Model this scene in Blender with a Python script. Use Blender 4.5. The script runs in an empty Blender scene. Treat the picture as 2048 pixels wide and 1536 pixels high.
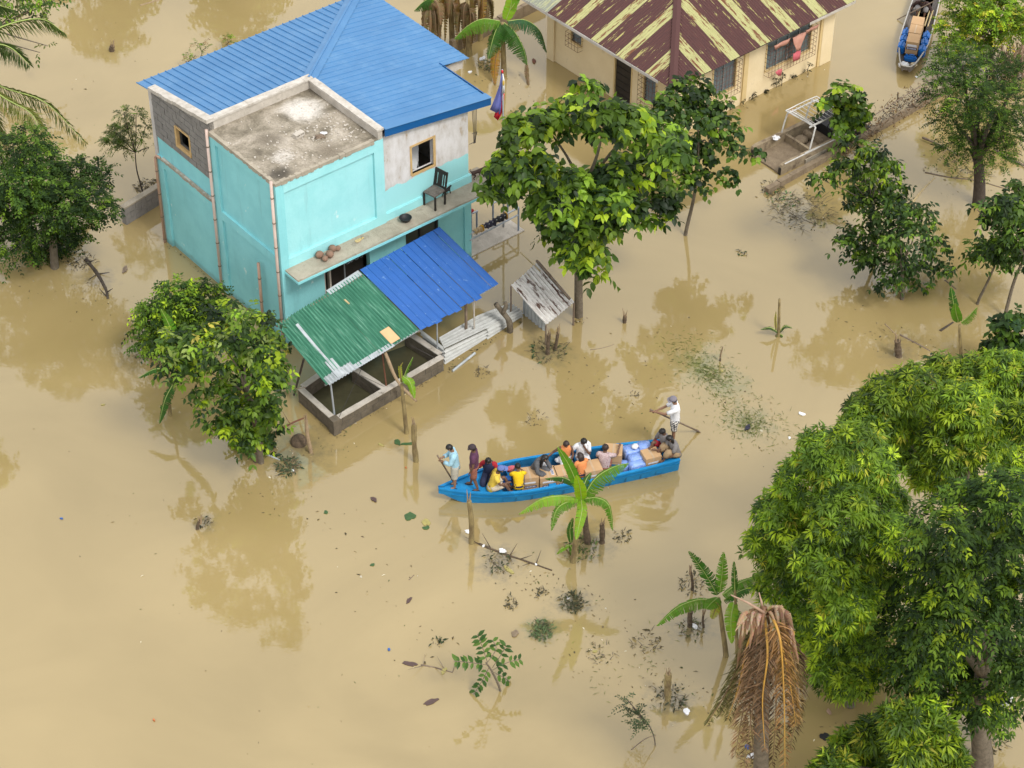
import bpy, bmesh, math, random
import numpy as np
from mathutils import Vector, Matrix
R = math.radians
scene = bpy.context.scene
col = scene.collection

# ------------------------------------------------------------------ camera
FPX, THETA, ROLL = 4500.0, R(40.59), R(0.213)          # focal length in photo pixels, downward pitch, roll
DIST = FPX / 77.0
FW = Vector((0, math.cos(THETA), -math.sin(THETA)))
RX = Vector((1, 0, 0)); UP0 = RX.cross(FW)
RT = RX * math.cos(ROLL) + UP0 * math.sin(ROLL)
UP = -RX * math.sin(ROLL) + UP0 * math.cos(ROLL)
CAM = -FW * DIST
cam_data = bpy.data.cameras.new('camera')
cam = bpy.data.objects.new('camera', cam_data); col.objects.link(cam)
cam_data.sensor_width = 36.0; cam_data.lens = FPX / 2048.0 * 36.0
cam_data.clip_end = 2000.0
m = Matrix((RT, UP, -FW)).transposed().to_4x4(); m.translation = CAM
cam.matrix_world = m
scene.camera = cam

# ------------------------------------------------------------------ sky, sun, exposure
SUN_EL, SUN_AZ = R(52), R(138)                        # azimuth clockwise from +Y: light from the right, in front of the facades
world = bpy.data.worlds.new('World'); scene.world = world
world.use_nodes = True
wn = world.node_tree.nodes; wl = world.node_tree.links
bg = wn['Background']
sky = wn.new('ShaderNodeTexSky'); sky.sky_type = 'NISHITA'; sky.sun_disc = False
sky.sun_elevation = SUN_EL; sky.sun_rotation = SUN_AZ
sky.air_density = 1.0; sky.dust_density = 4.0; sky.ozone_density = 1.0
hs = wn.new('ShaderNodeHueSaturation'); hs.inputs['Saturation'].default_value = 0.25
cl = wn.new('ShaderNodeMix'); cl.data_type = 'RGBA'; cl.inputs[0].default_value = 0.72       # even bright cloud cover over the clear sky
cl.inputs[7].default_value = (5.75, 5.8, 5.95, 1)
wl.new(sky.outputs[0], hs.inputs['Color']); wl.new(hs.outputs[0], cl.inputs[6]); wl.new(cl.outputs[2], bg.inputs['Color'])
bg.inputs['Strength'].default_value = 0.15
sun_data = bpy.data.lights.new('sun', 'SUN'); sun = bpy.data.objects.new('sun', sun_data); col.objects.link(sun)
sun_data.energy = 1.2; sun_data.angle = R(13); sun_data.color = (1.0, 0.97, 0.92)
sd = Vector((math.sin(SUN_AZ) * math.cos(SUN_EL), math.cos(SUN_AZ) * math.cos(SUN_EL), math.sin(SUN_EL)))
sun.rotation_euler = (-sd).to_track_quat('-Z', 'Y').to_euler()
sun.location = sd * 60
scene.view_settings.view_transform = 'Standard'; scene.view_settings.look = 'None'
scene.view_settings.gamma = 1.0; scene.view_settings.use_curve_mapping = False
scene.view_settings.exposure = 0.71
try:
    scene.cycles.max_bounces = 5; scene.cycles.diffuse_bounces = 2; scene.cycles.glossy_bounces = 2; scene.cycles.transparent_max_bounces = 4
except Exception: pass

# ------------------------------------------------------------------ helpers: survey from the photo
def ray(x, y):
    return (FW * FPX + RT * (x - 1024) + UP * (768 - y)).normalized()
def W(x, y, z=0.0):                                   # where the line of sight meets height z
    d = ray(x, y); return CAM + d * ((z - CAM.z) / d.z)
def PY(x, y, Y):                                      # where it meets the upright plane at depth Y
    d = ray(x, y); return CAM + d * ((Y - CAM.y) / d.y)
def PXM(p):                                           # photo pixels per metre at p
    return FPX / ((Vector(p) - CAM).dot(FW))
def lin(r, g, b):
    f = lambda c: (c / 255 / 12.92) if c <= 10 else ((c / 255 + 0.055) / 1.055) ** 2.4
    return (f(r), f(g), f(b))

# ------------------------------------------------------------------ helpers: mesh
class MB:
    def __init__(s): s.v = []; s.f = []
    def add(s, vs, fs):
        o = len(s.v); s.v += [tuple(v) for v in vs]; s.f += [tuple(i + o for i in f) for f in fs]; return s
    def box(s, a, b, M=None):
        vs = [Vector((x, y, z)) for z in (a[2], b[2]) for y in (a[1], b[1]) for x in (a[0], b[0])]
        if M is not None: vs = [M @ v for v in vs]
        return s.add(vs, [(0, 2, 3, 1), (4, 5, 7, 6), (0, 1, 5, 4), (2, 6, 7, 3), (1, 3, 7, 5), (0, 4, 6, 2)])
    def tube(s, pts, rad, n=7, cap=True):
        pts = [Vector(p) for p in pts]
        if not isinstance(rad, (list, tuple)): rad = [rad] * len(pts)
        rings = []; prev = None
        for i, p in enumerate(pts):
            t = (pts[min(i + 1, len(pts) - 1)] - pts[max(i - 1, 0)])
            t = t.normalized() if t.length > 1e-9 else Vector((0, 0, 1))
            if prev is None:
                a = Vector((1, 0, 0)) if abs(t.x) < 0.8 else Vector((0, 1, 0))
                n1 = t.cross(a).normalized()
            else:
                n1 = prev - t * prev.dot(t)
                n1 = n1.normalized() if n1.length > 1e-6 else t.cross(Vector((1, 0, 0.3))).normalized()
            prev = n1; n2 = t.cross(n1)
            rings.append([p + (n1 * math.cos(2 * math.pi * k / n) + n2 * math.sin(2 * math.pi * k / n)) * rad[i] for k in range(n)])
        vs = [v for r in rings for v in r]; fs = []
        for i in range(len(rings) - 1):
            for k in range(n):
                fs.append((i * n + k, i * n + (k + 1) % n, (i + 1) * n + (k + 1) % n, (i + 1) * n + k))
        if cap: fs.append(tuple(range(n - 1, -1, -1))); fs.append(tuple((len(rings) - 1) * n + k for k in range(n)))
        return s.add(vs, fs)
    def loft(s, rings, cap=True, closed=True):
        n = len(rings[0]); vs = [v for r in rings for v in r]; fs = []
        for i in range(len(rings) - 1):
            for k in range(n if closed else n - 1):
                fs.append((i * n + k, i * n + (k + 1) % n, (i + 1) * n + (k + 1) % n, (i + 1) * n + k))
        if cap: fs.append(tuple(range(n - 1, -1, -1))); fs.append(tuple((len(rings) - 1) * n + k for k in range(n)))
        return s.add(vs, fs)
    def ellipsoid(s, c, r, nu=10, nv=7, M=None, jit=0, rng=None, v0=0.0, v1=1.0):
        c = Vector(c); rings = []
        for j in range(nv + 1):
            ph = math.pi * (v0 + (v1 - v0) * j / nv); ring = []
            for i in range(nu):
                th = 2 * math.pi * i / nu
                k = 1 + (rng.uniform(-jit, jit) if rng and jit else 0)
                q = Vector((r[0] * math.sin(ph) * math.cos(th), r[1] * math.sin(ph) * math.sin(th), r[2] * math.cos(ph))) * k
                ring.append(c + (M @ q if M is not None else q))
            rings.append(ring)
        return s.loft(rings, cap=(v1 < 1.0))
    def prism(s, poly, n):                            # polygon (list of points) thickened by vector n
        k = len(poly); n = Vector(n); a = [Vector(p) for p in poly]; b = [p + n for p in a]
        return s.add(a + b, [tuple(range(k - 1, -1, -1)), tuple(range(k, 2 * k))] + [(i, (i + 1) % k, k + (i + 1) % k, k + i) for i in range(k)])
    def uvbuild(s, name, mat, parent, uv):
        o = s.build(name, mat, parent); lay = o.data.uv_layers.new(name='UVMap'); idx = np.empty(len(o.data.loops), np.int32); o.data.loops.foreach_get('vertex_index', idx)
        lay.data.foreach_set('uv', np.array(uv, np.float32)[idx].ravel()); return o
    def build(s, name, mat, parent=None, smooth=False):
        me = bpy.data.meshes.new(name); me.from_pydata(s.v, [], s.f); me.update()
        if smooth: me.polygons.foreach_set('use_smooth', [True] * len(me.polygons))
        return link(name, me, mat, parent)
def link(name, me, mat, parent=None):
    if mat is not None and not me.materials: me.materials.append(mat)
    o = bpy.data.objects.new(name, me); col.objects.link(o)
    if parent is not None: o.parent = parent
    return o
def thing(name, label, cat, loc=(0, 0, 0), rz=0.0, group=None):
    o = bpy.data.objects.new(name, None); col.objects.link(o)
    o.location = loc; o.rotation_euler = (0, 0, rz); o.empty_display_size = 0.2
    return tag(o, label, cat, group)
def tag(o, label, cat=None, group=None, kind=None):
    if label: o['label'] = label
    if cat: o['category'] = cat
    if group: o['group'] = group
    if kind: o['kind'] = kind
    return o
def curve(p, n=8):                                    # Catmull-Rom through the points
    p = [Vector(q) for q in p]
    if len(p) == 2: return [p[0].lerp(p[1], i / n) for i in range(n + 1)]
    e = [p[0] * 2 - p[1]] + p + [p[-1] * 2 - p[-2]]; out = []
    for i in range(1, len(e) - 2):
        for k in range(n):
            t = k / n; a, b, c, d = e[i - 1], e[i], e[i + 1], e[i + 2]
            out.append(0.5 * ((2 * b) + (c - a) * t + (2 * a - 5 * b + 4 * c - d) * t * t + (-a + 3 * b - 3 * c + d) * t ** 3))
    out.append(p[-1]); return out
def lerp(a, b, t): return a + (b - a) * t

# ------------------------------------------------------------------ helpers: materials
def nodes(name):
    mt = bpy.data.materials.new(name); mt.use_nodes = True
    nt = mt.node_tree; return mt, nt, nt.nodes, nt.links, nt.nodes['Principled BSDF']
def pmat(name, c1, c2=None, scale=6.0, rough=0.75, bump=0.0, bscale=None, metal=0.0, spec=0.4, stain=None, sscale=2.0, sthr=(0.5, 0.65), stretch=(1, 1, 1), detail=5.0, coord='Object'):
    mt, nt, N, L, b = nodes(name)
    b.inputs['Roughness'].default_value = rough; b.inputs['Metallic'].default_value = metal
    b.inputs['Specular IOR Level'].default_value = spec
    tc = N.new('ShaderNodeTexCoord'); mp = N.new('ShaderNodeMapping'); mp.inputs['Scale'].default_value = stretch
    L.new(tc.outputs[coord], mp.inputs['Vector'])
    nz = N.new('ShaderNodeTexNoise'); nz.inputs['Scale'].default_value = scale; nz.inputs['Detail'].default_value = detail
    nz.inputs['Roughness'].default_value = 0.65
    L.new(mp.outputs[0], nz.inputs['Vector'])
    c2 = c2 or tuple(x * 0.75 for x in c1)
    rp = N.new('ShaderNodeValToRGB'); rp.color_ramp.elements[0].position = 0.32; rp.color_ramp.elements[1].position = 0.68
    rp.color_ramp.elements[0].color = (*c2, 1); rp.color_ramp.elements[1].color = (*c1, 1)
    L.new(nz.outputs['Fac'], rp.inputs[0]); out = rp.outputs[0]
    if stain:
        n2 = N.new('ShaderNodeTexNoise'); n2.inputs['Scale'].default_value = sscale; n2.inputs['Detail'].default_value = 8; n2.inputs['Roughness'].default_value = 0.7
        L.new(mp.outputs[0], n2.inputs['Vector'])
        r2 = N.new('ShaderNodeValToRGB'); r2.color_ramp.elements[0].position = sthr[0]; r2.color_ramp.elements[1].position = sthr[1]
        r2.color_ramp.elements[0].color = (0, 0, 0, 1); r2.color_ramp.elements[1].color = (1, 1, 1, 1)
        L.new(n2.outputs['Fac'], r2.inputs[0])
        mx = N.new('ShaderNodeMix'); mx.data_type = 'RGBA'
        L.new(r2.outputs[0], mx.inputs[0]); L.new(out, mx.inputs[6]); mx.inputs[7].default_value = (*stain, 1); out = mx.outputs[2]
    L.new(out, b.inputs['Base Color'])
    if bump:
        n3 = N.new('ShaderNodeTexNoise'); n3.inputs['Scale'].default_value = bscale or scale * 6; n3.inputs['Detail'].default_value = 6
        L.new(mp.outputs[0], n3.inputs['Vector'])
        bp = N.new('ShaderNodeBump'); bp.inputs['Strength'].default_value = bump; bp.inputs['Distance'].default_value = 0.03
        L.new(n3.outputs['Fac'], bp.inputs['Height']); L.new(bp.outputs[0], b.inputs['Normal'])
    return mt
def leafmat(name, trans=0.35, rough=0.5, spec=0.35):
    mt, nt, N, L, b = nodes(name)
    at = N.new('ShaderNodeAttribute'); at.attribute_name = 'leaf_color'
    L.new(at.outputs['Color'], b.inputs['Base Color']); b.inputs['Roughness'].default_value = rough
    b.inputs['Specular IOR Level'].default_value = spec
    tr = N.new('ShaderNodeBsdfTranslucent'); g = N.new('ShaderNodeMix'); g.data_type = 'RGBA'; g.blend_type = 'MULTIPLY'
    g.inputs[0].default_value = 1.0; L.new(at.outputs['Color'], g.inputs[6]); g.inputs[7].default_value = (1.5, 1.6, 0.6, 1)
    L.new(g.outputs[2], tr.inputs['Color'])
    ms = N.new('ShaderNodeMixShader'); ms.inputs[0].default_value = trans
    L.new(b.outputs[0], ms.inputs[1]); L.new(tr.outputs[0], ms.inputs[2])
    L.new(ms.outputs[0], N['Material Output'].inputs['Surface'])
    return mt
M = {}
def teal_paint(name, c1, c2):
    # weathered wall paint: faint rain streaks, chips, and a damp band above the water
    mt, nt, N, L, b = nodes(name); b.inputs['Roughness'].default_value = 0.75; b.inputs['Specular IOR Level'].default_value = 0.3
    tc = N.new('ShaderNodeTexCoord'); sx = N.new('ShaderNodeSeparateXYZ'); L.new(tc.outputs['Object'], sx.inputs[0])
    def noise(scale, st=(1, 1, 1), det=6):
        mp = N.new('ShaderNodeMapping'); mp.inputs['Scale'].default_value = st; L.new(tc.outputs['Object'], mp.inputs[0])
        n_ = N.new('ShaderNodeTexNoise'); n_.inputs['Scale'].default_value = scale; n_.inputs['Detail'].default_value = det; n_.inputs['Roughness'].default_value = 0.65; L.new(mp.outputs[0], n_.inputs['Vector']); return n_.outputs['Fac']
    def ramp(f, a, b_):
        r = N.new('ShaderNodeMapRange'); r.interpolation_type = 'SMOOTHSTEP'; L.new(f, r.inputs[0]); r.inputs[1].default_value = a; r.inputs[2].default_value = b_; return r.outputs[0]
    def mix(f, a, c):
        m_ = N.new('ShaderNodeMix'); m_.data_type = 'RGBA'; L.new(f, m_.inputs[0])
        if isinstance(a, tuple): m_.inputs[6].default_value = (*a, 1)
        else: L.new(a, m_.inputs[6])
        m_.inputs[7].default_value = (*c, 1); return m_.outputs[2]
    cur = mix(ramp(noise(1.4), .35, .65), c1, c2)
    st = N.new('ShaderNodeMath'); st.operation = 'MULTIPLY'; L.new(ramp(noise(5.0, (1, 1, .10)), .55, .75), st.inputs[0]); st.inputs[1].default_value = .5
    cur = mix(st.outputs[0], cur, tuple(x * .72 for x in c1))
    cur = mix(ramp(noise(2.3, (1, 1, .7), 9), 0.645, .70), cur, (0.60, 0.80, 0.79))
    dm = N.new('ShaderNodeMath'); dm.operation = 'MULTIPLY_ADD'; L.new(noise(4.0), dm.inputs[0]); dm.inputs[1].default_value = .30; L.new(sx.outputs['Z'], dm.inputs[2])
    dp = N.new('ShaderNodeMapRange'); L.new(dm.outputs[0], dp.inputs[0]); dp.inputs[1].default_value = .24; dp.inputs[2].default_value = .36; dp.inputs[3].default_value = .55; dp.inputs[4].default_value = 0
    cur = mix(dp.outputs[0], cur, (0.16, 0.30, 0.27))
    L.new(cur, b.inputs['Base Color'])
    bp = N.new('ShaderNodeBump'); bp.inputs['Strength'].default_value = .25; bp.inputs['Distance'].default_value = .03; L.new(noise(16), bp.inputs['Height']); L.new(bp.outputs[0], b.inputs['Normal'])
    return mt
M['teal'] = teal_paint('turquoise_paint', (0.28, 0.665, 0.695), (0.245, 0.61, 0.645)); M['teal_sunlit'] = teal_paint('sunlit_turquoise_paint', (0.36, 0.73, 0.75), (0.31, 0.68, 0.70))  # second paint is a lighter copy: sunlight on the front put into its colour
M['plaster'] = pmat('old_white_plaster', (0.60, 0.57, 0.54), (0.47, 0.44, 0.40), 3.0, 0.9, 0.35, 18, stain=(0.40, 0.29, 0.16), sscale=1.6, sthr=(0.56, 0.72))
M['concrete'] = pmat('weathered_concrete', (0.44, 0.385, 0.30), (0.28, 0.245, 0.185), 2.2, 0.95, 0.5, 30, stain=(0.12, 0.10, 0.075), sscale=1.1, sthr=(0.58, 0.72))
M['conc_light'] = pmat('pale_concrete', (0.56, 0.51, 0.44), (0.40, 0.36, 0.30), 3.0, 0.95, 0.4, 24, stain=(0.20, 0.17, 0.13), sscale=3.5, sthr=(0.6, 0.72))
M['parapet'] = pmat('whitewashed_coping', (0.60, 0.56, 0.50), (0.40, 0.36, 0.30), 5.0, 0.9, 0.4, 30, stain=(0.22, 0.19, 0.15), sscale=4.0, sthr=(0.60, 0.72))
M['block'] = pmat('grey_block', (0.27, 0.255, 0.235), (0.20, 0.19, 0.175), 5.0, 0.95, 0.6, 60)
M['mortar'] = pmat('mortar', (0.16, 0.15, 0.135), None, 9.0, 0.95, 0.5, 60)
M['roof_blue'] = pmat('blue_roof_paint', (0.062, 0.200, 0.400), (0.048, 0.168, 0.350), 0.8, 0.42, spec=0.5, stain=(0.11, 0.25, 0.43), sscale=1.7, sthr=(0.50, 0.78))
M['fascia'] = pmat('deep_blue_fascia', (0.005, 0.10, 0.30), (0.004, 0.085, 0.26), 2.0, 0.45, spec=0.4)
M['canopy_blue'] = pmat('scuffed_blue_sheet', (0.022, 0.115, 0.40), (0.018, 0.10, 0.35), 2.0, 0.42, 0.1, 20, spec=0.5, stain=(0.22, 0.36, 0.58), sscale=6.0, sthr=(0.61, 0.72))
M['green_sheet'] = pmat('faded_green_sheet', (0.085, 0.275, 0.175), (0.026, 0.135, 0.082), 3.0, 0.6, 0.2, 20, stain=(0.24, 0.42, 0.33), sscale=3.0, sthr=(0.55, 0.70), stretch=(7.0, 0.45, 1), coord='UV')
M['pale_zinc'] = pmat('pale_zinc_sheet', (0.56, 0.565, 0.54), (0.43, 0.43, 0.40), 4.0, 0.6, metal=0.1, stain=(0.12, 0.06, 0.04), sscale=5.0, sthr=(0.665, 0.70), coord='UV')
M['murky'] = pmat('murky_twig', (0.15, 0.12, 0.075), (0.085, 0.07, 0.045), 9, 0.9)
M['pen_block'] = pmat('muddy_block', (0.165, 0.135, 0.095), (0.10, 0.082, 0.058), 5.0, 0.95, 0.6, 60)
M['zinc'] = pmat('bare_zinc', (0.50, 0.53, 0.54), (0.38, 0.41, 0.42), 4.0, 0.5, 0.1, 20, metal=0.2, stain=(0.33, 0.36, 0.36), sscale=5)
M['rusty_zinc'] = pmat('rust_spotted_zinc', (0.72, 0.70, 0.66), (0.48, 0.44, 0.40), 4.0, 0.6, 0.15, 20, metal=0.1, stain=(0.10, 0.05, 0.032), sscale=1.8, sthr=(0.525, 0.575), stretch=(5.0, 0.8, 1), coord='UV')
M['roof_brown'] = pmat('peeling_brown_sheet', (0.095, 0.036, 0.030), (0.062, 0.026, 0.024), 4.0, 0.8, 0.1, 20, stain=(0.38, 0.34, 0.12), sscale=1.5, sthr=(0.585, 0.605), stretch=(6.0, 0.7, 1), coord='UV')
M['roof_lime'] = pmat('peeling_lime_sheet', (0.43, 0.415, 0.185), (0.34, 0.33, 0.14), 5.0, 0.8, 0.1, 20, stain=(0.16, 0.065, 0.03), sscale=1.6, sthr=(0.53, 0.57), stretch=(6.0, 0.8, 1), coord='UV')
M['cream'] = pmat('cream_paint', (0.80, 0.66, 0.42), (0.72, 0.58, 0.35), 1.0, 0.75, 0.15, 12, stain=(0.50, 0.40, 0.24), sscale=1.0, sthr=(0.64, 0.80))
M['cream_trim'] = pmat('ochre_trim', (0.70, 0.53, 0.26), (0.62, 0.46, 0.22), 2.0, 0.75)
M['wood_trim'] = pmat('varnished_frame', (0.62, 0.43, 0.20), (0.50, 0.33, 0.14), 8.0, 0.6)
M['dark'] = pmat('dark_interior', (0.012, 0.011, 0.010), None, 3.0, 0.9)
M['dark_wood'] = pmat('dark_door_wood', (0.030, 0.022, 0.017), (0.018, 0.014, 0.011), 6.0, 0.6, 0.2, 30)
M['glass'] = pmat('dark_glass', (0.03, 0.045, 0.04), (0.02, 0.03, 0.03), 1.5, 0.12, spec=0.6)
M['louvre'] = pmat('grey_green_louvre', (0.11, 0.14, 0.13), (0.06, 0.08, 0.08), 5.0, 0.3, spec=0.6)
M['steel'] = pmat('galvanised_steel', (0.42, 0.45, 0.48), (0.33, 0.36, 0.39), 8.0, 0.45, metal=0.4)
M['rail'] = pmat('blue_grey_rail', (0.22, 0.27, 0.34), (0.17, 0.21, 0.27), 8.0, 0.5)
M['cage'] = pmat('off_white_tube', (0.70, 0.69, 0.66), (0.50, 0.48, 0.44), 8.0, 0.45)
M['iron'] = pmat('black_iron', (0.035, 0.030, 0.027), None, 8.0, 0.6)
M['rust'] = pmat('rust', (0.20, 0.075, 0.04), (0.11, 0.05, 0.03), 10.0, 0.85)
M['pvc'] = pmat('orange_drainpipe', (0.52, 0.33, 0.24), (0.44, 0.27, 0.19), 5.0, 0.5)
M['pvc_pink'] = pmat('faded_pink_pipe', (0.60, 0.47, 0.41), (0.52, 0.38, 0.31), 3.0, 0.5)
M['bamboo'] = pmat('dry_bamboo', (0.50, 0.39, 0.20), (0.36, 0.27, 0.13), 6.0, 0.6)
M['timber'] = pmat('grey_timber', (0.24, 0.18, 0.125), (0.14, 0.10, 0.07), 8.0, 0.85, 0.4, 40)
M['bark'] = pmat('grey_brown_bark', (0.19, 0.155, 0.11), (0.10, 0.08, 0.055), 9.0, 0.95, 0.7, 40)
M['bark_dark'] = pmat('dark_bark', (0.085, 0.065, 0.048), (0.045, 0.035, 0.027), 9.0, 0.95, 0.7, 40)
M['twig'] = pmat('pale_twig', (0.36, 0.26, 0.16), (0.24, 0.17, 0.10), 9.0, 0.9)
M['stump'] = pmat('rotten_stump', (0.15, 0.105, 0.065), (0.065, 0.046, 0.03), 12.0, 0.95, 0.8, 50)
M['banana_stem'] = pmat('banana_sheath', (0.33, 0.26, 0.11), (0.13, 0.09, 0.045), 7.0, 0.8, 0.4, 40, stretch=(1, 1, 0.35))
M['dead_leaf'] = pmat('dry_brown_leaf', (0.30, 0.20, 0.115), (0.15, 0.095, 0.055), 6.0, 0.9, 0.3, 40)
M['husk'] = pmat('pinkish_brown_husk', (0.46, 0.31, 0.22), (0.30, 0.185, 0.12), 6.0, 0.9, 0.4, 30)
M['coconut'] = pmat('brown_coconut', (0.30, 0.19, 0.13), (0.21, 0.125, 0.085), 8.0, 0.85, 0.4, 40)
M['coconut_gold'] = pmat('golden_coconut', (0.55, 0.34, 0.05), (0.45, 0.28, 0.04), 8.0, 0.6)
M['leaf'] = leafmat('tree_leaf', 0.35, 0.6, 0.2); M['leaf_gloss'] = leafmat('glossy_leaf', 0.33, 0.45, 0.25); M['leaf_dry'] = leafmat('dry_leaf', 0.2, 0.8, 0.2)
M['boat_blue'] = pmat('bright_boat_blue', (0.012, 0.24, 0.53), (0.006, 0.175, 0.42), 3.5, 0.65, 0.25, 16, spec=0.3, stain=(0.03, 0.11, 0.20), sscale=4.0, sthr=(0.60, 0.74), stretch=(1, 1, 2))
M['boat_in'] = pmat('worn_inner_blue', (0.008, 0.15, 0.33), (0.01, 0.10, 0.21), 4.0, 0.7, 0.2, 20)
M['boat_grey'] = pmat('grey_canoe_wood', (0.21, 0.185, 0.16), (0.12, 0.10, 0.085), 5.0, 0.8, 0.3, 30)
M['canoe_rim'] = pmat('pale_rim', (0.50, 0.48, 0.44), (0.36, 0.34, 0.30), 5.0, 0.7)
M['carton'] = pmat('brown_carton', (0.52, 0.335, 0.175), (0.47, 0.295, 0.15), 3.0, 0.8)
M['carton_side'] = pmat('carton_tape', (0.58, 0.42, 0.26), None, 3.0, 0.5)
M['print_navy'] = pmat('navy_print', (0.035, 0.045, 0.14), None, 3.0, 0.8)
M['print_white'] = pmat('white_label', (0.75, 0.75, 0.78), (0.68, 0.68, 0.72), 3.0, 0.7)
M['jerry'] = pmat('blue_plastic', (0.015, 0.16, 0.52), (0.012, 0.135, 0.46), 3.0, 0.35, spec=0.5)
M['wrap'] = pmat('pale_blue_wrap', (0.27, 0.41, 0.80), (0.17, 0.29, 0.66), 7.0, 0.35, 0.6, 18, spec=0.6, stain=(0.62, 0.68, 0.86), sscale=9, sthr=(0.58, 0.68))
M['white_bag'] = pmat('white_plastic_bag', (0.80, 0.80, 0.80), (0.62, 0.62, 0.64), 9.0, 0.45, 0.5, 22)
M['styro'] = pmat('white_foam', (0.85, 0.85, 0.84), (0.75, 0.75, 0.74), 5.0, 0.8)
M['rubber'] = pmat('black_rubber', (0.018, 0.018, 0.020), None, 5.0, 0.55)
M['mud'] = pmat('drying_mud', (0.255, 0.195, 0.125), (0.17, 0.125, 0.08), 5.0, 0.85, 0.5, 30)
M['mud_pale'] = pmat('pale_mud_coat', (0.36, 0.285, 0.185), (0.24, 0.185, 0.115), 4.0, 0.9, 0.4, 30, stain=(0.14, 0.10, 0.065), sscale=3)
M['paper'] = pmat('tan_board', (0.70, 0.44, 0.23), (0.63, 0.38, 0.19), 3.0, 0.8)
M['red_cloth'] = pmat('red_cloth', (0.42, 0.03, 0.035), (0.32, 0.02, 0.025), 6.0, 0.9)
M['pink_cloth'] = pmat('pink_cloth', (0.62, 0.15, 0.17), (0.45, 0.09, 0.11), 6.0, 0.9)
M['salmon_cloth'] = pmat('salmon_curtain', (0.62, 0.33, 0.24), (0.50, 0.24, 0.18), 6.0, 0.9)
M['flag_blue'] = pmat('flag_blue', (0.19, 0.21, 0.56), (0.16, 0.18, 0.50), 3.0, 0.8)
M['flag_red'] = pmat('flag_red', (0.74, 0.03, 0.05), (0.66, 0.025, 0.04), 3.0, 0.8)
M['flag_white'] = pmat('flag_white', (0.88, 0.87, 0.84), (0.82, 0.81, 0.78), 3.0, 0.8)
M['flag_sun'] = pmat('flag_yellow', (0.70, 0.48, 0.10), (0.66, 0.44, 0.09), 3.0, 0.8)
def solid(n, c, rough=0.85, k=0.8, sc=9.0): return pmat(n, c, tuple(x * k for x in c), sc, rough, 0.25, 26)
M['skin'] = solid('brown_skin', (0.27, 0.145, 0.085), 0.55, 0.88); M['skin_dark'] = solid('dark_brown_skin', (0.15, 0.078, 0.048), 0.55, 0.88)
M['hair'] = solid('black_hair', (0.012, 0.010, 0.009), 0.4); M['hair_brown'] = solid('brown_hair', (0.035, 0.02, 0.015), 0.45)

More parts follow.
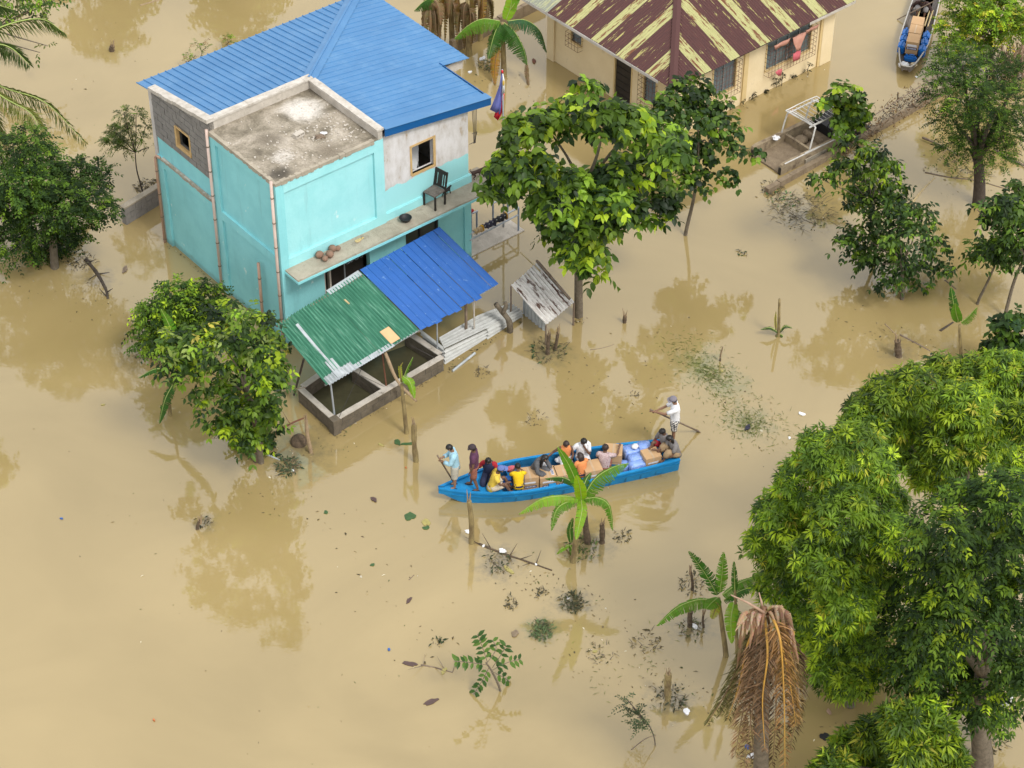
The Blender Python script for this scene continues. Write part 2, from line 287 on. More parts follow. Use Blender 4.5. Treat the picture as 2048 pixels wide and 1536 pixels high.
# ------------------------------------------------------------------ water
def water_material():
    mt, nt, N, L, b = nodes('muddy_water')
    tc = N.new('ShaderNodeTexCoord')
    n1 = N.new('ShaderNodeTexNoise'); n1.inputs['Scale'].default_value = 0.13; n1.inputs['Detail'].default_value = 6; n1.inputs['Distortion'].default_value = 1.4
    L.new(tc.outputs['Object'], n1.inputs['Vector'])
    rp = N.new('ShaderNodeValToRGB'); rp.color_ramp.elements[0].position = 0.3; rp.color_ramp.elements[1].position = 0.7
    rp.color_ramp.elements[0].color = (0.284, 0.212, 0.087, 1); rp.color_ramp.elements[1].color = (0.362, 0.272, 0.119, 1)
    L.new(n1.outputs['Fac'], rp.inputs[0]); cur = rp.outputs[0]
    ns = N.new('ShaderNodeTexNoise'); ns.inputs['Scale'].default_value = 3.2; ns.inputs['Detail'].default_value = 7; ns.inputs['Roughness'].default_value = 0.7; L.new(tc.outputs['Object'], ns.inputs['Vector'])
    # weed and silt hanging just under the surface
    for (px_, py_, r_, amt, cc) in ((1083, 1258, .42, .60, (.12, .14, .075)), (1145, 1205, .45, .65, (.085, .085, .055)), (995, 1125, .60, .55, (.12, .105, .07)), (1400, 730, .75, .55, (.17, .18, .075)), (1455, 770, .6, .55, (.17, .18, .08)), (1500, 845, .65, .5, (.16, .165, .08)), (410, 1045, .30, .5, (.13, .115, .075)), (1180, 1085, .65, .5, (.10, .095, .06)), (1600, 425, .9, .5, (.14, .125, .08)), (1345, 1405, .55, .55, (.12, .11, .075)), (1098, 702, .6, .5, (.12, .115, .07)), (1795, 705, .5, .45, (.15, .13, .09)), (1385, 1250, .6, .5, (.13, .12, .08)), (590, 905, .9, .5, (.13, .115, .07)), (195, 560, .5, .45, (.13, .11, .08))):
        c_ = W(px_, py_, 0); r_ *= 1.5; amt = min(.85, amt * 1.4); dn = N.new('ShaderNodeVectorMath'); dn.operation = 'DISTANCE'; L.new(tc.outputs['Object'], dn.inputs[0]); dn.inputs[1].default_value = c_
        wv = N.new('ShaderNodeMath'); wv.operation = 'MULTIPLY_ADD'; L.new(ns.outputs['Fac'], wv.inputs[0]); wv.inputs[1].default_value = r_ * 2.2; L.new(dn.outputs['Value'], wv.inputs[2])
        mr = N.new('ShaderNodeMapRange'); mr.interpolation_type = 'SMOOTHSTEP'; L.new(wv.outputs[0], mr.inputs[0]); mr.inputs[1].default_value = r_ * 2.1; mr.inputs[2].default_value = r_ * 0.9; mr.inputs[3].default_value = 0; mr.inputs[4].default_value = amt
        m2 = N.new('ShaderNodeMix'); m2.data_type = 'RGBA'; L.new(mr.outputs[0], m2.inputs[0]); L.new(cur, m2.inputs[6]); m2.inputs[7].default_value = (*cc, 1); cur = m2.outputs[2]
    L.new(cur, b.inputs['Base Color'])
    b.inputs['Roughness'].default_value = 0.03; b.inputs['IOR'].default_value = 1.7
    b.inputs['Specular IOR Level'].default_value = 0.66
    n2 = N.new('ShaderNodeTexNoise'); n2.inputs['Scale'].default_value = 1.9; n2.inputs['Detail'].default_value = 3; n2.inputs['Distortion'].default_value = 0.8
    n3 = N.new('ShaderNodeTexNoise'); n3.inputs['Scale'].default_value = 9.0; n3.inputs['Detail'].default_value = 2
    n1b = N.new('ShaderNodeTexNoise'); n1b.inputs['Scale'].default_value = 1.2; n1b.inputs['Detail'].default_value = 2; L.new(tc.outputs['Object'], n1b.inputs['Vector'])
    mp = N.new('ShaderNodeMapping'); mp.inputs['Rotation'].default_value = (0, 0, 0.5); mp.inputs['Scale'].default_value = (1, 1.7, 1)
    L.new(tc.outputs['Object'], mp.inputs[0]); L.new(mp.outputs[0], n2.inputs['Vector']); L.new(mp.outputs[0], n3.inputs['Vector'])
    b1 = N.new('ShaderNodeBump'); b1.inputs['Strength'].default_value = 0.035; b1.inputs['Distance'].default_value = 0.05
    b2 = N.new('ShaderNodeBump'); b2.inputs['Strength'].default_value = 0.05; b2.inputs['Distance'].default_value = 0.012
    # ring ripples spreading from the oar, the hulls and the paddle
    hsum = n2.outputs['Fac']
    for (px_, py_, kf, amp, fall) in ((1392, 866, 24.0, 1.0, 2.6), (1300, 990, 17.0, 0.8, 2.2), (1815, 50, 12.0, 1.4, 4.0)):
        c_ = W(px_, py_, 0)
        dn = N.new('ShaderNodeVectorMath'); dn.operation = 'DISTANCE'; L.new(tc.outputs['Object'], dn.inputs[0]); dn.inputs[1].default_value = c_
        wv = N.new('ShaderNodeMath'); wv.operation = 'MULTIPLY_ADD'; L.new(n1b.outputs['Fac'], wv.inputs[0]); wv.inputs[1].default_value = 0.55; L.new(dn.outputs['Value'], wv.inputs[2])
        ml = N.new('ShaderNodeMath'); ml.operation = 'MULTIPLY'; L.new(wv.outputs[0], ml.inputs[0]); ml.inputs[1].default_value = kf
        sn = N.new('ShaderNodeMath'); sn.operation = 'SINE'; L.new(ml.outputs[0], sn.inputs[0])
        mr = N.new('ShaderNodeMapRange'); L.new(dn.outputs['Value'], mr.inputs[0]); mr.inputs[1].default_value = 0.0; mr.inputs[2].default_value = fall; mr.inputs[3].default_value = amp * 0.8; mr.inputs[4].default_value = 0.0
        pr = N.new('ShaderNodeMath'); pr.operation = 'MULTIPLY_ADD'; L.new(sn.outputs[0], pr.inputs[0]); L.new(mr.outputs[0], pr.inputs[1]); L.new(hsum, pr.inputs[2]); hsum = pr.outputs[0]
    L.new(hsum, b1.inputs['Height']); L.new(n3.outputs['Fac'], b2.inputs['Height'])
    L.new(b1.outputs[0], b2.inputs['Normal']); L.new(b2.outputs[0], b.inputs['Normal'])
    return mt
M['water'] = water_material()
tag(MB().add([(-220, -160, 0), (220, -160, 0), (220, 420, 0), (-220, 420, 0)], [(0, 1, 2, 3)]).build('flood_water', M['water']), 'opaque brown flood water covering the whole ground', None, None, 'structure')
# ------------------------------------------------------------------ sheet roofing
def sheet(name, mat, parent, org, sd_, td_, s0, s1, tb, tt, prof, step, nt=1, sag=None, jag=0, rng=None):
    org = Vector(org); sd_ = Vector(sd_); td_ = Vector(td_); nr = sd_.cross(td_).normalized()
    if nr.z < 0: nr = -nr
    n = max(1, int(round((s1 - s0) / step))); vs = []; fs = []; uv = []; off = random.Random(name + str(s0)).uniform(0, 50)
    for i in range(n + 1):
        s = s0 + (s1 - s0) * i / n; a = tb(s) if callable(tb) else tb; b = tt(s) if callable(tt) else tt
        if b < a + 0.004: b = a + 0.004
        if jag: a -= rng.uniform(0, jag)
        for j in range(nt + 1):
            t = a + (b - a) * j / nt
            vs.append(org + sd_ * s + td_ * t + nr * (prof(s) + (sag(s, t) if sag else 0))); uv.append((s + off, t))
    for i in range(n):
        for j in range(nt):
            k = i * (nt + 1) + j; fs.append((k, k + nt + 1, k + nt + 2, k + 1))
    return MB().add(vs, fs).uvbuild(name, mat, parent, uv)
def corr(wl=0.11, amp=0.013): return lambda s: amp * math.sin(2 * math.pi * s / wl)
def rib_panel(name, mat, parent, org, sd_, td_, s0, s1, tb, tt, h=0.028, w=0.035):
    # one flat roofing panel with a standing rib along its first side
    org = Vector(org); sd_ = Vector(sd_); td_ = Vector(td_); nr = sd_.cross(td_).normalized()
    if nr.z < 0: nr = -nr
    f = lambda q, s: q(s) if callable(q) else q
    st = [(s0, 0.0), (s0 + w * 0.25, h), (s0 + w * 0.75, h), (s0 + w, 0.0), ((s0 + s1) / 2 - 0.01, 0.0), ((s0 + s1) / 2, 0.004), ((s0 + s1) / 2 + 0.01, 0.0), (s1, 0.0)]
    vs = []; fs = []
    for s, hh in st:
        a, b = f(tb, s), f(tt, s); b = max(b, a + 0.004)
        vs += [org + sd_ * s + td_ * a + nr * hh, org + sd_ * s + td_ * b + nr * hh]
    for i in range(len(st) - 1): fs.append((2 * i, 2 * i + 2, 2 * i + 3, 2 * i + 1))
    return MB().add(vs, fs).build(name, mat, parent)

def worn_paint():
    # teal paint below a ragged line, old plaster above it
    mt, nt, N, L, b = nodes('worn_teal_over_plaster'); b.inputs['Roughness'].default_value = 0.85
    tc = N.new('ShaderNodeTexCoord'); sx = N.new('ShaderNodeSeparateXYZ'); L.new(tc.outputs['Object'], sx.inputs[0])
    nz = N.new('ShaderNodeTexNoise'); nz.inputs['Scale'].default_value = 4.0; nz.inputs['Detail'].default_value = 8; L.new(tc.outputs['Object'], nz.inputs['Vector'])
    ma = N.new('ShaderNodeMath'); ma.operation = 'MULTIPLY_ADD'; L.new(nz.outputs['Fac'], ma.inputs[0]); ma.inputs[1].default_value = 0.28; L.new(sx.outputs['Z'], ma.inputs[2])
    gt = N.new('ShaderNodeMath'); gt.operation = 'GREATER_THAN'; L.new(ma.outputs[0], gt.inputs[0]); gt.inputs[1].default_value = 3.60
    n2 = N.new('ShaderNodeTexNoise'); n2.inputs['Scale'].default_value = 1.9; n2.inputs['Detail'].default_value = 9; n2.inputs['Roughness'].default_value = 0.7
    mp = N.new('ShaderNodeMapping'); mp.inputs['Scale'].default_value = (1.6, 1, 0.7); L.new(tc.outputs['Object'], mp.inputs[0]); L.new(mp.outputs[0], n2.inputs['Vector'])
    rp = N.new('ShaderNodeValToRGB'); e = rp.color_ramp.elements
    e[0].position = 0.32; e[0].color = (0.38, 0.28, 0.17, 1); e[1].position = 0.60; e[1].color = (0.68, 0.66, 0.65, 1)
    k = e.new(0.42); k.color = (0.56, 0.53, 0.50, 1); L.new(n2.outputs['Fac'], rp.inputs[0])
    mx = N.new('ShaderNodeMix'); mx.data_type = 'RGBA'; L.new(gt.outputs[0], mx.inputs[0]); mx.inputs[6].default_value = (0.34, 0.71, 0.73, 1); L.new(rp.outputs[0], mx.inputs[7])  # teal lightened here too, like the sunlit paint of the front bay
    L.new(mx.outputs[2], b.inputs['Base Color'])
    bp = N.new('ShaderNodeBump'); bp.inputs['Strength'].default_value = 0.4; bp.inputs['Distance'].default_value = 0.02; L.new(n2.outputs['Fac'], bp.inputs['Height']); L.new(bp.outputs[0], b.inputs['Normal'])
    return mt
M['worn'] = worn_paint()

# ------------------------------------------------------------------ two-storey turquoise house (local: x along the front, y back, z up from the water)
HO = Vector((-5.937, 1.498, 0)); HYAW = R(39.316)
HM = Matrix.Translation(HO) @ Matrix.Rotation(HYAW, 4, 'Z'); HMI = HM.inverted()
def HL(p): return HMI @ Vector(p)                     # world -> house
house = thing('two_storey_house', 'two-storey turquoise house with blue metal roof and bare concrete roof slab', 'house', HO, HYAW)
def hbox(name, mat, *bx, parent=house):
    b = MB()
    for a, c in bx: b.box(a, c)
    return b.build(name, mat, parent)
B_ = -1.0
hbox('wall', M['teal'], ((0.07, 0.071, B_), (0.21, 3.0, 5.19)), ((0.07, 3.0, B_), (0.21, 5.86, 3.62)))
hbox('pilaster', M['teal'], ((0.0, 0.0, B_), (0.24, 0.22, 5.192)))
hbox('pilaster', M['teal'], ((0.002, 2.76, B_), (0.1, 3.02, 5.192)))
hbox('pilaster', M['teal'], ((0.003, 5.62, B_), (0.1, 5.9, 2.97)))
hbox('beam', M['teal'], ((0.006, 0.22, 2.56), (0.1, 2.76, 2.83)))
hbox('beam', M['teal'], ((0.006, 0.22, 4.95), (0.1, 2.76, 5.188)))
hbox('beam', M['teal'], ((0.006, 3.02, 2.66), (0.1, 5.62, 2.95)))
hbox('crack_ledge', M['conc_light'], ((-0.004, 3.05, 2.95), (0.06, 5.66, 2.985)))
rc = random.Random(5)
cb = MB()
for i in range(26):
    v = 3.04 + 2.62 * i / 26; cb.box((-0.022 - rc.uniform(0, 0.012), v, 2.93 + rc.uniform(-0.03, 0.0)), (0.03, v + 0.10 + rc.uniform(-.02, .05), 2.985 + rc.uniform(-0.02, 0.02)))
cb.build('crack_rubble', M['concrete'], house)['kind'] = 'stuff'
# front, left bay
hbox('wall', M['teal_sunlit'], ((0.24, 0.072, 2.40), (3.06, 0.2, 5.19)))
hbox('wall', M['teal'], ((0.24, 0.043, B_), (1.32, 0.2, 2.40)), ((2.80, 0.043, B_), (4.00, 0.2, 2.40)), ((5.11, 0.043, B_), (6.0, 0.2, 2.40)), ((1.32, 0.046, 2.2), (2.80, 0.19, 2.40)), ((4.0, 0.046, 2.2), (5.11, 0.19, 2.40)))
hbox('panel_frame', M['teal_sunlit'], ((0.24, 0.002, 2.5), (3.06, 0.1, 2.78))); hbox('panel_frame', M['teal_sunlit'], ((0.24, 0.002, 4.87), (3.06, 0.1, 5.188)))
hbox('pilaster', M['teal_sunlit'], ((3.06, 0.0, 2.5), (3.36, 0.2, 5.191)))
hbox('pilaster', M['teal'], ((2.78, 0.015, B_), (3.05, 0.1, 2.40)))
hbox('pilaster', M['teal'], ((5.98, 0.0, B_), (6.21, 0.24, 2.40)))
# front, right bay: worn wall with a window
hbox('upper_wall', M['worn'], ((3.36, 0.09, 2.5), (4.32, 0.22, 5.16)), ((5.02, 0.09, 2.5), (6.2, 0.22, 4.9)), ((4.32, 0.09, 2.5), (5.02, 0.22, 3.60)), ((4.32, 0.09, 4.44), (5.02, 0.22, 5.02)))
hbox('base_moulding', M['teal_sunlit'], ((3.36, 0.03, 2.5), (6.26, 0.12, 2.74)), ((3.36, 0.05, 2.74), (6.24, 0.12, 2.765)))
wf = hbox('window', M['wood_trim'], ((4.30, 0.07, 3.52), (5.10, 0.16, 3.60)), ((5.02, 0.07, 3.60), (5.10, 0.16, 4.50)), ((4.26, 0.075, 3.56), (4.32, 0.15, 4.46)), ((4.26, 0.075, 4.44), (5.06, 0.15, 4.50)))
tag(wf, 'open upper window with varnished wooden frame')
# other walls, floors (close the rooms so they are dark inside)
hbox('east_wall', M['plaster'], ((6.06, 0.22, 2.4), (6.2, 6.2, 4.95)), ((6.07, 0.24, B_), (6.2, 6.2, 2.4)))
hbox('north_wall', M['plaster'], ((0.05, 5.9, B_), (6.2, 6.05, 4.95)))
hbox('inner_wall', M['block'], ((3.2, 0.22, 2.5), (3.34, 5.88, 4.9)))
hbox('inner_floor', M['concrete'], ((0.2, 0.2, 2.38), (6.05, 5.88, 2.48)))
hbox('inner_floor', M['mud'], ((0.2, 1.6, B_), (6.05, 1.7, 2.37)))
# corner beam that carries the far eave
hbox('eave_beam', M['conc_light'], ((6.2, 2.12, 4.55), (7.62, 2.4, 4.82)), ((6.2, 5.8, 4.45), (7.62, 6.0, 4.7)))
# grey block gable on the west wall, blocks laid one by one round a small window
gz = lambda v: 5.50 - (v - 3.0) * 0.158
def gable(u0, u1, a, b, z0):
    return [(u0, a, z0), (u0, b, z0), (u0, b, gz(b)), (u0, a, gz(a))]
gw = MB()
for a, b, z0, z1 in ((3.02, 4.10, 3.62, None), (4.73, 5.86, 3.62, None), (4.10, 4.73, 3.62, 3.90), (4.10, 4.73, 4.47, None)):
    z = lambda v: z1 if z1 else gz(v)
    gw.prism([(0.045, a, z0), (0.045, b, z0), (0.045, b, z(b)), (0.045, a, z(a))], (0.14, 0, 0))
gw = gw.build('gable_wall', M['mortar'], house)
rb = random.Random(3)
for row in range(10):
    z0 = 3.63 + row * 0.195; v = 3.03 - (0.2 if row % 2 else 0.0)
    while v < 5.86:
        a, b = max(v, 3.03) + 0.008, min(v + 0.395, 5.86) - 0.008
        z1 = min(z0 + 0.18, gz((a + b) / 2) - 0.02); v += 0.4
        if b - a < 0.06 or z1 - z0 < 0.05: continue
        if b > 4.07 and a < 4.76 and z1 > 3.88 and z0 < 4.49:
            if a < 4.07 - 0.06: b = 4.07
            elif b > 4.76 + 0.06: a = 4.76
            else: continue
        d = rb.uniform(-0.006, 0.008)
        MB().box((0.018 + d, a, z0), (0.05, b, z1)).build('block', M['block'], gw)
wf = hbox('window', M['wood_trim'], ((0.0, 4.70, 3.84), (0.1, 4.78, 4.5)), ((0.002, 4.05, 3.84), (0.1, 4.70, 3.91)), ((0.01, 4.04, 3.91), (0.1, 4.10, 4.5)), ((0.01, 4.10, 4.46), (0.1, 4.70, 4.5)))
tag(wf, 'small unglazed window with pale wooden frame in grey blocks')
cp = MB()
for i in range(12):
    a = 2.98 + 2.9 * i / 12; b = a + 2.9 / 12
    k = rb.uniform(0, 0.025); cp.prism([(-0.03 - k, a, gz(a) + 0.0), (-0.03 - k, b, gz(b)), (-0.03 - k, b, gz(b) + 0.11), (-0.03 - k, a, gz(a) + 0.11)], (0.22 + k, 0, 0))
cp.build('coping', M['parapet'], house)
# roof slab
def slab_material():
    mt, nt, N, L, b = nodes('stained_roof_slab'); b.inputs['Roughness'].default_value = 0.95
    tc = N.new('ShaderNodeTexCoord')
    n1 = N.new('ShaderNodeTexNoise'); n1.inputs['Scale'].default_value = 1.3; n1.inputs['Detail'].default_value = 10; n1.inputs['Roughness'].default_value = 0.68; n1.inputs['Distortion'].default_value = 0.5
    L.new(tc.outputs['Object'], n1.inputs['Vector'])
    rp = N.new('ShaderNodeValToRGB'); e = rp.color_ramp.elements
    e[0].position = 0.30; e[0].color = (0.085, 0.07, 0.05, 1); e[1].position = 0.70; e[1].color = (0.47, 0.415, 0.34, 1)
    k = e.new(0.44); k.color = (0.21, 0.18, 0.13, 1); k = e.new(0.55); k.color = (0.33, 0.285, 0.22, 1)
    L.new(n1.outputs['Fac'], rp.inputs[0])
    n2 = N.new('ShaderNodeTexNoise'); n2.inputs['Scale'].default_value = 22; n2.inputs['Detail'].default_value = 6; L.new(tc.outputs['Object'], n2.inputs['Vector'])
    mx = N.new('ShaderNodeMix'); mx.data_type = 'RGBA'; mx.blend_type = 'OVERLAY'; mx.inputs[0].default_value = 0.5
    cur = rp.outputs[0]
    for (px_, py_, r0, r1, cc) in ((0.38, 0.30, 0.12, 0.42, (0.045, 0.038, 0.028, 1)), (1.0, 1.75, 0.05, 0.45, (0.15, 0.125, 0.09, 1)), (1.9, 0.35, 0.05, 0.5, (0.17, 0.14, 0.10, 1)), (2.5, 2.3, 0.2, 0.75, (0.64, 0.60, 0.54, 1)), (0.8, 0.9, 0.05, 0.4, (0.55, 0.51, 0.45, 1))):
        sb = N.new('ShaderNodeVectorMath'); sb.operation = 'DISTANCE'; L.new(tc.outputs['Object'], sb.inputs[0]); sb.inputs[1].default_value = (px_, py_, 5.24)
        ad = N.new('ShaderNodeMath'); ad.operation = 'MULTIPLY_ADD'; L.new(n1.outputs['Fac'], ad.inputs[0]); ad.inputs[1].default_value = -0.9; L.new(sb.outputs['Value'], ad.inputs[2])
        mr = N.new('ShaderNodeMapRange'); mr.interpolation_type = 'SMOOTHSTEP'; L.new(ad.outputs[0], mr.inputs[0]); mr.inputs[1].default_value = r1 - .45; mr.inputs[2].default_value = r0 - .45; mr.inputs[3].default_value = 0; mr.inputs[4].default_value = .85
        m2 = N.new('ShaderNodeMix'); m2.data_type = 'RGBA'; L.new(mr.outputs[0], m2.inputs[0]); L.new(cur, m2.inputs[6]); m2.inputs[7].default_value = cc; cur = m2.outputs[2]
    L.new(cur, mx.inputs[6]); L.new(n2.outputs['Fac'], mx.inputs[7]); L.new(mx.outputs[2], b.inputs['Base Color'])
    bp = N.new('ShaderNodeBump'); bp.inputs['Strength'].default_value = 0.7; bp.inputs['Distance'].default_value = 0.02; L.new(n2.outputs['Fac'], bp.inputs['Height']); L.new(bp.outputs[0], b.inputs['Normal'])
    return mt
M['slab'] = slab_material()
slab = hbox('roof_slab', M['slab'], ((0.01, 0.01, 5.195), (3.30, 3.08, 5.24)))
def blob(cx, cy, rx, ry, z, seed, n=28, rot=0.0):
    g = random.Random(seed); ph = [g.uniform(0, 6.28) for _ in range(6)]; pts = []
    for i in range(n):
        t = 2 * math.pi * i / n; k = 1 + sum(0.13 * math.sin((j + 2) * t + ph[j]) / (1 + 0.3 * j) for j in range(6)) + g.uniform(-0.05, 0.05)
        x, y = rx * k * math.cos(t), ry * k * math.sin(t)
        pts.append((cx + x * math.cos(rot) - y * math.sin(rot), cy + x * math.sin(rot) + y * math.cos(rot), z))
    return pts
eg = MB()
for i in range(34):                                    # crumbled rim of the slab
    u = i * 3.06 / 34; k = rb.uniform(0.0, 0.035); eg.box((u, -0.012 - k * 0.4, 5.17 - k), (u + 0.092, 0.06 + k, 5.245 + k * 0.6))
    v = 0.03 + i * 2.95 / 34; eg.box((-0.012 - k * 0.4, v, 5.17 - k), (0.06 + k, v + 0.088, 5.246 + k * 0.6))
eg.build('crumbled_rim', M['concrete'], slab)
hbox('parapet', M['conc_light'], ((0.06, 3.02, 5.2), (3.34, 3.16, 5.50)))
hbox('parapet', M['conc_light'], ((3.20, -0.01, 5.2), (3.335, 3.02, 5.47)))
cp = MB()
for i in range(13):
    a = -0.0 + 3.3 * i / 13; k = rb.uniform(0, 0.02); cp.box((a, 2.995 - k, 5.50), (a + 3.3 / 13, 3.20, 5.555 + k * 0.6))
cp.build('coping', M['parapet'], house)
cp = MB()
for i in range(13):
    a = -0.04 + 3.03 * i / 13; k = rb.uniform(0, 0.02); cp.box((3.17 - k, a, 5.47), (3.37, a + 3.03 / 13, 5.525 + k * 0.6))
cp.build('coping', M['parapet'], house)
# blue roof: a north and an east plane that meet on a hip
PK = Vector((3.2, 3.05, 5.50))
kn, ke = 0.157, 0.135
rf = MB()
rf.add([(0.1, 6.5, PK.z - kn * 3.45 - .03), (7.0, 6.5, PK.z - kn * 3.45 - .03), (3.2, 3.1, PK.z - .05), (0.1, 3.1, PK.z - .05)], [(0, 1, 2, 3)])
rf.add([(3.3, 0.0, PK.z - .05), (6.8, 0.0, PK.z - ke * 3.6 - .04), (6.8, 2.1, PK.z - ke * 3.6 - .04), (7.7, 2.1, PK.z - ke * 4.5 - .04), (7.7, 6.6, PK.z - ke * 4.5 - .04), (7.0, 6.5, PK.z - ke * 3.8 - .05), (3.3, 3.1, PK.z - .05)], [tuple(range(7))])
roof = rf.build('roof', M['fascia'], house)
nlen = math.sqrt(1 + kn * kn); tdn = Vector((0, -1, kn)) / nlen
Ve = 6.52                                              # north eave
vtop = lambda u: 3.14 if u < 3.2 else 3.05 + (u - 3.2) * ke / kn
n = 34
for i in range(n):
    s0, s1 = -0.02 + i * 0.2255, -0.02 + (i + 1) * 0.2255
    rib_panel('roof_panel', M['roof_blue'], roof, (0, Ve, PK.z - kn * (Ve - PK.y)), (1, 0, 0), tdn, s0, s1, 0.0, lambda s: max(0.02, (Ve - vtop(s)) * nlen))
elen = math.sqrt(1 + ke * ke); tde = Vector((-1, 0, ke)) / elen
utop = lambda v: 3.36 if v < 3.05 else 3.2 + (v - 3.05) * kn / ke
for i in range(30):
    s0, s1 = -0.06 + i * 0.2255, -0.06 + (i + 1) * 0.2255
    ue = 6.80 if s1 < 2.15 else 7.74
    rib_panel('roof_panel', M['roof_blue'], roof, (ue, 0, PK.z - ke * (ue - PK.x)), (0, 1, 0), tde, s0, s1, 0.0, lambda s: max(0.02, (ue - utop(s)) * elen), h=0.016, w=0.03)
hipd = Vector((1, ke / kn, -ke)).normalized()
hs_ = hipd.cross(Vector((0, 0, 1))).normalized()
hc = MB(); hp0 = PK + Vector((0.02, 0.02, 0.045)); hp1 = hp0 + hipd * 6.2
for a, b, z0, z1 in ((-0.20, -0.03, -0.045, 0.0), (-0.03, 0.03, 0.028, 0.028), (0.03, 0.20, 0.0, -0.045)):
    hc.add([hp0 + hs_ * a + Vector((0, 0, z0)), hp0 + hs_ * b + Vector((0, 0, z1)), hp1 + hs_ * b + Vector((0, 0, z1)), hp1 + hs_ * a + Vector((0, 0, z0))], [(0, 1, 2, 3)])
for a, z0 in ((-0.03, 0.0), (0.03, 0.0)):
    hc.add([hp0 + hs_ * a, hp0 + hs_ * a + Vector((0, 0, 0.028)), hp1 + hs_ * a + Vector((0, 0, 0.028)), hp1 + hs_ * a], [(0, 1, 2, 3)])
hc.build('hip_cap', M['roof_blue'], roof)
zf = lambda u: PK.z - ke * (u - PK.x)
MB().prism([(3.37, -0.09, zf(3.37) + 0.03), (6.82, -0.09, zf(6.82) + 0.03), (6.82, -0.09, zf(6.82) - 0.20), (3.37, -0.09, zf(3.37) - 0.20)], (0, 0.03, 0)).build('fascia', M['fascia'], roof)
MB().prism([(6.82, -0.092, zf(6.82) + 0.028), (6.82, 2.12, zf(6.82) + 0.022), (6.82, 2.12, zf(6.82) - 0.2), (6.82, -0.092, zf(6.82) - 0.2)], (0.025, 0, 0)).build('fascia', M['fascia'], roof)
MB().prism([(3.37, -0.12, zf(3.37) + 0.034), (6.86, -0.12, zf(6.86) + 0.034), (6.86, 0.16, zf(6.86) + 0.036), (3.37, 0.16, zf(3.37) + 0.036)], (0, 0, 0.008)).build('rake_flashing', M['roof_blue'], roof)
# ledge over the ground floor
led = MB()
for i in range(22):
    a, b = 0.1 + 6.7 * i / 22, 0.1 + 6.7 * (i + 1) / 22; k = rb.uniform(0, 0.025)
    led.box((a, -0.575 - k, 2.40), (b, 0.03, 2.50 + rb.uniform(0, 0.006)))
led.build('ledge', M['concrete'], house)
hbox('ledge_edge', M['teal'], ((0.085, -0.61, 2.385), (6.6, -0.59, 2.455)), ((0.085, -0.59, 2.385), (0.1, 0.0, 2.455)))
hbox('ledge_end', M['concrete'], ((6.2, 0.031, 2.40), (6.82, 0.5, 2.498)))
# ground-floor openings: dark doorway with scrollwork gate, sliding glass window
dr = hbox('doorway', M['dark_wood'], ((1.55, 0.30, B_), (2.76, 0.36, 2.2)))
hbox('door_frame', M['conc_light'], ((1.32, 0.06, B_), (1.36, 0.2, 2.2)), ((1.50, 0.07, B_), (1.55, 0.18, 2.2)))
MB().tube([(2.02, 0.12, B_), (2.02, 0.12, 2.2)], 0.02, 6).build('gate_post', M['steel'], house)
gt = MB()
for i in range(6):
    c = 2.15 + 0.1 * i
    gt.tube([(c + 0.09 * math.cos(t), 0.14, 1.75 + 0.12 * math.sin(t + i)) for t in [x * 0.5 for x in range(11)]], 0.008, 4)
gt.build('scrollwork_gate', M['steel'], house)
gl = hbox('window', M['glass'], ((4.0, 0.12, B_), (5.11, 0.13, 2.2)))
hbox('frame', M['iron'], ((4.0, 0.08, B_), (4.04, 0.16, 2.2)), ((4.50, 0.08, B_), (4.55, 0.16, 2.2)), ((5.06, 0.07, B_), (5.11, 0.17, 2.2)), parent=gl)
# drainpipes
def pipe(v, z0, z1, mat, elbow=False, r=0.042):
    p = MB(); pts = [(-0.05, v + 0.03, z0), (-0.05, v, z1)]
    if elbow: pts += [(-0.03, v - 0.04, z1 + 0.06), (-0.02, v - 0.2, z1 + 0.07)]
    p.tube(pts, r, 8); z = z0 + 0.4
    o = p.build('drainpipe', mat, house, True)
    while z < z1: MB().tube([(-0.05, v + 0.03 * (z1 - z) / (z1 - z0), z), (-0.05, v + 0.03 * (z1 - z) / (z1 - z0), z + 0.03)], r + 0.008, 8).build('pipe_joint', M['timber'], o); z += 0.78
pipe(5.9, -0.3, 2.9, M['pvc'], True); pipe(3.02, -0.3, 5.32, M['pvc_pink']); pipe(0.10, -0.3, 5.30, M['pvc_pink']); pipe(1.04, -0.3, 2.18, M['pvc'])
# grille hanging at the east corner
g = MB()
for i in range(4): g.tube([(6.26 + 0.05 * i, -0.02, 4.9), (6.30 + 0.03 * i, -0.02, 4.2), (6.32 + 0.02 * i, 0.0, 3.75)], 0.009, 4)
g.tube([(6.25, -0.02, 4.1), (6.42, -0.02, 4.1), (6.42, 0.1, 3.7), (6.25, 0.1, 3.7)], 0.010, 4)
g.build('window_grille', M['iron'], house)
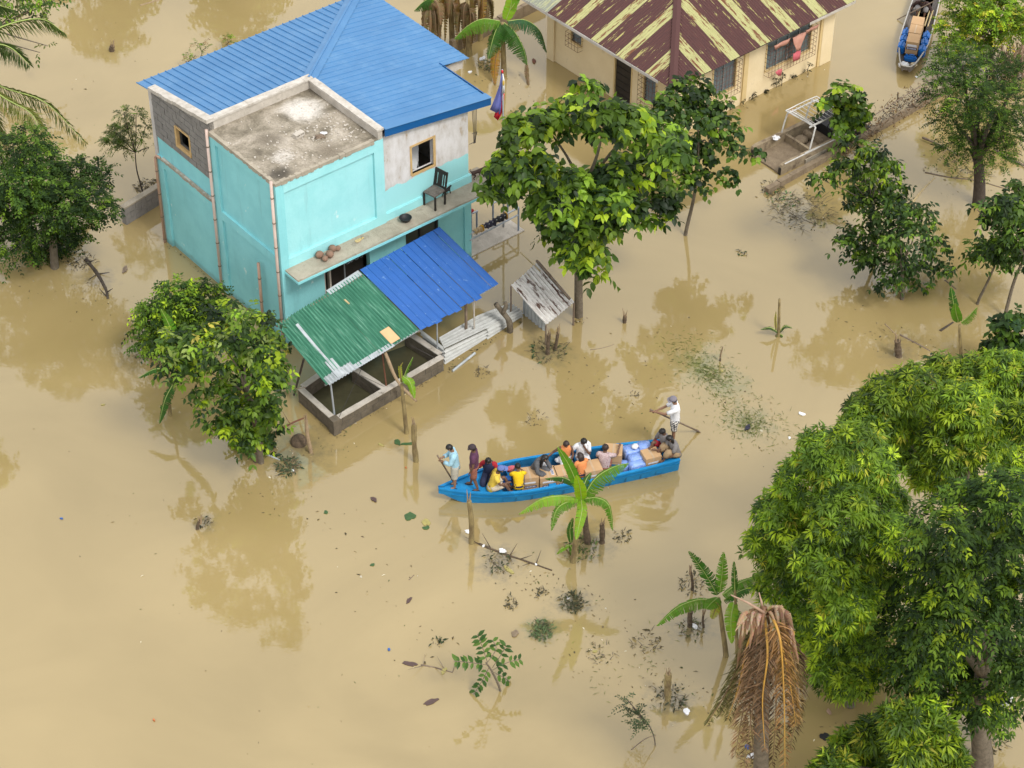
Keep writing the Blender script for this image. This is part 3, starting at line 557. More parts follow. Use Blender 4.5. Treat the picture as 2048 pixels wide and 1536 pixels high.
# rubble on the slab
o = MB().box((-0.2, -0.095, 0), (0.2, 0.095, 0.07)).box((-0.2, -0.095, 0.15), (0.2, 0.095, 0.19)).box((-0.2, -0.095, 0.07), (-0.17, 0.095, 0.15)).box((-0.02, -0.095, 0.07), (0.02, 0.095, 0.15)).box((0.17, -0.095, 0.07), (0.2, 0.095, 0.15)).build('hollow_block', M['conc_light'])
o.location = HM @ Vector((1.68, 1.36, 5.25)); o.rotation_euler = (0, 0, HYAW + 0.15); o.scale = (0.72, 0.8, 0.6)
tag(o, 'loose hollow concrete block lying on the bare roof slab', 'block')
rk = random.Random(11); rbm = MB()
for cx, cy, n_, sx, sy in ((2.08, 0.98, 26, 0.16, 0.12), (2.6, 1.5, 46, 0.28, 0.4), (0.9, 0.95, 60, 0.35, 0.28), (2.6, 0.75, 30, 0.3, 0.2), (1.6, 2.0, 24, 0.6, 0.4), (1.6, 0.5, 20, 0.8, 0.25)):
    for _ in range(n_):
        x, y = min(3.1, max(.1, cx + rk.gauss(0, sx))), min(2.9, max(.1, cy + rk.gauss(0, sy))); s = rk.uniform(0.010, 0.032)
        rbm.box((-s, -s * 0.7, 0), (s, s * 0.7, s * 0.9), Matrix.Translation((x, y, 5.24)) @ Matrix.Rotation(rk.uniform(0, 6), 4, 'Z') @ Matrix.Rotation(rk.uniform(-.4, .4), 4, 'X'))
o = rbm.build('rubble', M['conc_light']); o.matrix_world = HM; tag(o, 'grit and mortar crumbs scattered over the bare roof slab', None, None, 'stuff')
o = MB().ellipsoid((0, 0, 0.04), (0.16, 0.09, 0.05), 9, 5, jit=0.3, rng=rk).build('crumpled_rag', M['timber']); o.location = HM @ Vector((2.07, 0.98, 5.24)); tag(o, 'dark crumpled rag beside the loose block on the roof slab', 'rag')
o = MB().ellipsoid((0, 0, 0.04), (0.09, 0.06, 0.03), 9, 5, jit=0.3, rng=rk).build('plastic_scrap', M['white_bag']); o.location = HM @ Vector((2.24, 1.04, 5.24)); tag(o, 'pale plastic scrap next to the dark rag on the roof slab', 'plastic scrap')

# ------------------------------------------------------------------ things on the ledge
def hput(o, u, v, z, rz=0.0): o.location = HM @ Vector((u, v, z)); o.rotation_euler = (0, 0, HYAW + rz); return o
ch = hput(thing('wooden_chair', 'dark weathered wooden chair standing on the concrete ledge', 'chair'), 4.85, -0.16, 2.505, 1.75)
# chair local: x right, y front
w_ = 0.2
MB().box((-w_, -0.20, 0.42), (w_, 0.22, 0.46)).build('seat', pmat('worn_seat', (0.20, 0.175, 0.15), (0.07, 0.06, 0.05), 12, 0.85), ch)
for sx in (-1, 1):
    MB().box((sx * w_ - 0.022, 0.175, 0), (sx * w_ + 0.022, 0.218, 0.42)).build('leg', M['dark_wood'], ch)
    MB().prism([(sx * w_ - 0.022, -0.20, 0), (sx * w_ + 0.022, -0.20, 0), (sx * w_ + 0.022, -0.16, 0), (sx * w_ - 0.022, -0.16, 0)], (0, -0.02, 0.42)).prism([(sx * w_ - 0.022, -0.22, 0.42), (sx * w_ + 0.022, -0.22, 0.42), (sx * w_ + 0.022, -0.18, 0.42), (sx * w_ - 0.022, -0.18, 0.42)], (0, -0.10, 0.55)).build('leg', M['dark_wood'], ch)
    MB().prism([(sx * 0.13 - 0.02, -0.205, 0.52), (sx * 0.13 + 0.02, -0.205, 0.52), (sx * 0.13 + 0.02, -0.19, 0.52), (sx * 0.13 - 0.02, -0.19, 0.52)], (0, -0.075, 0.40)).build('back_slat', M['dark_wood'], ch)
MB().prism([(-0.075, -0.205, 0.52), (0.075, -0.205, 0.52), (0.075, -0.19, 0.52), (-0.075, -0.19, 0.52)], (0, -0.075, 0.40)).build('back_slat', M['dark_wood'], ch)
MB().prism([(-w_, -0.285, 0.88), (w_, -0.285, 0.88), (w_, -0.255, 0.88), (-w_, -0.255, 0.88)], (0, -0.015, 0.10)).build('top_rail', M['dark_wood'], ch)
MB().prism([(-w_, -0.21, 0.48), (w_, -0.21, 0.48), (w_, -0.185, 0.48), (-w_, -0.185, 0.48)], (0, -0.01, 0.05)).build('lower_rail', M['dark_wood'], ch)
# plastic chair in the upstairs room
pc = hput(thing('plastic_chair', 'white plastic chair inside the dark room behind the upper window', 'chair'), 4.7, 0.75, 2.95, 2.4)
MB().prism([(-0.24, -0.22, 0.42), (0.24, -0.22, 0.42), (0.22, 0.24, 0.42), (-0.22, 0.24, 0.42)], (0, 0, 0.03)).build('seat', M['styro'], pc)
MB().prism([(-0.24, -0.22, 0.45), (0.24, -0.22, 0.45), (0.24, -0.19, 0.45), (-0.24, -0.19, 0.45)], (0, -0.12, 0.45)).build('backrest', M['styro'], pc)
for sx in (-1, 1):
    for sy in (-1, 1): MB().tube([(sx * 0.2, sy * 0.2, 0.42), (sx * 0.24, sy * 0.25, 0)], 0.025, 6).build('leg', M['styro'], pc)
# basin (an open black bowl)
bs = MB(); rings = []
for r_, z_ in ((0.10, 0.0), (0.135, 0.03), (0.155, 0.10), (0.175, 0.11), (0.165, 0.115), (0.145, 0.10), (0.12, 0.035), (0.01, 0.03)):
    rings.append([Vector((r_ * math.cos(k * math.pi / 10), r_ * math.sin(k * math.pi / 10), z_)) for k in range(20)])
o = bs.loft(rings).build('basin', M['rubber'], None, True); hput(o, 3.8, -0.25, 2.507); tag(o, 'round black basin lying on the ledge below the teal panel', 'basin')
# coconuts
for i, (u, v, s, lb) in enumerate(((1.10, -0.13, 1.0, 'largest brown coconut at the left end of the heap on the ledge'), (1.13, -0.33, 0.8, 'small brown coconut nearest the ledge edge in the heap'), (1.32, -0.28, 1.0, 'reddish brown coconut on the right of the front heap on the ledge'), (1.52, -0.12, 0.95, 'brown coconut against the teal wall behind the heap'), (1.65, -0.17, 0.7, 'smallest brown coconut at the right end of the heap'))):
    g_ = random.Random(i); o = MB().ellipsoid((0, 0, 0.1), (0.115, 0.105, 0.10), 12, 8, jit=0.03, rng=g_).build('coconut', M['coconut'], None, True)
    o.scale = (s, s, s); hput(o, u, v, 2.503, i * 0.7); tag(o, lb, 'coconut', 'coconuts on the ledge')
o = MB()
for i in range(9): o.ellipsoid((rk.uniform(-.12, .12), rk.uniform(-.05, .05), 0.02), (0.045, 0.03, 0.018), 7, 4, jit=0.25, rng=rk)
o = hput(o.build('peelings', pmat('yellow_peel', (0.62, 0.45, 0.16), (0.45, 0.36, 0.2), 9, 0.8)), 2.35, -0.16, 2.503, 0.2); tag(o, 'yellowish scraps lying on the ledge between coconuts and basin', 'scraps')

# ------------------------------------------------------------------ animals (one skinned body each)
def skin_obj(name, verts, edges, radii, mat, parent=None, sub=1, root=0):
    me = bpy.data.meshes.new(name); bm_ = bmesh.new()
    lay = bm_.verts.layers.skin.verify(); vv = []
    for i, v in enumerate(verts):
        q = bm_.verts.new(v); r_ = radii[i]; q[lay].radius = r_ if isinstance(r_, tuple) else (r_, r_); q[lay].use_root = (i == root); vv.append(q)
    for a, b in edges: bm_.edges.new((vv[a], vv[b]))
    bm_.to_mesh(me); bm_.free()
    o = link(name, me, mat, parent)
    md = o.modifiers.new('skin', 'SKIN'); md.use_smooth_shade = True
    ss = o.modifiers.new('subd', 'SUBSURF'); ss.levels = sub; ss.render_levels = sub
    return o
def dog(label, name, mat, s, lie=False):
    t = thing(name, label, 'dog' if 'dog' in name else 'cat')
    # x forward; hind legs: knee forward, hock back
    v = [(-0.22, 0, 0.34), (-0.08, 0, 0.335), (0.08, 0, 0.34), (0.2, 0, 0.35), (0.29, 0, 0.42), (0.36, 0, 0.47), (0.46, 0, 0.44)]
    e = [(i, i + 1) for i in range(6)]; r_ = [0.075, 0.075, 0.09, 0.085, 0.055, 0.06, 0.03]
    def chain(start, pts, rad):
        p = start
        for q, rr in zip(pts, rad): v.append(q); r_.append(rr); e.append((p, len(v) - 1)); p = len(v) - 1
    k = 0.25 if lie else 1.0
    for sy, ph in ((-1, 0.04), (1, -0.04)):
        chain(3, [(0.20, sy * 0.075, 0.27), (0.19 + ph, sy * 0.08, 0.15), (0.20 + ph * 1.6, sy * 0.08, 0.02), (0.24 + ph * 1.6, sy * 0.08, 0.015)], [0.045, 0.026, 0.02, 0.02])
        chain(0, [(-0.21, sy * 0.075, 0.27), (-0.15 + ph, sy * 0.085, 0.19), (-0.26 + ph, sy * 0.085, 0.11), (-0.24 + ph, sy * 0.085, 0.02), (-0.20 + ph, sy * 0.085, 0.015)], [0.055, 0.035, 0.02, 0.018, 0.02])
    chain(0, [(-0.30, 0, 0.40), (-0.36, 0, 0.50), (-0.33, 0, 0.58)], [0.025, 0.018, 0.012])
    skin_obj('body', v, e, r_, mat, t, 1, 2)
    for sy in (-1, 1): MB().add([(0.33, sy * 0.03, 0.52), (0.38, sy * 0.045, 0.52), (0.35, sy * 0.075, 0.46), (0.34, sy * 0.05, 0.53)], [(0, 1, 2), (0, 2, 3), (1, 3, 2), (0, 3, 1)]).build('ear', mat, t)
    t.scale = (s, s, s); return t
d = dog('small dark brown dog walking along the end of the ledge', 'dog', solid('dark_brown_fur', (0.055, 0.030, 0.022), 0.7), 0.62); hput(d, 6.5, 0.08, 2.505, -0.25)
d = dog('small black cat crouching behind the wooden chair on the ledge', 'cat', solid('black_fur', (0.018, 0.016, 0.015), 0.7), 0.45); hput(d, 5.36, -0.02, 2.505, 0.2)

# ------------------------------------------------------------------ lean-to canopy
UL, UM, UR = W(553, 650, 2.05), W(721, 545, 2.05), W(880, 459, 2.05)
LL, LM, LR = W(653, 772, 1.5), W(838, 661, 1.5), W(996, 571, 1.5)
cano = thing('lean_to_canopy', 'lean-to canopy of green and blue corrugated sheets on thin posts', 'canopy', LL * 0 + Vector((LL.x, LL.y, 0)))
CB = cano.location
def patch(name, mat, parent, c, s0, s1, t0=0.0, t1=1.0, prof=None, n=None, wl=0.1, amp=0.012, lift=0.0, nt=4, wob=0.012, seed=0):
    # c = lower-left, lower-right, upper-left, upper-right corners in the parent's space
    a, b, cc, d_ = [Vector(q) for q in c]; g_ = random.Random(seed)
    w = ((b - a).length + (d_ - cc).length) / 2; nr = (b - a).cross(cc - a).normalized()
    if nr.z < 0: nr = -nr
    n = n or max(6, int((s1 - s0) * w / wl * 6)); vs = []; fs = []; uv = []; tl = (cc - a).length
    ph = [g_.uniform(0, 6) for _ in range(4)]
    for i in range(n + 1):
        s = s0 + (s1 - s0) * i / n
        h = prof(s * w) if prof else amp * math.sin(2 * math.pi * s * w / wl)
        for j in range(nt + 1):
            t = t0 + (t1 - t0) * j / nt
            p = a.lerp(b, s).lerp(cc.lerp(d_, s), t) + nr * (h + lift + wob * math.sin(5 * s + ph[0]) * math.sin(4 * t + ph[1]))
            vs.append(p); uv.append((s * w + seed * 7, t * tl))
    for i in range(n):
        for j in range(nt):
            k = i * (nt + 1) + j; fs.append((k, k + nt + 1, k + nt + 2, k + 1))
    return MB().add(vs, fs).uvbuild(name, mat, parent, uv)
gcor = [q - CB for q in (LL, LM, UL, UM)]; bcor = [q - CB for q in (LM, LR, UM, UR)]
bounds = [0, 0.155, 0.36, 0.57, 0.79, 1.0]
for i in range(5):
    patch('green_sheet', M['green_sheet'], cano, gcor, bounds[i], bounds[i + 1] + (0.012 if i < 4 else 0), -0.0, 1.0, lift=0.012 * (i % 2) + 0.02, seed=i, wl=0.10, amp=0.030)
patch('zinc_strip', M['zinc'], cano, gcor, 0.135, 0.175, 0.0, 0.86, lift=0.048, wl=0.2, amp=0.002, seed=3)
patch('zinc_sheet', M['zinc'], cano, gcor, 0.02, 0.30, -0.02, 0.10, lift=0.046, wl=0.10, amp=0.026, seed=3)
patch('zinc_sheet', M['zinc'], cano, gcor, 0.12, 0.20, 0.0, 0.26, lift=0.052, wl=0.076, amp=0.006, seed=3)
patch('zinc_sheet', M['zinc'], cano, gcor, 0.30, 0.72, -0.02, 0.045, lift=0.044, wl=0.076, amp=0.010, seed=3)
patch('zinc_sheet', M['zinc'], cano, gcor, 0.60, 0.99, 0.955, 1.03, lift=0.045, wl=0.076, amp=0.004, seed=3)
def ribprof(w0, w): return lambda x: 0.022 if ((x - w0) % w) < 0.03 else (0.005 if abs(((x - w0) % w) - w / 2) < 0.012 else 0.0)
nb = 12; wb = ((bcor[1] - bcor[0]).length + (bcor[3] - bcor[2]).length) / 2
for i in range(nb):
    s0, s1 = i / nb, (i + 1) / nb; ex = 0.015 * ((i * 7) % 3)
    patch('roof_panel', M['canopy_blue'], cano, bcor, s0, s1, -0.02 - ex if i < 9 else 0.0, 1.02, prof=ribprof(s0 * wb, wb / nb), n=14, lift=0.055, nt=3, wob=0.008, seed=1)
def bar(name, mat, parent, a, b, r=0.03, n=6, base=None):
    base = base if base is not None else Vector((0, 0, 0)); return MB().tube([Vector(a) - base, Vector(b) - base], r, n).build(name, mat, parent)
bar('beam', M['steel'], cano, LL.lerp(UL, 0.03) - Vector((0, 0, .03)), LR.lerp(UR, 0.03) - Vector((0, 0, .03)), 0.028, base=CB)
bar('beam', M['timber'], cano, UL - Vector((0, 0, .04)), UR - Vector((0, 0, .04)), 0.035, base=CB)
bar('rafter', M['timber'], cano, LM - Vector((0, 0, .05)), UM - Vector((0, 0, .05)), 0.03, base=CB)
def dropto(p, z=-0.6): return Vector((p.x, p.y, z))
q = LL.lerp(LM, 0.07).lerp(UL.lerp(UM, .07), 0.06); bar('post', M['steel'], cano, W(670, 838, 0.3), q - Vector((0, 0, .03)), 0.026, base=CB)
q = LM.lerp(LR, 0.25).lerp(UM.lerp(UR, .25), 0.04); bar('post', M['steel'], cano, dropto(q), q - Vector((0, 0, .02)), 0.024, base=CB)
q = LM.lerp(LR, 0.66).lerp(UM.lerp(UR, .66), 0.10); bar('post', M['timber'], cano, dropto(q), q - Vector((0, 0, .02)), 0.045, base=CB)
q = LM.lerp(LR, 0.72).lerp(UM.lerp(UR, .72), 0.04); bar('post', M['conc_light'], cano, dropto(q), q - Vector((0, 0, .02)), 0.024, base=CB)
q = LL.lerp(LM, 0.62).lerp(UL.lerp(UM, .62), 0.05); bar('post', M['rust'], cano, W(774, 782, 0.3), q - Vector((0, 0, .02)), 0.022, base=CB)
q = UL.lerp(LL, 0.55); bar('post', M['bark_dark'], cano, W(588, 790, 0.2), q - Vector((0, 0, .02)), 0.03, base=CB)
a, b, c, d_ = gcor
pa = lambda s, t: a.lerp(b, s).lerp(c.lerp(d_, s), t)
bn = (b - a).cross(c - a).normalized(); bn = bn if bn.z > 0 else -bn
o = MB().prism([pa(.70, .02) + bn * .065 + CB, pa(.80, .02) + bn * .065 + CB, pa(.80, .22) + bn * .065 + CB, pa(.70, .22) + bn * .065 + CB], bn * 0.012).build('plywood_piece', M['paper']); tag(o, 'small tan plywood rectangle lying on the green corrugated canopy', 'board')
o = MB().prism([pa(.66, .80) + bn * .06 + CB, pa(.675, .80) + bn * .06 + CB, pa(.68, .72) + bn * .06 + CB, pa(.665, .72) + bn * .06 + CB], bn * 0.02).build('wood_splinter', M['bamboo']); tag(o, 'thin pale splinter lying high on the green corrugated canopy', 'splinter')

# ------------------------------------------------------------------ block pen under the canopy
pen = thing('block_pen', 'low pen of grey concrete blocks flooded under the green canopy', 'pen', W(668, 868, 0))
PB = pen.location
def pen_wall(p, q, seed, top=0.45, th=0.13, pale=M['conc_light']):
    p, q = Vector(p), Vector(q); p.z = q.z = 0; d1 = (q - p); ln = d1.length; d1.normalize(); nn = Vector((-d1.y, d1.x, 0))
    mt = Matrix((d1, nn, Vector((0, 0, 1)))).transposed().to_4x4(); mt.translation = p - PB
    w = MB().box((0, -th / 2 + 0.012, -0.6), (ln, th / 2 - 0.012, top - 0.02), mt).build('wall', M['mortar'], pen)
    g_ = random.Random(seed); row = 0; z = -0.36
    while z < top - 0.06:
        x = -0.2 if row % 2 else 0.0
        while x < ln - 0.04:
            x0, x1 = max(0, x) + 0.007, min(ln, x + 0.4) - 0.007; x += 0.4
            if x1 - x0 < 0.05: continue
            k = g_.uniform(-0.004, 0.006); MB().box((x0, -th / 2 - k, z), (x1, th / 2 + k, min(z + 0.185, top - 0.03)), mt).build('block', M['pen_block'], w)
        z += 0.2; row += 1
    cp_ = MB(); n_ = max(2, int(ln / 0.2))
    for i in range(n_): k = g_.uniform(0, 0.02); cp_.box((ln * i / n_, -th / 2 - 0.012 - k * 0.4, top - 0.03), (ln * (i + 1) / n_, th / 2 + 0.012, top + k * 0.5), mt)
    cp_.build('coping', pale, w)
FL, FR, BL = W(669, 838, .45), W(884, 712, .45), W(600, 775, .45)
pen_wall(FL, FR, 1); pen_wall(BL, FL + (BL - FL).normalized() * 0.08, 2)
pen_wall(BL + Vector((.06, .06, 0)), W(690, 712, .45), 3); pen_wall(W(769, 776, .45), W(706, 735, .45), 4); pen_wall(FR + Vector((-.05, .1, 0)), W(812, 662, .45), 5)
MB().box((-0.11, -0.11, -0.6), (0.11, 0.11, 0.47), Matrix.Translation(Vector((FL.x, FL.y, 0)) - PB) @ Matrix.Rotation(HYAW, 4, 'Z')).build('corner_pier', M['pen_block'], pen)
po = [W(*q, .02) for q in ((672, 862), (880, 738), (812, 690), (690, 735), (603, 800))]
MB().add([tuple(Vector((q.x, q.y, .008)) - PB) for q in po], [(0, 1, 2, 3, 4)]).build('shade_dark_water', pmat('shaded_pen_water', (.085, .078, .042), (.055, .052, .03), 1.5, .05, spec=.4), pen)  # dark green-brown still water with the canopy's shade painted into its colour
wr = MB()
for p, q in (((678, 835, .45), (745, 690, 1.2)), ((772, 775, .45), (690, 735, .5)), ((820, 690, .8), (870, 716, .47))): wr.tube([W(*p) - PB, W(*q) - PB], 0.006, 4)
wr.build('wire', M['iron'], pen)
o = MB().tube(curve([W(770, 705, 1.45), W(795, 762, .75), W(833, 803, .25)], 6), [0.045, 0.05, 0.05, 0.05, 0.045, 0.045, 0.04, 0.04, 0.04, 0.04, 0.035, 0.03, 0.03], 7).build('leaning_pole', M['twig'], None, True); tag(o, 'pale crooked pole leaning from the canopy edge over the pen wall', 'pole')

# ------------------------------------------------------------------ corrugated metal wall and little shed
F0, F1 = W(889, 731, -0.05), W(1043, 638, -0.05); T0, T1 = PY(888, 697, F0.y + .02), PY(1045, 623, F1.y + .02)
R0, R1 = W(878, 676, T0.z + 0.02), W(1003, 604, T1.z + .06)
fen = thing('corrugated_metal_wall', 'long rust-spotted corrugated metal enclosure beside the pen', 'metal wall', Vector((F0.x, F0.y, 0)))
FB = fen.location
def hpatch(name, mat, parent, c, base, wl=0.11, amp=0.034, nt=6, n=None):
    a, b, cc, d_ = [Vector(q) - base for q in c]       # ribs run along a->b
    h = ((cc - a).length + (d_ - b).length) / 2; n = n or max(6, int(h / wl * 6)); nr = (b - a).cross(cc - a).normalized(); vs = []; fs = []; uv = []; bl_ = (b - a).length
    for i in range(n + 1):
        t = i / n
        for j in range(nt + 1):
            s = j / nt; vs.append(a.lerp(b, s).lerp(cc.lerp(d_, s), t) + nr * (amp * math.sin(2 * math.pi * t * h / wl))); uv.append((t * h + a.x, s * bl_))
    for i in range(n):
        for j in range(nt): k = i * (nt + 1) + j; fs.append((k, k + 1, k + nt + 2, k + nt + 1))
    return MB().add(vs, fs).uvbuild(name, mat, parent, uv)
mid = lambda p, q, t: p.lerp(q, t)
hpatch('metal_sheet', M['pale_zinc'], fen, (F0, mid(F0, F1, .56), T0, mid(T0, T1, .56)), FB); hpatch('metal_sheet', M['pale_zinc'], fen, (mid(F0, F1, .54) + Vector((.01, -.02, 0)), F1, mid(T0, T1, .54) + Vector((.01, -.02, .0)), T1), FB)
hpatch('metal_sheet', M['pale_zinc'], fen, (T0, mid(T0, T1, .6), R0, mid(R0, R1, .62)), FB); hpatch('metal_sheet', M['pale_zinc'], fen, (mid(T0, T1, .58), T1, mid(R0, R1, .6), R1 + Vector((.25, -.05, 0))), FB)
S0, S1 = W(838, 662, .55), W(812, 690, 0)
hpatch('metal_sheet', M['pale_zinc'], fen, (W(858, 700, .0), F0, W(838, 658, .62), T0), FB)
o = MB().tube(curve([W(1020, 668, -.1), W(1018, 642, .45), W(1003, 622, .7), W(992, 608, .95)], 5), [0.085] * 6 + [0.075] * 5 + [0.07] * 5, 8).tube(curve([W(1006, 626, .68), W(1012, 612, .9), W(1010, 604, 1.0)], 4), [0.06] * 4 + [0.055] * 5, 8).build('forked_branch', M['bark'], None, True); tag(o, 'thick forked branch leaning on the corrugated metal wall', 'branch')
o = MB().tube([W(905, 742, .02), W(950, 706, .05)], 0.035, 6).build('bent_pipe', M['zinc']); tag(o, 'bent grey metal strip in the water by the corrugated wall', 'metal strip')
C4 = [W(1092, 650, .70), W(1148, 606, .80), W(1022, 571, 1.12), W(1077, 524, 1.22)]
shed = thing('tin_shed', 'little tin shed with steep rust-streaked corrugated roof', 'shed', Vector((C4[2].x, C4[2].y, 0)))
SB = shed.location; sc4 = [q - SB for q in C4]
patch('roof_sheet', M['rusty_zinc'], shed, sc4, 0, 0.55, lift=0.012, wl=0.11, amp=0.030, seed=2); patch('roof_sheet', M['rusty_zinc'], shed, sc4, 0.52, 1.0, lift=0.03, wl=0.11, amp=0.030, seed=4)
wa, wb_ = W(1046, 578, .85), W(1090, 628, .6)
vs = MB(); n_ = 36
for i in range(n_ + 1):
    p = wa.lerp(wb_, i / n_) - SB; k = 0.012 * math.sin(i * 1.1); vs.v += [(p.x + k, p.y + k, p.z), (p.x + k, p.y + k, -0.5)]
vs.f = [(2 * i, 2 * i + 1, 2 * i + 3, 2 * i + 2) for i in range(n_)]; vs.build('wall_sheet', M['zinc'], shed)
bar('post', M['timber'], shed, dropto(C4[1]) + Vector((0, .1, 0)), C4[1], 0.03, base=SB); bar('post', M['timber'], shed, dropto(C4[3]), C4[3], 0.03, base=SB); bar('post', M['timber'], shed, dropto(C4[0]) + Vector((0, .05, 0)), C4[0], 0.025, base=SB); bar('post', M['timber'], shed, dropto(C4[2]), C4[2], 0.025, base=SB)
bar('roof_pole', M['timber'], shed, W(1073, 521, 1.3), W(1140, 598, .88), 0.035, base=SB); bar('roof_pole', M['bamboo'], shed, W(1041, 505, 1.32), W(1080, 542, 1.2), 0.018, base=SB)

# ------------------------------------------------------------------ concrete apron, railings, washing and flag east of the house
o = hbox('concrete_apron', M['conc_light'], ((6.215, 0.0, -0.6), (8.11, 0.72, 0.03)), parent=None); o.matrix_world = HM; tag(o, 'wet concrete apron barely above water at the right of the turquoise house', 'concrete apron')
rl = thing('railing', 'blue-grey pipe railing standing on the concrete apron', 'railing', HO, HYAW)
P_ = [(7.97, 0.1), (8.05, 0.68), (7.55, 0.72), (6.75, 0.70), (6.95, 0.70)]
for u, v in P_: MB().tube([(u, v, -0.1), (u, v, 0.82)], 0.028, 7).build('post', M['rail'], rl)
MB().tube([(6.15, 0.02, 0.80), (7.97, 0.1, 0.82)], 0.028, 7).build('rail', M['steel'], rl); MB().tube([(6.15, 0.0, 0.60), (7.97, 0.1, 0.58)], 0.026, 7).build('rail', M['steel'], rl)
MB().tube([(7.97, 0.1, 0.82), (8.05, 0.68, 0.82), (7.55, 0.72, 0.82)], 0.026, 7).build('rail', M['steel'], rl); MB().tube([(6.62, 0.70, 0.82), (6.98, 0.70, 0.82)], 0.03, 7).build('rail', M['steel'], rl)
def cloth(label, mat, u0, u1, z, drop, seed, name='draped_cloth'):
    g_ = random.Random(seed); b = MB(); n_ = 14; k_ = 9; vs = []
    for i in range(n_ + 1):
        u = lerp(u0, u1, i / n_); v0 = lerp(0.02, 0.1, (u - 6.15) / 1.82); w1 = 0.05 + 0.035 * math.sin(i * 1.3 + seed)
        for j in range(k_ + 1):
            th_ = math.pi * j / k_; yy_ = -math.cos(th_) * w1; zz = z + 0.035 * math.sin(th_) - (drop * (1 + .25 * math.sin(i * .9 + seed)) if j in (0, k_) else (drop * .5 if j in (1, k_ - 1) else 0))
            vs.append((u, v0 + yy_, zz))
    b.add(vs, [(i * (k_ + 1) + j, (i + 1) * (k_ + 1) + j, (i + 1) * (k_ + 1) + j + 1, i * (k_ + 1) + j + 1) for i in range(n_) for j in range(k_)])
    o = b.build(name, mat, None, True); o.matrix_world = HM; tag(o, label, 'laundry', 'washing on the railing'); return o
M['navy_cloth'] = solid('navy_cloth', (0.035, 0.033, 0.055)); M['black_cloth'] = solid('black_cloth', (0.022, 0.022, 0.025)); M['tan_cloth'] = solid('tan_cloth', (0.50, 0.36, 0.19)); M['yellow_cloth'] = solid('yellow_trim', (0.65, 0.37, 0.03)); M['maroon_cloth'] = solid('maroon', (0.12, 0.02, 0.03))
cloth('black garment draped over the outer half of the railing', M['black_cloth'], 7.05, 7.48, 0.84, 0.14, 1); cloth('dark purple garment draped over the middle of the railing', M['navy_cloth'], 6.66, 7.06, 0.83, 0.13, 2)
cloth('tan garment draped on the railing next to the house', M['tan_cloth'], 6.30, 6.58, 0.82, 0.10, 3); cloth('yellow-orange strip between the tan and purple garments', M['yellow_cloth'], 6.58, 6.64, 0.835, 0.11, 4); cloth('narrow yellow hem at the outer end of the black garment', M['yellow_cloth'], 7.48, 7.51, 0.845, 0.13, 5)
o = MB().ellipsoid((0, 0, 0), (0.12, 0.07, 0.07), 10, 6, jit=0.2, rng=rk).build('red_cloth_bundle', M['red_cloth'], None, True); o.location = HM @ Vector((6.72, 0.71, 0.93)); tag(o, 'red cloth bundle on the short rail against the house corner', 'cloth')
fp = W(1007, 455, 0); pt = PY(1004.5, 143, fp.y)
flag = thing('flagpole', 'thin grey flagpole with a drooping blue, red and white flag', 'flagpole', fp)
MB().tube([(0, 0, -0.5), (0, 0, pt.z * .6), (pt.x - fp.x, 0, pt.z)], [0.03, 0.026, 0.018], 8).build('pole', M['steel'], flag, True)
MB().ellipsoid((pt.x - fp.x, 0, pt.z + .03), (.03, .03, .04), 8, 6).build('finial', M['steel'], flag, True)
def fp3(x, y, dy): return PY(x, y, fp.y + dy) - fp
def fstrip(name, mat, L_, R_, dy):
    vs = []; n_ = len(L_)
    for i in range(n_):
        for j in range(7):
            x = lerp(L_[i][0], R_[i][0], j / 6); y = lerp(L_[i][1], R_[i][1], j / 6); vs.append(fp3(x, y, dy + 0.05 * math.sin(j * 1.4 + i * .4)))
    b = MB().add(vs, [(i * 7 + j, i * 7 + j + 1, (i + 1) * 7 + j + 1, (i + 1) * 7 + j) for i in range(n_ - 1) for j in range(6)]).build(name, mat, flag, True)
    md = b.modifiers.new('thick', 'SOLIDIFY'); md.thickness = 0.008; return b
fstrip('blue_band', M['flag_blue'], [(1003, 146), (999, 170), (992, 190), (985, 208), (980, 219)], [(1005, 146), (1004, 170), (1003, 195), (1002, 215), (1000, 229)], -0.02)
fstrip('red_band', M['flag_red'], [(1003, 185), (1001, 205), (998, 218), (990, 226), (988, 234)], [(1009, 185), (1008, 200), (1006, 212), (1005, 225), (996, 241)], 0.05)
fstrip('white_triangle', M['flag_white'], [(1004, 146), (1004, 160), (1004, 172), (1004, 187)], [(1006, 146), (1009, 160), (1010, 175), (1009, 187)], -0.05)
MB().ellipsoid(fp3(1007, 166, -0.10), (0.03, 0.012, 0.09), 9, 6).build('sun_emblem', M['flag_sun'], flag, True)
fstrip('red_top', M['flag_red'], [(1002, 140), (1003, 147)], [(1006, 140), (1007, 147)], -0.06)
# short block wall west of the house
p, q = W(253, 450, 0), W(326, 405, 0); d1 = (q - p).normalized(); nn = Vector((-d1.y, d1.x, 0))
bw = thing('block_wall_stub', 'short grey concrete wall end standing in water left of the turquoise house', 'wall', p, math.atan2(d1.y, d1.x))
cw = MB().box((0.0, 0.0, -0.6), ((q - p).length + .9, 0.16, 0.5)).build('core', M['block'], bw)
for r2 in range(3):
    x = -0.2 if r2 % 2 else 0.0
    while x < 1.9:
        MB().box((max(0, x) + .006, -0.008 - rb.uniform(0, .006), -0.02 + r2 * 0.19), (min(1.9, x + .4) - .006, 0.05, 0.155 + r2 * 0.19)).build('block', M['block'], cw); x += 0.4
MB().box((-0.012, -0.02, 0.55), (1.95, 0.175, 0.60)).build('coping', M['concrete'], bw)
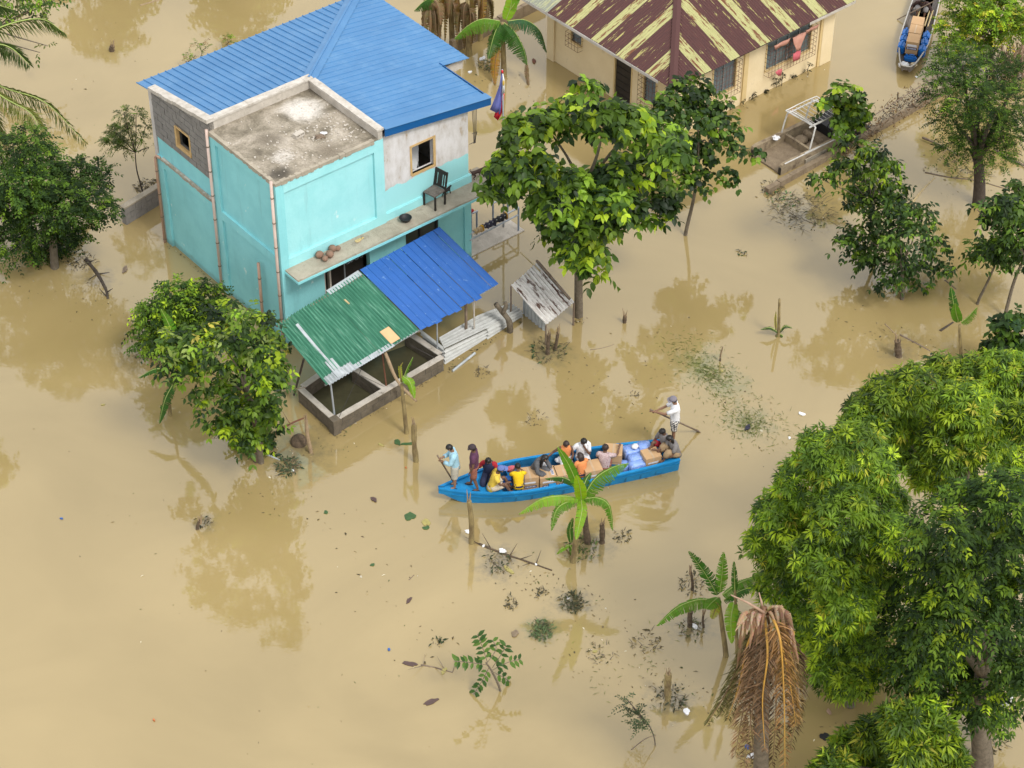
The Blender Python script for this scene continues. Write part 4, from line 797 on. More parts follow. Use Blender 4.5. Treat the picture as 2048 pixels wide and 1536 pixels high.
# ------------------------------------------------------------------ cream bungalow (local: x along the right wall, y along the left wall)
QO = Vector((4.832, 11.335, 0)); QY = R(40.45)
QM = Matrix.Translation(QO) @ Matrix.Rotation(QY, 4, 'Z')
bung = thing('cream_bungalow', 'cream bungalow with peeling brown and lime striped roof', 'house', QO, QY)
def qbox(name, mat, *bx, parent=bung):
    b = MB()
    for a, c in bx: b.box(a, c)
    return b.build(name, mat, parent)
# left wall (x=0) with door, small window, window ; right wall (y=0) with two windows
qbox('wall', M['cream'], ((0.0, 2.72, -1), (.15, 4.22, 2.3)), ((0.0, 4.72, -1), (.15, 5.75, 2.3)), ((0.0, 4.22, -1), (.15, 4.72, 1.10)), ((0.0, 4.22, 1.50), (.15, 4.72, 2.3)), ((0.0, 1.98, 1.75), (.15, 2.72, 2.3)), ((0.0, 1.45, -1), (.15, 1.98, 2.3)), ((0.0, 0.9, -1), (.15, 1.45, 0.6)), ((0.0, 0.9, 1.7), (.15, 1.45, 2.3)), ((0, 0, -1), (.15, 0.9, 2.3)))
qbox('wall', M['cream'], ((.15, 0.0, -1), (1.45, .15, 2.3)), ((1.45, 0, -1), (2.42, .15, 0.75)), ((1.45, 0, 1.8), (2.42, .15, 2.3)), ((2.42, 0, -1), (3.70, .15, 2.3)), ((3.70, 0, -1), (5.65, .15, 0.75)), ((3.70, 0, 1.75), (5.65, .15, 2.3)), ((5.65, 0, -1), (6.6, .15, 2.3)))
qbox('back_wall', M['cream'], ((6.45, .15, -1), (6.6, 5.75, 2.3)), ((.15, 5.6, -1), (6.45, 5.75, 2.3)))
qbox('pilaster', M['cream_trim'], ((2.72, -0.05, -1), (2.90, 0.0, 2.28))); qbox('pilaster', M['cream_trim'], ((6.02, -0.05, -1), (6.12, 0.0, 2.28)))
qbox('pilaster', M['cream'], ((6.12, -0.06, -1), (6.62, 0.0, 2.28))); qbox('pilaster', M['cream'], ((-0.06, 5.45, -1), (0.0, 5.77, 2.28))); qbox('pilaster', M['cream'], ((-0.05, -0.06, -1), (0.2, 0.0, 2.28)))
d0 = qbox('door', M['dark_wood'], ((0.05, 1.99, -1), (0.10, 2.71, 1.75)))
for i in range(7): qbox('slat', M['dark_wood'], ((0.035, 2.02, 0.05 + i * 0.24), (0.05, 2.68, 0.24 + i * 0.24)), parent=d0)
qbox('door_frame', M['cream_trim'], ((-0.01, 2.705, -1), (0.1, 2.76, 1.78)), ((-0.01, 1.94, -1), (0.1, 1.99, 1.78)))
def qwindow(axis, a0, a1, z0, z1, npane, label):
    # axis 0: in the right wall (along x); axis 1: in the left wall (along y)
    f = (lambda s, d, z: (s, d, z)) if axis == 0 else (lambda s, d, z: (d, s, z))
    def bx(s0, s1, d0_, d1_, za, zb):
        return (f(s0, d0_, za), f(s1, d1_, zb))
    w = qbox('window', M['cream_trim'], bx(a0 - .05, a1 + .05, -0.012, 0.02, z0 - .06, z0), bx(a0 - .05, a0, -0.012, 0.02, z0, z1), bx(a1, a1 + .05, -0.012, 0.02, z0, z1)); tag(w, label)
    pw = (a1 - a0) / npane
    qbox('back', M['dark'], bx(a0, a1, 0.13, 0.14, z0, z1), parent=w)
    for i in range(npane):
        s0 = a0 + i * pw
        qbox('mullion', M['steel'], bx(s0 - .015, s0 + .015, 0.03, 0.09, z0, z1), parent=w)
        lv = 0
        z = z0 + 0.03
        while z < z1 - 0.05:
            m_ = MB(); q = [f(s0 + .02, 0.04, z), f(s0 + pw - .02, 0.04, z), f(s0 + pw - .02, 0.10, z + .085), f(s0 + .02, 0.10, z + .085)]
            m_.prism(q, f(0, -0.005, 0.004)); m_.build('louvre', M['louvre'], w); z += 0.105
    # projecting iron grille
    g_ = MB(); d0_ = -0.20
    s = a0 - .06
    k = int((a1 - a0 + .12) / 0.13)
    for i in range(k + 1):
        s = a0 - .06 + (a1 - a0 + .12) * i / k; g_.tube([f(s, d0_, z0 - .12), f(s, d0_, z1 + .02)], 0.007, 4)
    k = int((z1 - z0 + .14) / 0.15)
    for i in range(k + 1):
        z = z0 - .12 + (z1 - z0 + .14) * i / k; g_.tube([f(a0 - .06, 0, z), f(a0 - .06, d0_, z), f(a1 + .06, d0_, z), f(a1 + .06, 0, z)], 0.007, 4)
    g_.build('grille', M['rust'], w); return w
qwindow(0, 3.72, 5.63, 0.78, 1.72, 4, 'wide louvred window with grille and hanging cloths'); w2 = qwindow(0, 1.47, 2.40, 0.78, 1.78, 2, 'narrow louvred window with rusty grille'); qwindow(1, 0.92, 1.43, 0.63, 1.68, 1, 'tall window with grille near the corner'); qwindow(1, 4.24, 4.70, 1.12, 1.48, 1, 'tiny high window with grille')
def rag(mat, pts, label, dep=0.0):
    b = MB(); n_ = len(pts)
    vs = []
    for i, (u0, u1, z) in enumerate(pts):
        for j in range(6): vs.append((lerp(u0, u1, j / 5), -0.235 - 0.02 * math.sin(j * 1.9 + i) - dep, z))
    o = b.add(vs, [(i * 6 + j, i * 6 + j + 1, i * 6 + j + 7, i * 6 + j + 6) for i in range(n_ - 1) for j in range(5)]).build('hung_cloth', mat, None, True)
    md = o.modifiers.new('thick', 'SOLIDIFY'); md.thickness = 0.008
    o.matrix_world = QM; tag(o, label, 'cloth', 'cloths on the window grille'); return o
rag(M['salmon_cloth'], [(4.55, 5.2, 1.74), (4.6, 5.1, 1.5), (4.72, 5.0, 1.3), (4.78, 4.95, 1.15)], 'salmon cloth hung over the middle of the wide grille'); rag(M['pink_cloth'], [(4.62, 4.95, 1.16), (4.60, 4.98, 0.98), (4.66, 4.96, 0.84)], 'bright pink cloth hanging low on the wide grille', 0.02)
rag(M['pink_cloth'], [(3.9, 4.2, 0.80), (3.95, 4.22, 0.70), (4.08, 4.2, 0.56)], 'pink rag drooping from the lower left corner of the grille'); rag(M['salmon_cloth'], [(3.75, 4.45, 1.78), (3.8, 4.4, 1.62)], 'short salmon strip at the top left of the wide grille'); rag(M['salmon_cloth'], [(5.1, 5.7, 1.78), (5.15, 5.66, 1.66)], 'short salmon strip at the top right of the wide grille')
# hipped roof of painted corrugated sheets
EZ, E0, E1, V0 = 2.33, -0.80, 6.85, -0.58; SL = 0.375; V1 = 6.15
bl = math.sqrt(1 + SL * SL)
broof = MB().add([(E0 + .05, V0 + .05, EZ - .03), (E1 - .05, V0 + .05, EZ - .03), (E1 - .05, V1, EZ - .03), (E0 + .05, V1, EZ - .03)], [(0, 1, 2, 3)]).build('roof', M['dark_wood'], bung)
half = (V1 - V0) / 2
def striped(org, sd_, td_, slen, ttop, first, lime_w, brown_w, grey_from=None):
    s = 0.0; k = first; g_ = random.Random(int(slen * 10))
    while s < slen - 0.02:
        wd = (lime_w if k else brown_w) * g_.uniform(0.92, 1.08); e = min(slen, s + wd)
        mt = M['roof_lime'] if k else M['roof_brown']
        if grey_from and s > grey_from: mt = M['roof_grey']
        sheet('roof_sheet', mt, broof, Vector(org) + Vector((0, 0, 0.006 * k)), sd_, td_, s, e, -0.01 - g_.uniform(0, .02), lambda q: max(0.03, ttop(q)), corr(0.095, 0.012), 0.016)
        s = e; k = 1 - k
M['roof_grey'] = pmat('mossy_grey_sheet', (0.30, 0.31, 0.24), (0.20, 0.21, 0.16), 4, 0.8, stain=(0.42, 0.42, 0.2), sscale=2, stretch=(5, .7, 1), coord='UV')
striped((E0, V0, EZ), (1, 0, 0), Vector((0, 1, SL)) / bl, E1 - E0, lambda s: min(s, E1 - E0 - s, half) * bl, 1, 0.40, 0.80)
striped((E0, V0, EZ), (0, 1, 0), Vector((1, 0, SL)) / bl, V1 - V0, lambda s: min(s, V1 - V0 - s, half) * bl, 0, 0.34, 0.84, 5.0)
striped((E1, V0, EZ), (0, 1, 0), Vector((-1, 0, SL)) / bl, V1 - V0, lambda s: min(s, V1 - V0 - s, half) * bl, 0, 0.34, 0.84)
hd = Vector((1, 1, SL)); hp = MB(); hn = Vector((1, -1, 0)).normalized()
for a, b, z0, z1 in ((-0.12, 0, 0.0, 0.05), (0, 0.12, 0.05, 0.0)):
    p0 = Vector((E0, V0, EZ + .02)); p1 = p0 + hd * half
    hp.add([p0 + hn * a + Vector((0, 0, z0)), p0 + hn * b + Vector((0, 0, z1)), p1 + hn * b + Vector((0, 0, z1)), p1 + hn * a + Vector((0, 0, z0))], [(0, 1, 2, 3)])
hp.build('hip_cap', M['roof_brown'], broof)
fa = MB(); 
fa.box((E0 - .03, V0 + .6, EZ - .11), (E0 - .01, V1, EZ - .015)).build('fascia', M['plaster'], broof)
MB().box((E1 - 2.0, V0 - .03, EZ - .10), (E1, V0 - .01, EZ - .015)).build('fascia', M['conc_light'], broof)
tr = MB()
for i in range(14):
    x = 0.2 + i * 0.45; tr.tube([(x, V0 + .03, EZ - .05), (x + .22, -0.0, EZ - .22)], 0.012, 4).tube([(x + .22, 0, EZ - .22), (x + .45, V0 + .03, EZ - .05)], 0.012, 4)
tr.tube([(E0, V0 + .03, EZ - .04), (E1, V0 + .03, EZ - .04)], 0.02, 5).tube([(E0 + .03, V0, EZ - .04), (E0 + .03, V1, EZ - .04)], 0.02, 5)
for i in range(6):
    y = -.2 + i * 0.4; tr.tube([(E0 + .03, y, EZ - .05), (0, y + .2, EZ - .22)], 0.012, 4)
tr.build('eave_truss', M['iron'], broof)

# ------------------------------------------------------------------ mud-covered pickup, sunk to its sides
p0, p1 = W(1563, 334, .3), W(1657, 288, .3); dx = (p1 - p0); dx.z = 0; TY = math.atan2(dx.y, dx.x)
pk = thing('sunken_pickup', 'mud-coated open pickup sunk to its sides with a white roll cage', 'pickup', Vector((p0.x, p0.y, 0)), TY)
# local x: from the tail towards the nose, y: across (0 near side .. 1.25 far side)
TL, TW = 4.0, 1.30
def tk(name, mat, *bx, parent=pk):
    b = MB()
    for a, c in bx: b.box(a, c)
    return b.build(name, mat, parent)
def sidewall(y0, y1, nm):
    pr = MB(); prof = [(0.0, -0.5), (2.75, -0.5), (2.75, 0.30), (2.4, 0.36), (0.14, 0.36), (0.03, 0.33), (0.0, 0.26)]
    return pr.prism([(x, y0, z) for x, z in prof], (0, y1 - y0, 0)).build(nm, M['mud_pale'], pk)
sidewall(0.0, 0.10, 'side_panel'); sidewall(TW - 0.14, TW, 'side_panel')
tk('side_rail', M['cage'], ((0.12, -0.015, 0.345), (2.4, 0.012, 0.37)))
tk('tailgate', M['mud'], ((0.0, 0.10, -0.5), (0.06, TW - 0.14, 0.06)))
for y in (0.0, TW - .14): tk('tail_lamp', M['rubber'], ((-0.03, y + .01, 0.02), (0.0, y + .09, 0.24)))
tk('bed_floor', M['mud'], ((0.06, 0.10, -0.3), (1.25, TW - .14, 0.05)))
tk('bulkhead', M['mud_pale'], ((1.25, 0.10, -0.5), (1.33, TW - .14, 0.30)))
tk('cab_floor', M['mud'], ((1.33, 0.10, -0.5), (2.75, TW - .14, 0.02)))
g_ = random.Random(8)
for x, y in ((1.62, 0.38), (1.62, 0.85)):
    MB().ellipsoid((x, y, 0.10), (0.24, 0.2, 0.12), 12, 7, jit=0.05, rng=g_).ellipsoid((x + .28, y, 0.16), (0.10, 0.2, 0.16), 12, 7, jit=0.05, rng=g_).build('seat', M['mud'], pk, True)
hood = MB(); prof = [(2.75, 0.30), (3.1, 0.26), (3.7, 0.12), (3.95, -0.05), (3.95, -.5), (2.75, -.5)]
hood.prism([(x, 0.04, z) for x, z in prof], (0, TW - .08, 0)).build('bonnet', M['rubber'], pk)
tk('dashboard', M['rubber'], ((2.45, 0.12, 0.0), (2.75, TW - .16, 0.34)))
MB().tube([(2.40 + .0, 0.42 + .14 * math.cos(t), 0.42 + .14 * math.sin(t)) for t in [k * math.pi / 8 for k in range(17)]], 0.014, 6).build('steering_wheel', M['rubber'], pk)
sw = MB(); rr = []
for k in range(18):
    t = 2 * math.pi * k / 18; rr.append([Vector((2.98 + (0.20 + .075 * math.cos(a)) * math.cos(t), 0.95 + (0.20 + .075 * math.cos(a)) * math.sin(t), 0.40 + .07 * math.sin(a) + .12 * math.cos(t))) for a in [i * math.pi / 4 for i in range(8)]])
rr.append(rr[0]); sw.loft(rr, cap=False).build('spare_tyre', M['rubber'], pk, True)
cg = MB(); h_ = 1.08
def loop(x, y0, y1, h, r=0.026): return MB().tube(curve([(x, y0, 0.30), (x + .16, y0 + .02, h - .12), (x + .22, y0 + .14, h), (x + .22, y1 - .14, h), (x + .16, y1 - .02, h - .12), (x, y1, 0.30)], 4), r, 7)
loop(1.15, 0.05, TW - .07, h_).build('roll_hoop', M['cage'], pk, True); loop(2.10, 0.05, TW - .07, h_).build('roll_hoop', M['cage'], pk, True)
for y in (0.18, TW - .2): MB().tube([(1.2, y, h_), (2.42, y, h_)], 0.024, 7).build('cage_rail', M['cage'], pk)
MB().tube(curve([(1.30, .16, h_ + .05), (1.22, TW - .2, h_ + .05), (1.35, TW - .12, h_ + .06), (2.35, TW - .12, h_ + .06), (2.45, TW - .25, h_ + .05), (2.45, .25, h_ + .05), (2.35, .14, h_ + .05), (1.30, .16, h_ + .05)], 3), 0.016, 6).build('rack_frame', M['cage'], pk)
for i in range(8): MB().tube([(1.27 + i * .155, 0.16, h_ + .04), (1.27 + i * .155, TW - .16, h_ + .04)], 0.009, 5).build('rack_bar', M['cage'], pk)
MB().tube([(2.4, TW - .2, h_), (2.75, TW - .1, .36), (3.3, TW - .1, .30)], 0.014, 6).tube([(2.4, .16, .8), (2.75, .08, .36)], 0.016, 6).tube([(0.9, -.02, .42), (3.2, -.02, .34)], 0.012, 6).build('stay_wire', M['cage'], pk)
o = MB().ellipsoid((0, 0, 0), (0.11, 0.09, 0.07), 10, 6, jit=0.35, rng=g_).build('plastic_bag', M['white_bag']); o.location = W(1552, 276, .42); tag(o, 'white plastic bag caught on the sunken pickup side', 'bag')
# low concrete footing in front of the pickup, overgrown with dead vines
p0, p1 = W(1537, 384, .08), W(1895, 183, .08); d1 = p1 - p0; d1.z = 0
fw_ = thing('low_garden_wall', 'long low concrete wall awash in front of the sunken pickup', 'wall', Vector((p0.x, p0.y, 0)), math.atan2(d1.y, d1.x))
ln = d1.length; n_ = 16
for i in range(n_): MB().box((ln * i / n_ + .004, 0, -0.5), (ln * (i + 1) / n_ - .004, 0.16, 0.18 + rb.uniform(-.02, .02))).build('wall_segment', M['mud'], fw_)
MB().box((1.9, 0.30, -0.5), (4.4, 0.40, 0.16)).build('wall_segment', M['concrete'], fw_)
# ------------------------------------------------------------------ people
SK = {}
def person(label, loc, yaw, skin='skin', s=1.0, pose='stand', arms=None, legs=None, lean=0.0, turn=0.0, nod=0.15, shirt=None, sleeve=0.5, shorts=None, short_len=0.85, hair='hair', long_hair=False, cap=None, feet=None, extra=None, vest=None, brim=0.10):
    # local frame: x right, y the way the person faces, z up; origin under the feet (stand) or under the seat (sit)
    t = thing('person', label, 'person', loc, yaw); s *= .90; t.scale = (s, s, s)
    if pose == 'stand': pel = Vector((0, 0, 0.86)); lg = {1: ((0.09, 0.02, 0.46), (0.10, -0.02, 0.07)), -1: ((-0.09, 0.03, 0.46), (-0.10, 0.03, 0.07))}
    elif pose == 'bench': pel = Vector((0, 0, 0.10)); lg = {1: ((0.11, 0.40, 0.10), (0.11, 0.40, -0.30)), -1: ((-0.11, 0.40, 0.10), (-0.11, 0.42, -0.30))}
    else: pel = Vector((0, 0, 0.10)); lg = {1: ((0.15, 0.34, 0.36), (0.12, 0.46, 0.04)), -1: ((-0.15, 0.34, 0.34), (-0.12, 0.46, 0.04))}
    if legs: lg.update(legs)
    cl, sl = math.cos(lean), math.sin(lean)
    def T(x, y, z): return pel + Vector((x, y * cl + z * sl, -y * sl + z * cl))   # torso space, leans forward
    spine, chest, neck = T(0, 0.0, 0.18), T(0, 0.0, 0.34), T(0, 0.01, 0.50)
    hy = T(0, 0.02, 0.57); hc_, htop = hy + Vector((math.sin(turn) * -0.02, 0.025 + nod * 0.1, 0.06)), hy + Vector((math.sin(turn) * -0.02, 0.015 + nod * 0.05, 0.145))
    v = [pel, spine, chest, neck, hy, hc_, htop]; r = [(0.125), (0.115), (0.135), 0.055, 0.062, 0.088, 0.062]; e = [(0, 1), (1, 2), (2, 3), (3, 4), (4, 5), (5, 6)]
    def ch(st, pts, rad):
        k = st
        for q, rr in zip(pts, rad): v.append(Vector(q)); r.append(rr); e.append((k, len(v) - 1)); k = len(v) - 1
        return k
    fd = Matrix.Rotation(turn, 3, 'Z')
    ch(5, [hc_ + fd @ Vector((0, 0.095, -0.005))], [0.016])                         # nose
    J = {}
    for sx in (1, -1):
        sh = T(sx * 0.175, 0, 0.43)
        a = (arms or {}).get(sx)
        if a is None: el, wr_ = T(sx * 0.23, -0.02, 0.16), T(sx * 0.20, 0.10, -0.05)
        else: el, wr_ = Vector(a[0]), Vector(a[1])
        J[sx] = (sh, el, wr_)
        k = ch(2, [sh, sh.lerp(el, 0.5), el, el.lerp(wr_, 0.5), wr_], [0.06, 0.047, 0.038, 0.036, 0.026])
        hdv = (wr_ - el).normalized(); sd2 = hdv.cross(Vector((0, 0, 1)))
        sd2 = sd2.normalized() if sd2.length > 0.1 else Vector((sx, 0, 0))
        pm = wr_ + hdv * 0.06; kp = ch(k, [pm], [0.032])
        for fi, (of, ln_) in enumerate(((-0.027, 0.06), (-0.009, 0.072), (0.009, 0.068), (0.027, 0.052))):
            ch(kp, [pm + hdv * 0.035 + sd2 * of, pm + hdv * (0.035 + ln_ * 0.6) + sd2 * of * 1.1, pm + hdv * (0.03 + ln_) + sd2 * of - Vector((0, 0, 0.02))], [0.010, 0.009, 0.008])
        ch(kp, [wr_ + hdv * 0.03 - sd2 * 0.035 * sx, wr_ + hdv * 0.07 - sd2 * 0.055 * sx], [0.011, 0.009])
        kn_, an = [Vector(q) for q in lg[sx]]; hp_ = pel + Vector((sx * 0.085, 0.01, -0.03))
        J['l%d' % sx] = (hp_, kn_, an)
        toe = an + Vector((0, 0.14, -0.035))
        ch(0, [hp_, hp_.lerp(kn_, 0.5), kn_, kn_.lerp(an, 0.4), an, an.lerp(toe, .6), toe], [0.10, 0.078, 0.055, 0.052, 0.034, 0.036, 0.026])
    body = skin_obj('body', v, e, r, M[skin], t, 1, 1)
    # face details, ears, hair
    fc = MB()
    for sx in (1, -1): fc.ellipsoid(hc_ + fd @ Vector((sx * 0.032, 0.083, 0.012)), (0.012, 0.006, 0.008), 7, 5)
    fc.box((-0.022, -0.004, -0.003), (0.022, 0.004, 0.004), Matrix.Translation(hc_ + fd @ Vector((0, 0.078, -0.045))) @ fd.to_4x4())
    fc.build('eyes_and_mouth', M['hair'], t, True)
    er = MB()
    for sx in (1, -1): er.ellipsoid(hc_ + fd @ Vector((sx * 0.09, 0.0, 0.0)), (0.014, 0.022, 0.032), 7, 5)
    er.build('ears', M[skin], t, True)
    g_ = random.Random(len(label)); hm = M[hair]
    back = Matrix.Rotation(-0.45, 3, 'X'); hb = MB()
    hb.ellipsoid(hc_ + Vector((0, -0.012, 0.022)), (0.098, 0.107, 0.102), 14, 8, M=fd @ Matrix.Rotation(0.42, 3, 'X'), jit=0.05, rng=g_, v1=0.60)
    if long_hair:
        rg = []
        for k, (yy_, zz, w1, d1_) in enumerate(((-0.06, 0.07, 0.10, 0.06), (-0.10, -0.04, 0.115, 0.06), (-0.13, -0.16, 0.10, 0.05), (-0.14, -0.30, 0.07, 0.035), (-0.13, -0.38, 0.025, 0.015))):
            c0 = hc_ + fd @ Vector((0, yy_ * 0.9, zz)); rg.append([c0 + fd @ Vector((w1 * math.cos(q), d1_ * math.sin(q), 0)) for q in [i * math.pi / 5 for i in range(10)]])
        hb.loft(rg)
    hb.build('hair', hm, t, True)
    if cap:
        cb_ = MB().ellipsoid(hc_ + Vector((0, -0.005, 0.035)), (0.104, 0.112, 0.105), 14, 6, M=fd @ Matrix.Rotation(-0.1, 3, 'X'), v1=0.5)
        bc = hc_ + Vector((0, 0, 0.03)); arc = []
        for i in range(9):
            q = math.pi * (0.1 + 0.8 * i / 8); arc.append((bc + fd @ Vector((0.115 * math.cos(q), 0.11 * math.sin(q), 0.0)), bc + fd @ Vector((0.115 * math.cos(q), 0.10 + brim * math.sin(q), -0.02))))
        cb_.add([p for ab in arc for p in ab] + [p + Vector((0, 0, .008)) for ab in arc for p in ab], [(2 * i, 2 * i + 2, 2 * i + 3, 2 * i + 1) for i in range(8)] + [(18 + 2 * i, 18 + 2 * i + 1, 18 + 2 * i + 3, 18 + 2 * i + 2) for i in range(8)])
        cb_.build('cap', cap, t, True)
    def ring(c, w, d_, axis_x=Vector((1, 0, 0)), axis_y=Vector((0, 1, 0)), n_=14, wob=0.0):
        return [c + axis_x * (w * math.cos(2 * math.pi * i / n_) * (1 + wob * math.sin(5 * i + n_))) + axis_y * (d_ * math.sin(2 * math.pi * i / n_) * (1 + wob * math.cos(3 * i))) for i in range(n_)]
    def torso(mat, name, o_=0.0, z0=-0.10, open_=False):
        ty = Vector((0, cl, -sl)); b = MB()
        rs = [ring(T(0, 0, z0), 0.175 + o_, 0.135 + o_, axis_y=ty, wob=0.04), ring(T(0, 0, 0.02), 0.170 + o_, 0.130 + o_, axis_y=ty, wob=0.03), ring(T(0, 0, 0.16), 0.160 + o_, 0.122 + o_, axis_y=ty, wob=0.03), ring(T(0, 0, 0.32), 0.185 + o_, 0.132 + o_, axis_y=ty, wob=0.02), ring(T(0, 0, 0.42), 0.190 + o_, 0.115 + o_, axis_y=ty), ring(T(0, 0, 0.475), 0.135 + o_, 0.095 + o_, axis_y=ty), ring(T(0, 0.01, 0.51), 0.062 + o_, 0.062 + o_, axis_y=ty)]
        b.loft(rs)
        if sleeve > 0:
            for sx in (1, -1):
                sh, el, wr_ = J[sx]
                pts = [sh + Vector((-sx * 0.06, 0, 0.0)), sh, sh.lerp(el, min(1, sleeve))] if sleeve <= 1 else [sh + Vector((-sx * 0.06, 0, 0)), sh, sh.lerp(el, .5), el, el.lerp(wr_, sleeve - 1)]
                b.tube(curve(pts, 3), [0.085 - 0.025 * i / (3 * (len(pts) - 1)) + o_ for i in range(3 * (len(pts) - 1) + 1)], 9)
        b.build(name, mat, t, True)
    if shirt is not None: torso(shirt, 'shirt')
    if vest is not None:
        sv = sleeve; sleeve = 0; torso(vest, 'vest', 0.012, 0.0); sleeve = sv
    if shorts is not None:
        b = MB()
        b.ellipsoid(pel + Vector((0, 0, -0.01)), (0.172, 0.142, 0.13), 14, 8)
        for sx in (1, -1):
            hp_, kn_, an = J['l%d' % sx]; en = hp_.lerp(kn_, short_len) if short_len <= 1 else None
            pts = [hp_ + Vector((0, 0, .03)), hp_.lerp(kn_, .4), en] if en is not None else [hp_ + Vector((0, 0, .03)), hp_.lerp(kn_, .5), kn_, kn_.lerp(an, short_len - 1)]
            b.tube(curve(pts, 3), [0.115 - 0.028 * i / (3 * (len(pts) - 1)) for i in range(3 * (len(pts) - 1) + 1)], 10)
        b.build('shorts', shorts, t, True)
    if feet is not None:
        for sx in (1, -1):
            an = J['l%d' % sx][2]; MB().ellipsoid(an + Vector((0, 0.055, -0.062)), (0.052, 0.135, 0.018), 10, 5).build('sandal', feet, t, True)
    return t
C = {}
C['sky'] = solid('light_blue_shirt', (0.36, 0.60, 0.72)); C['khaki'] = solid('grey_khaki_shorts', (0.46, 0.44, 0.37)); C['purple'] = solid('dark_purple_shirt', (0.10, 0.035, 0.075))
C['plaid'] = pmat('rust_plaid', (0.36, 0.13, 0.075), (0.16, 0.07, 0.06), 26, 0.9); C['red'] = solid('red_shirt', (0.40, 0.02, 0.03)); C['navy'] = solid('navy_vest', (0.022, 0.028, 0.07))
C['pale_yellow'] = solid('pale_yellow_shirt', (0.72, 0.52, 0.07), k=.85); C['print'] = pmat('white_floral_shorts', (0.68, 0.60, 0.48), (0.40, 0.34, 0.25), 30, 0.9); C['bcap'] = solid('blue_cap', (0.13, 0.18, 0.42))
C['yellow'] = solid('bright_yellow_shirt', (0.80, 0.52, 0.01), k=.88); C['grey'] = solid('charcoal_jacket', (0.11, 0.11, 0.115)); C['lgrey'] = solid('grey_shirt', (0.22, 0.205, 0.20)); C['orange'] = solid('orange_top', (0.75, 0.27, 0.09), k=.88)
C['white'] = solid('white_shirt', (0.78, 0.78, 0.80), k=.92); C['floral'] = pmat('pale_floral_shirt', (0.62, 0.54, 0.52), (0.33, 0.18, 0.19), 34, 0.9); C['redshort'] = solid('red_shorts', (0.33, 0.015, 0.03)); C['black'] = solid('black_trousers', (0.02, 0.02, 0.022)); C['gcap'] = solid('grey_cap', (0.22, 0.20, 0.23)); C['tan'] = solid('tan_trousers', (0.36, 0.25, 0.14)); C['dcap'] = solid('dark_cap', (0.05, 0.035, 0.04))
def checker():
    mt, nt, N, L, b = nodes('checked_shorts'); tc = N.new('ShaderNodeTexCoord'); ck = N.new('ShaderNodeTexChecker'); ck.inputs['Scale'].default_value = 18
    mp = N.new('ShaderNodeMapping'); mp.inputs['Rotation'].default_value = (0.6, 0.5, 0.7); L.new(tc.outputs['Object'], mp.inputs[0]); L.new(mp.outputs[0], ck.inputs['Vector'])
    ck.inputs['Color1'].default_value = (0.02, 0.02, 0.025, 1); ck.inputs['Color2'].default_value = (0.7, 0.66, 0.6, 1); L.new(ck.outputs[0], b.inputs['Base Color']); b.inputs['Roughness'].default_value = 0.9; return mt
C['check'] = checker()

# ------------------------------------------------------------------ long blue boat (local x from bow to stern)
BOW = W(877, 977, .42); STN = W(1351, 899, .42); BOW.z = STN.z = 0
bd = STN - BOW; BL_ = bd.length; BYAW = math.atan2(bd.y, bd.x)
BMX = Matrix.Translation(BOW) @ Matrix.Rotation(BYAW, 4, 'Z')
boat = thing('long_blue_boat', 'long bright blue wooden boat crowded with people and cartons', 'boat', BOW, BYAW)
def half_w(x):
    t = x / BL_
    if t < 0.36: k = t / 0.36; return 0.02 + 0.57 * (1 - (1 - k) ** 1.75)
    return 0.59 - 0.20 * max(0, (t - 0.5) / 0.5) ** 2.0
def sheer(x): t = x / BL_; return 0.40 + 0.05 * max(0, 1 - t / 0.25) ** 2 + 0.03 * max(0, (t - .6) / .4)
st = [BL_ * i / 40 for i in range(41)]
def section(x, inset=0.0, zb=-0.15):
    w = max(0.006, half_w(x) - inset); z = sheer(x); wb2 = w * 0.72
    zb = zb + 0.47 * max(0, 1 - x / (0.17 * BL_)) ** 1.5
    return [Vector((x, -w, z)), Vector((x, -w * .93, z - .18)), Vector((x, -wb2, zb)), Vector((x, wb2, zb)), Vector((x, w * .93, z - .18)), Vector((x, w, z))]
h = MB(); h.loft([section(x) for x in st], cap=False, closed=False); h.add(section(st[-1]), [(0, 1, 2, 3, 4, 5)])
h.build('hull', M['boat_blue'], boat)
for sy in (-1, 1):
    MB().loft([[Vector((x, sy * (half_w(x) * .955 + .004), sheer(x) - .125)), Vector((x, sy * (half_w(x) * .955 + .018), sheer(x) - .125)), Vector((x, sy * (half_w(x) * .945 + .018), sheer(x) - .150)), Vector((x, sy * (half_w(x) * .945 + .004), sheer(x) - .150))] for x in st[2:]]).build('rubbing_strake', M['boat_blue'], boat)
h = MB(); h.loft([section(x, 0.035, 0.05) for x in st], cap=False, closed=False); h.add([v + Vector((-.03, 0, 0)) for v in section(st[-1], .03, .05)], [(5, 4, 3, 2, 1, 0)])
h.build('inner_planking', M['boat_in'], boat)
for sy in (-1, 1):
    g_ = MB(); rg = []
    for x in st:
        w = half_w(x); z = sheer(x); y0, y1 = sy * max(0.0, w - .05), sy * (w + .025)
        rg.append([Vector((x, y0, z + .012)), Vector((x, y1, z + .012)), Vector((x, y1, z - .03)), Vector((x, y0, z - .03))])
    g_.loft(rg).build('gunwale', M['boat_blue'], boat)
dk = MB(); xs = [x for x in st if x < BL_ * .265]
dk.loft([[Vector((x, -half_w(x) * .95 + .02, sheer(x) - .035)), Vector((x, 0, sheer(x) - .015)), Vector((x, half_w(x) * .95 - .02, sheer(x) - .035))] for x in xs], cap=False, closed=False)
xe = xs[-1]; dk.add([(xe, -half_w(xe) * .95, sheer(xe) - .035), (xe, half_w(xe) * .95, sheer(xe) - .035), (xe, half_w(xe) * .9, 0.06), (xe, -half_w(xe) * .9, .06)], [(0, 1, 2, 3)])
dk.build('bow_deck', M['boat_blue'], boat)
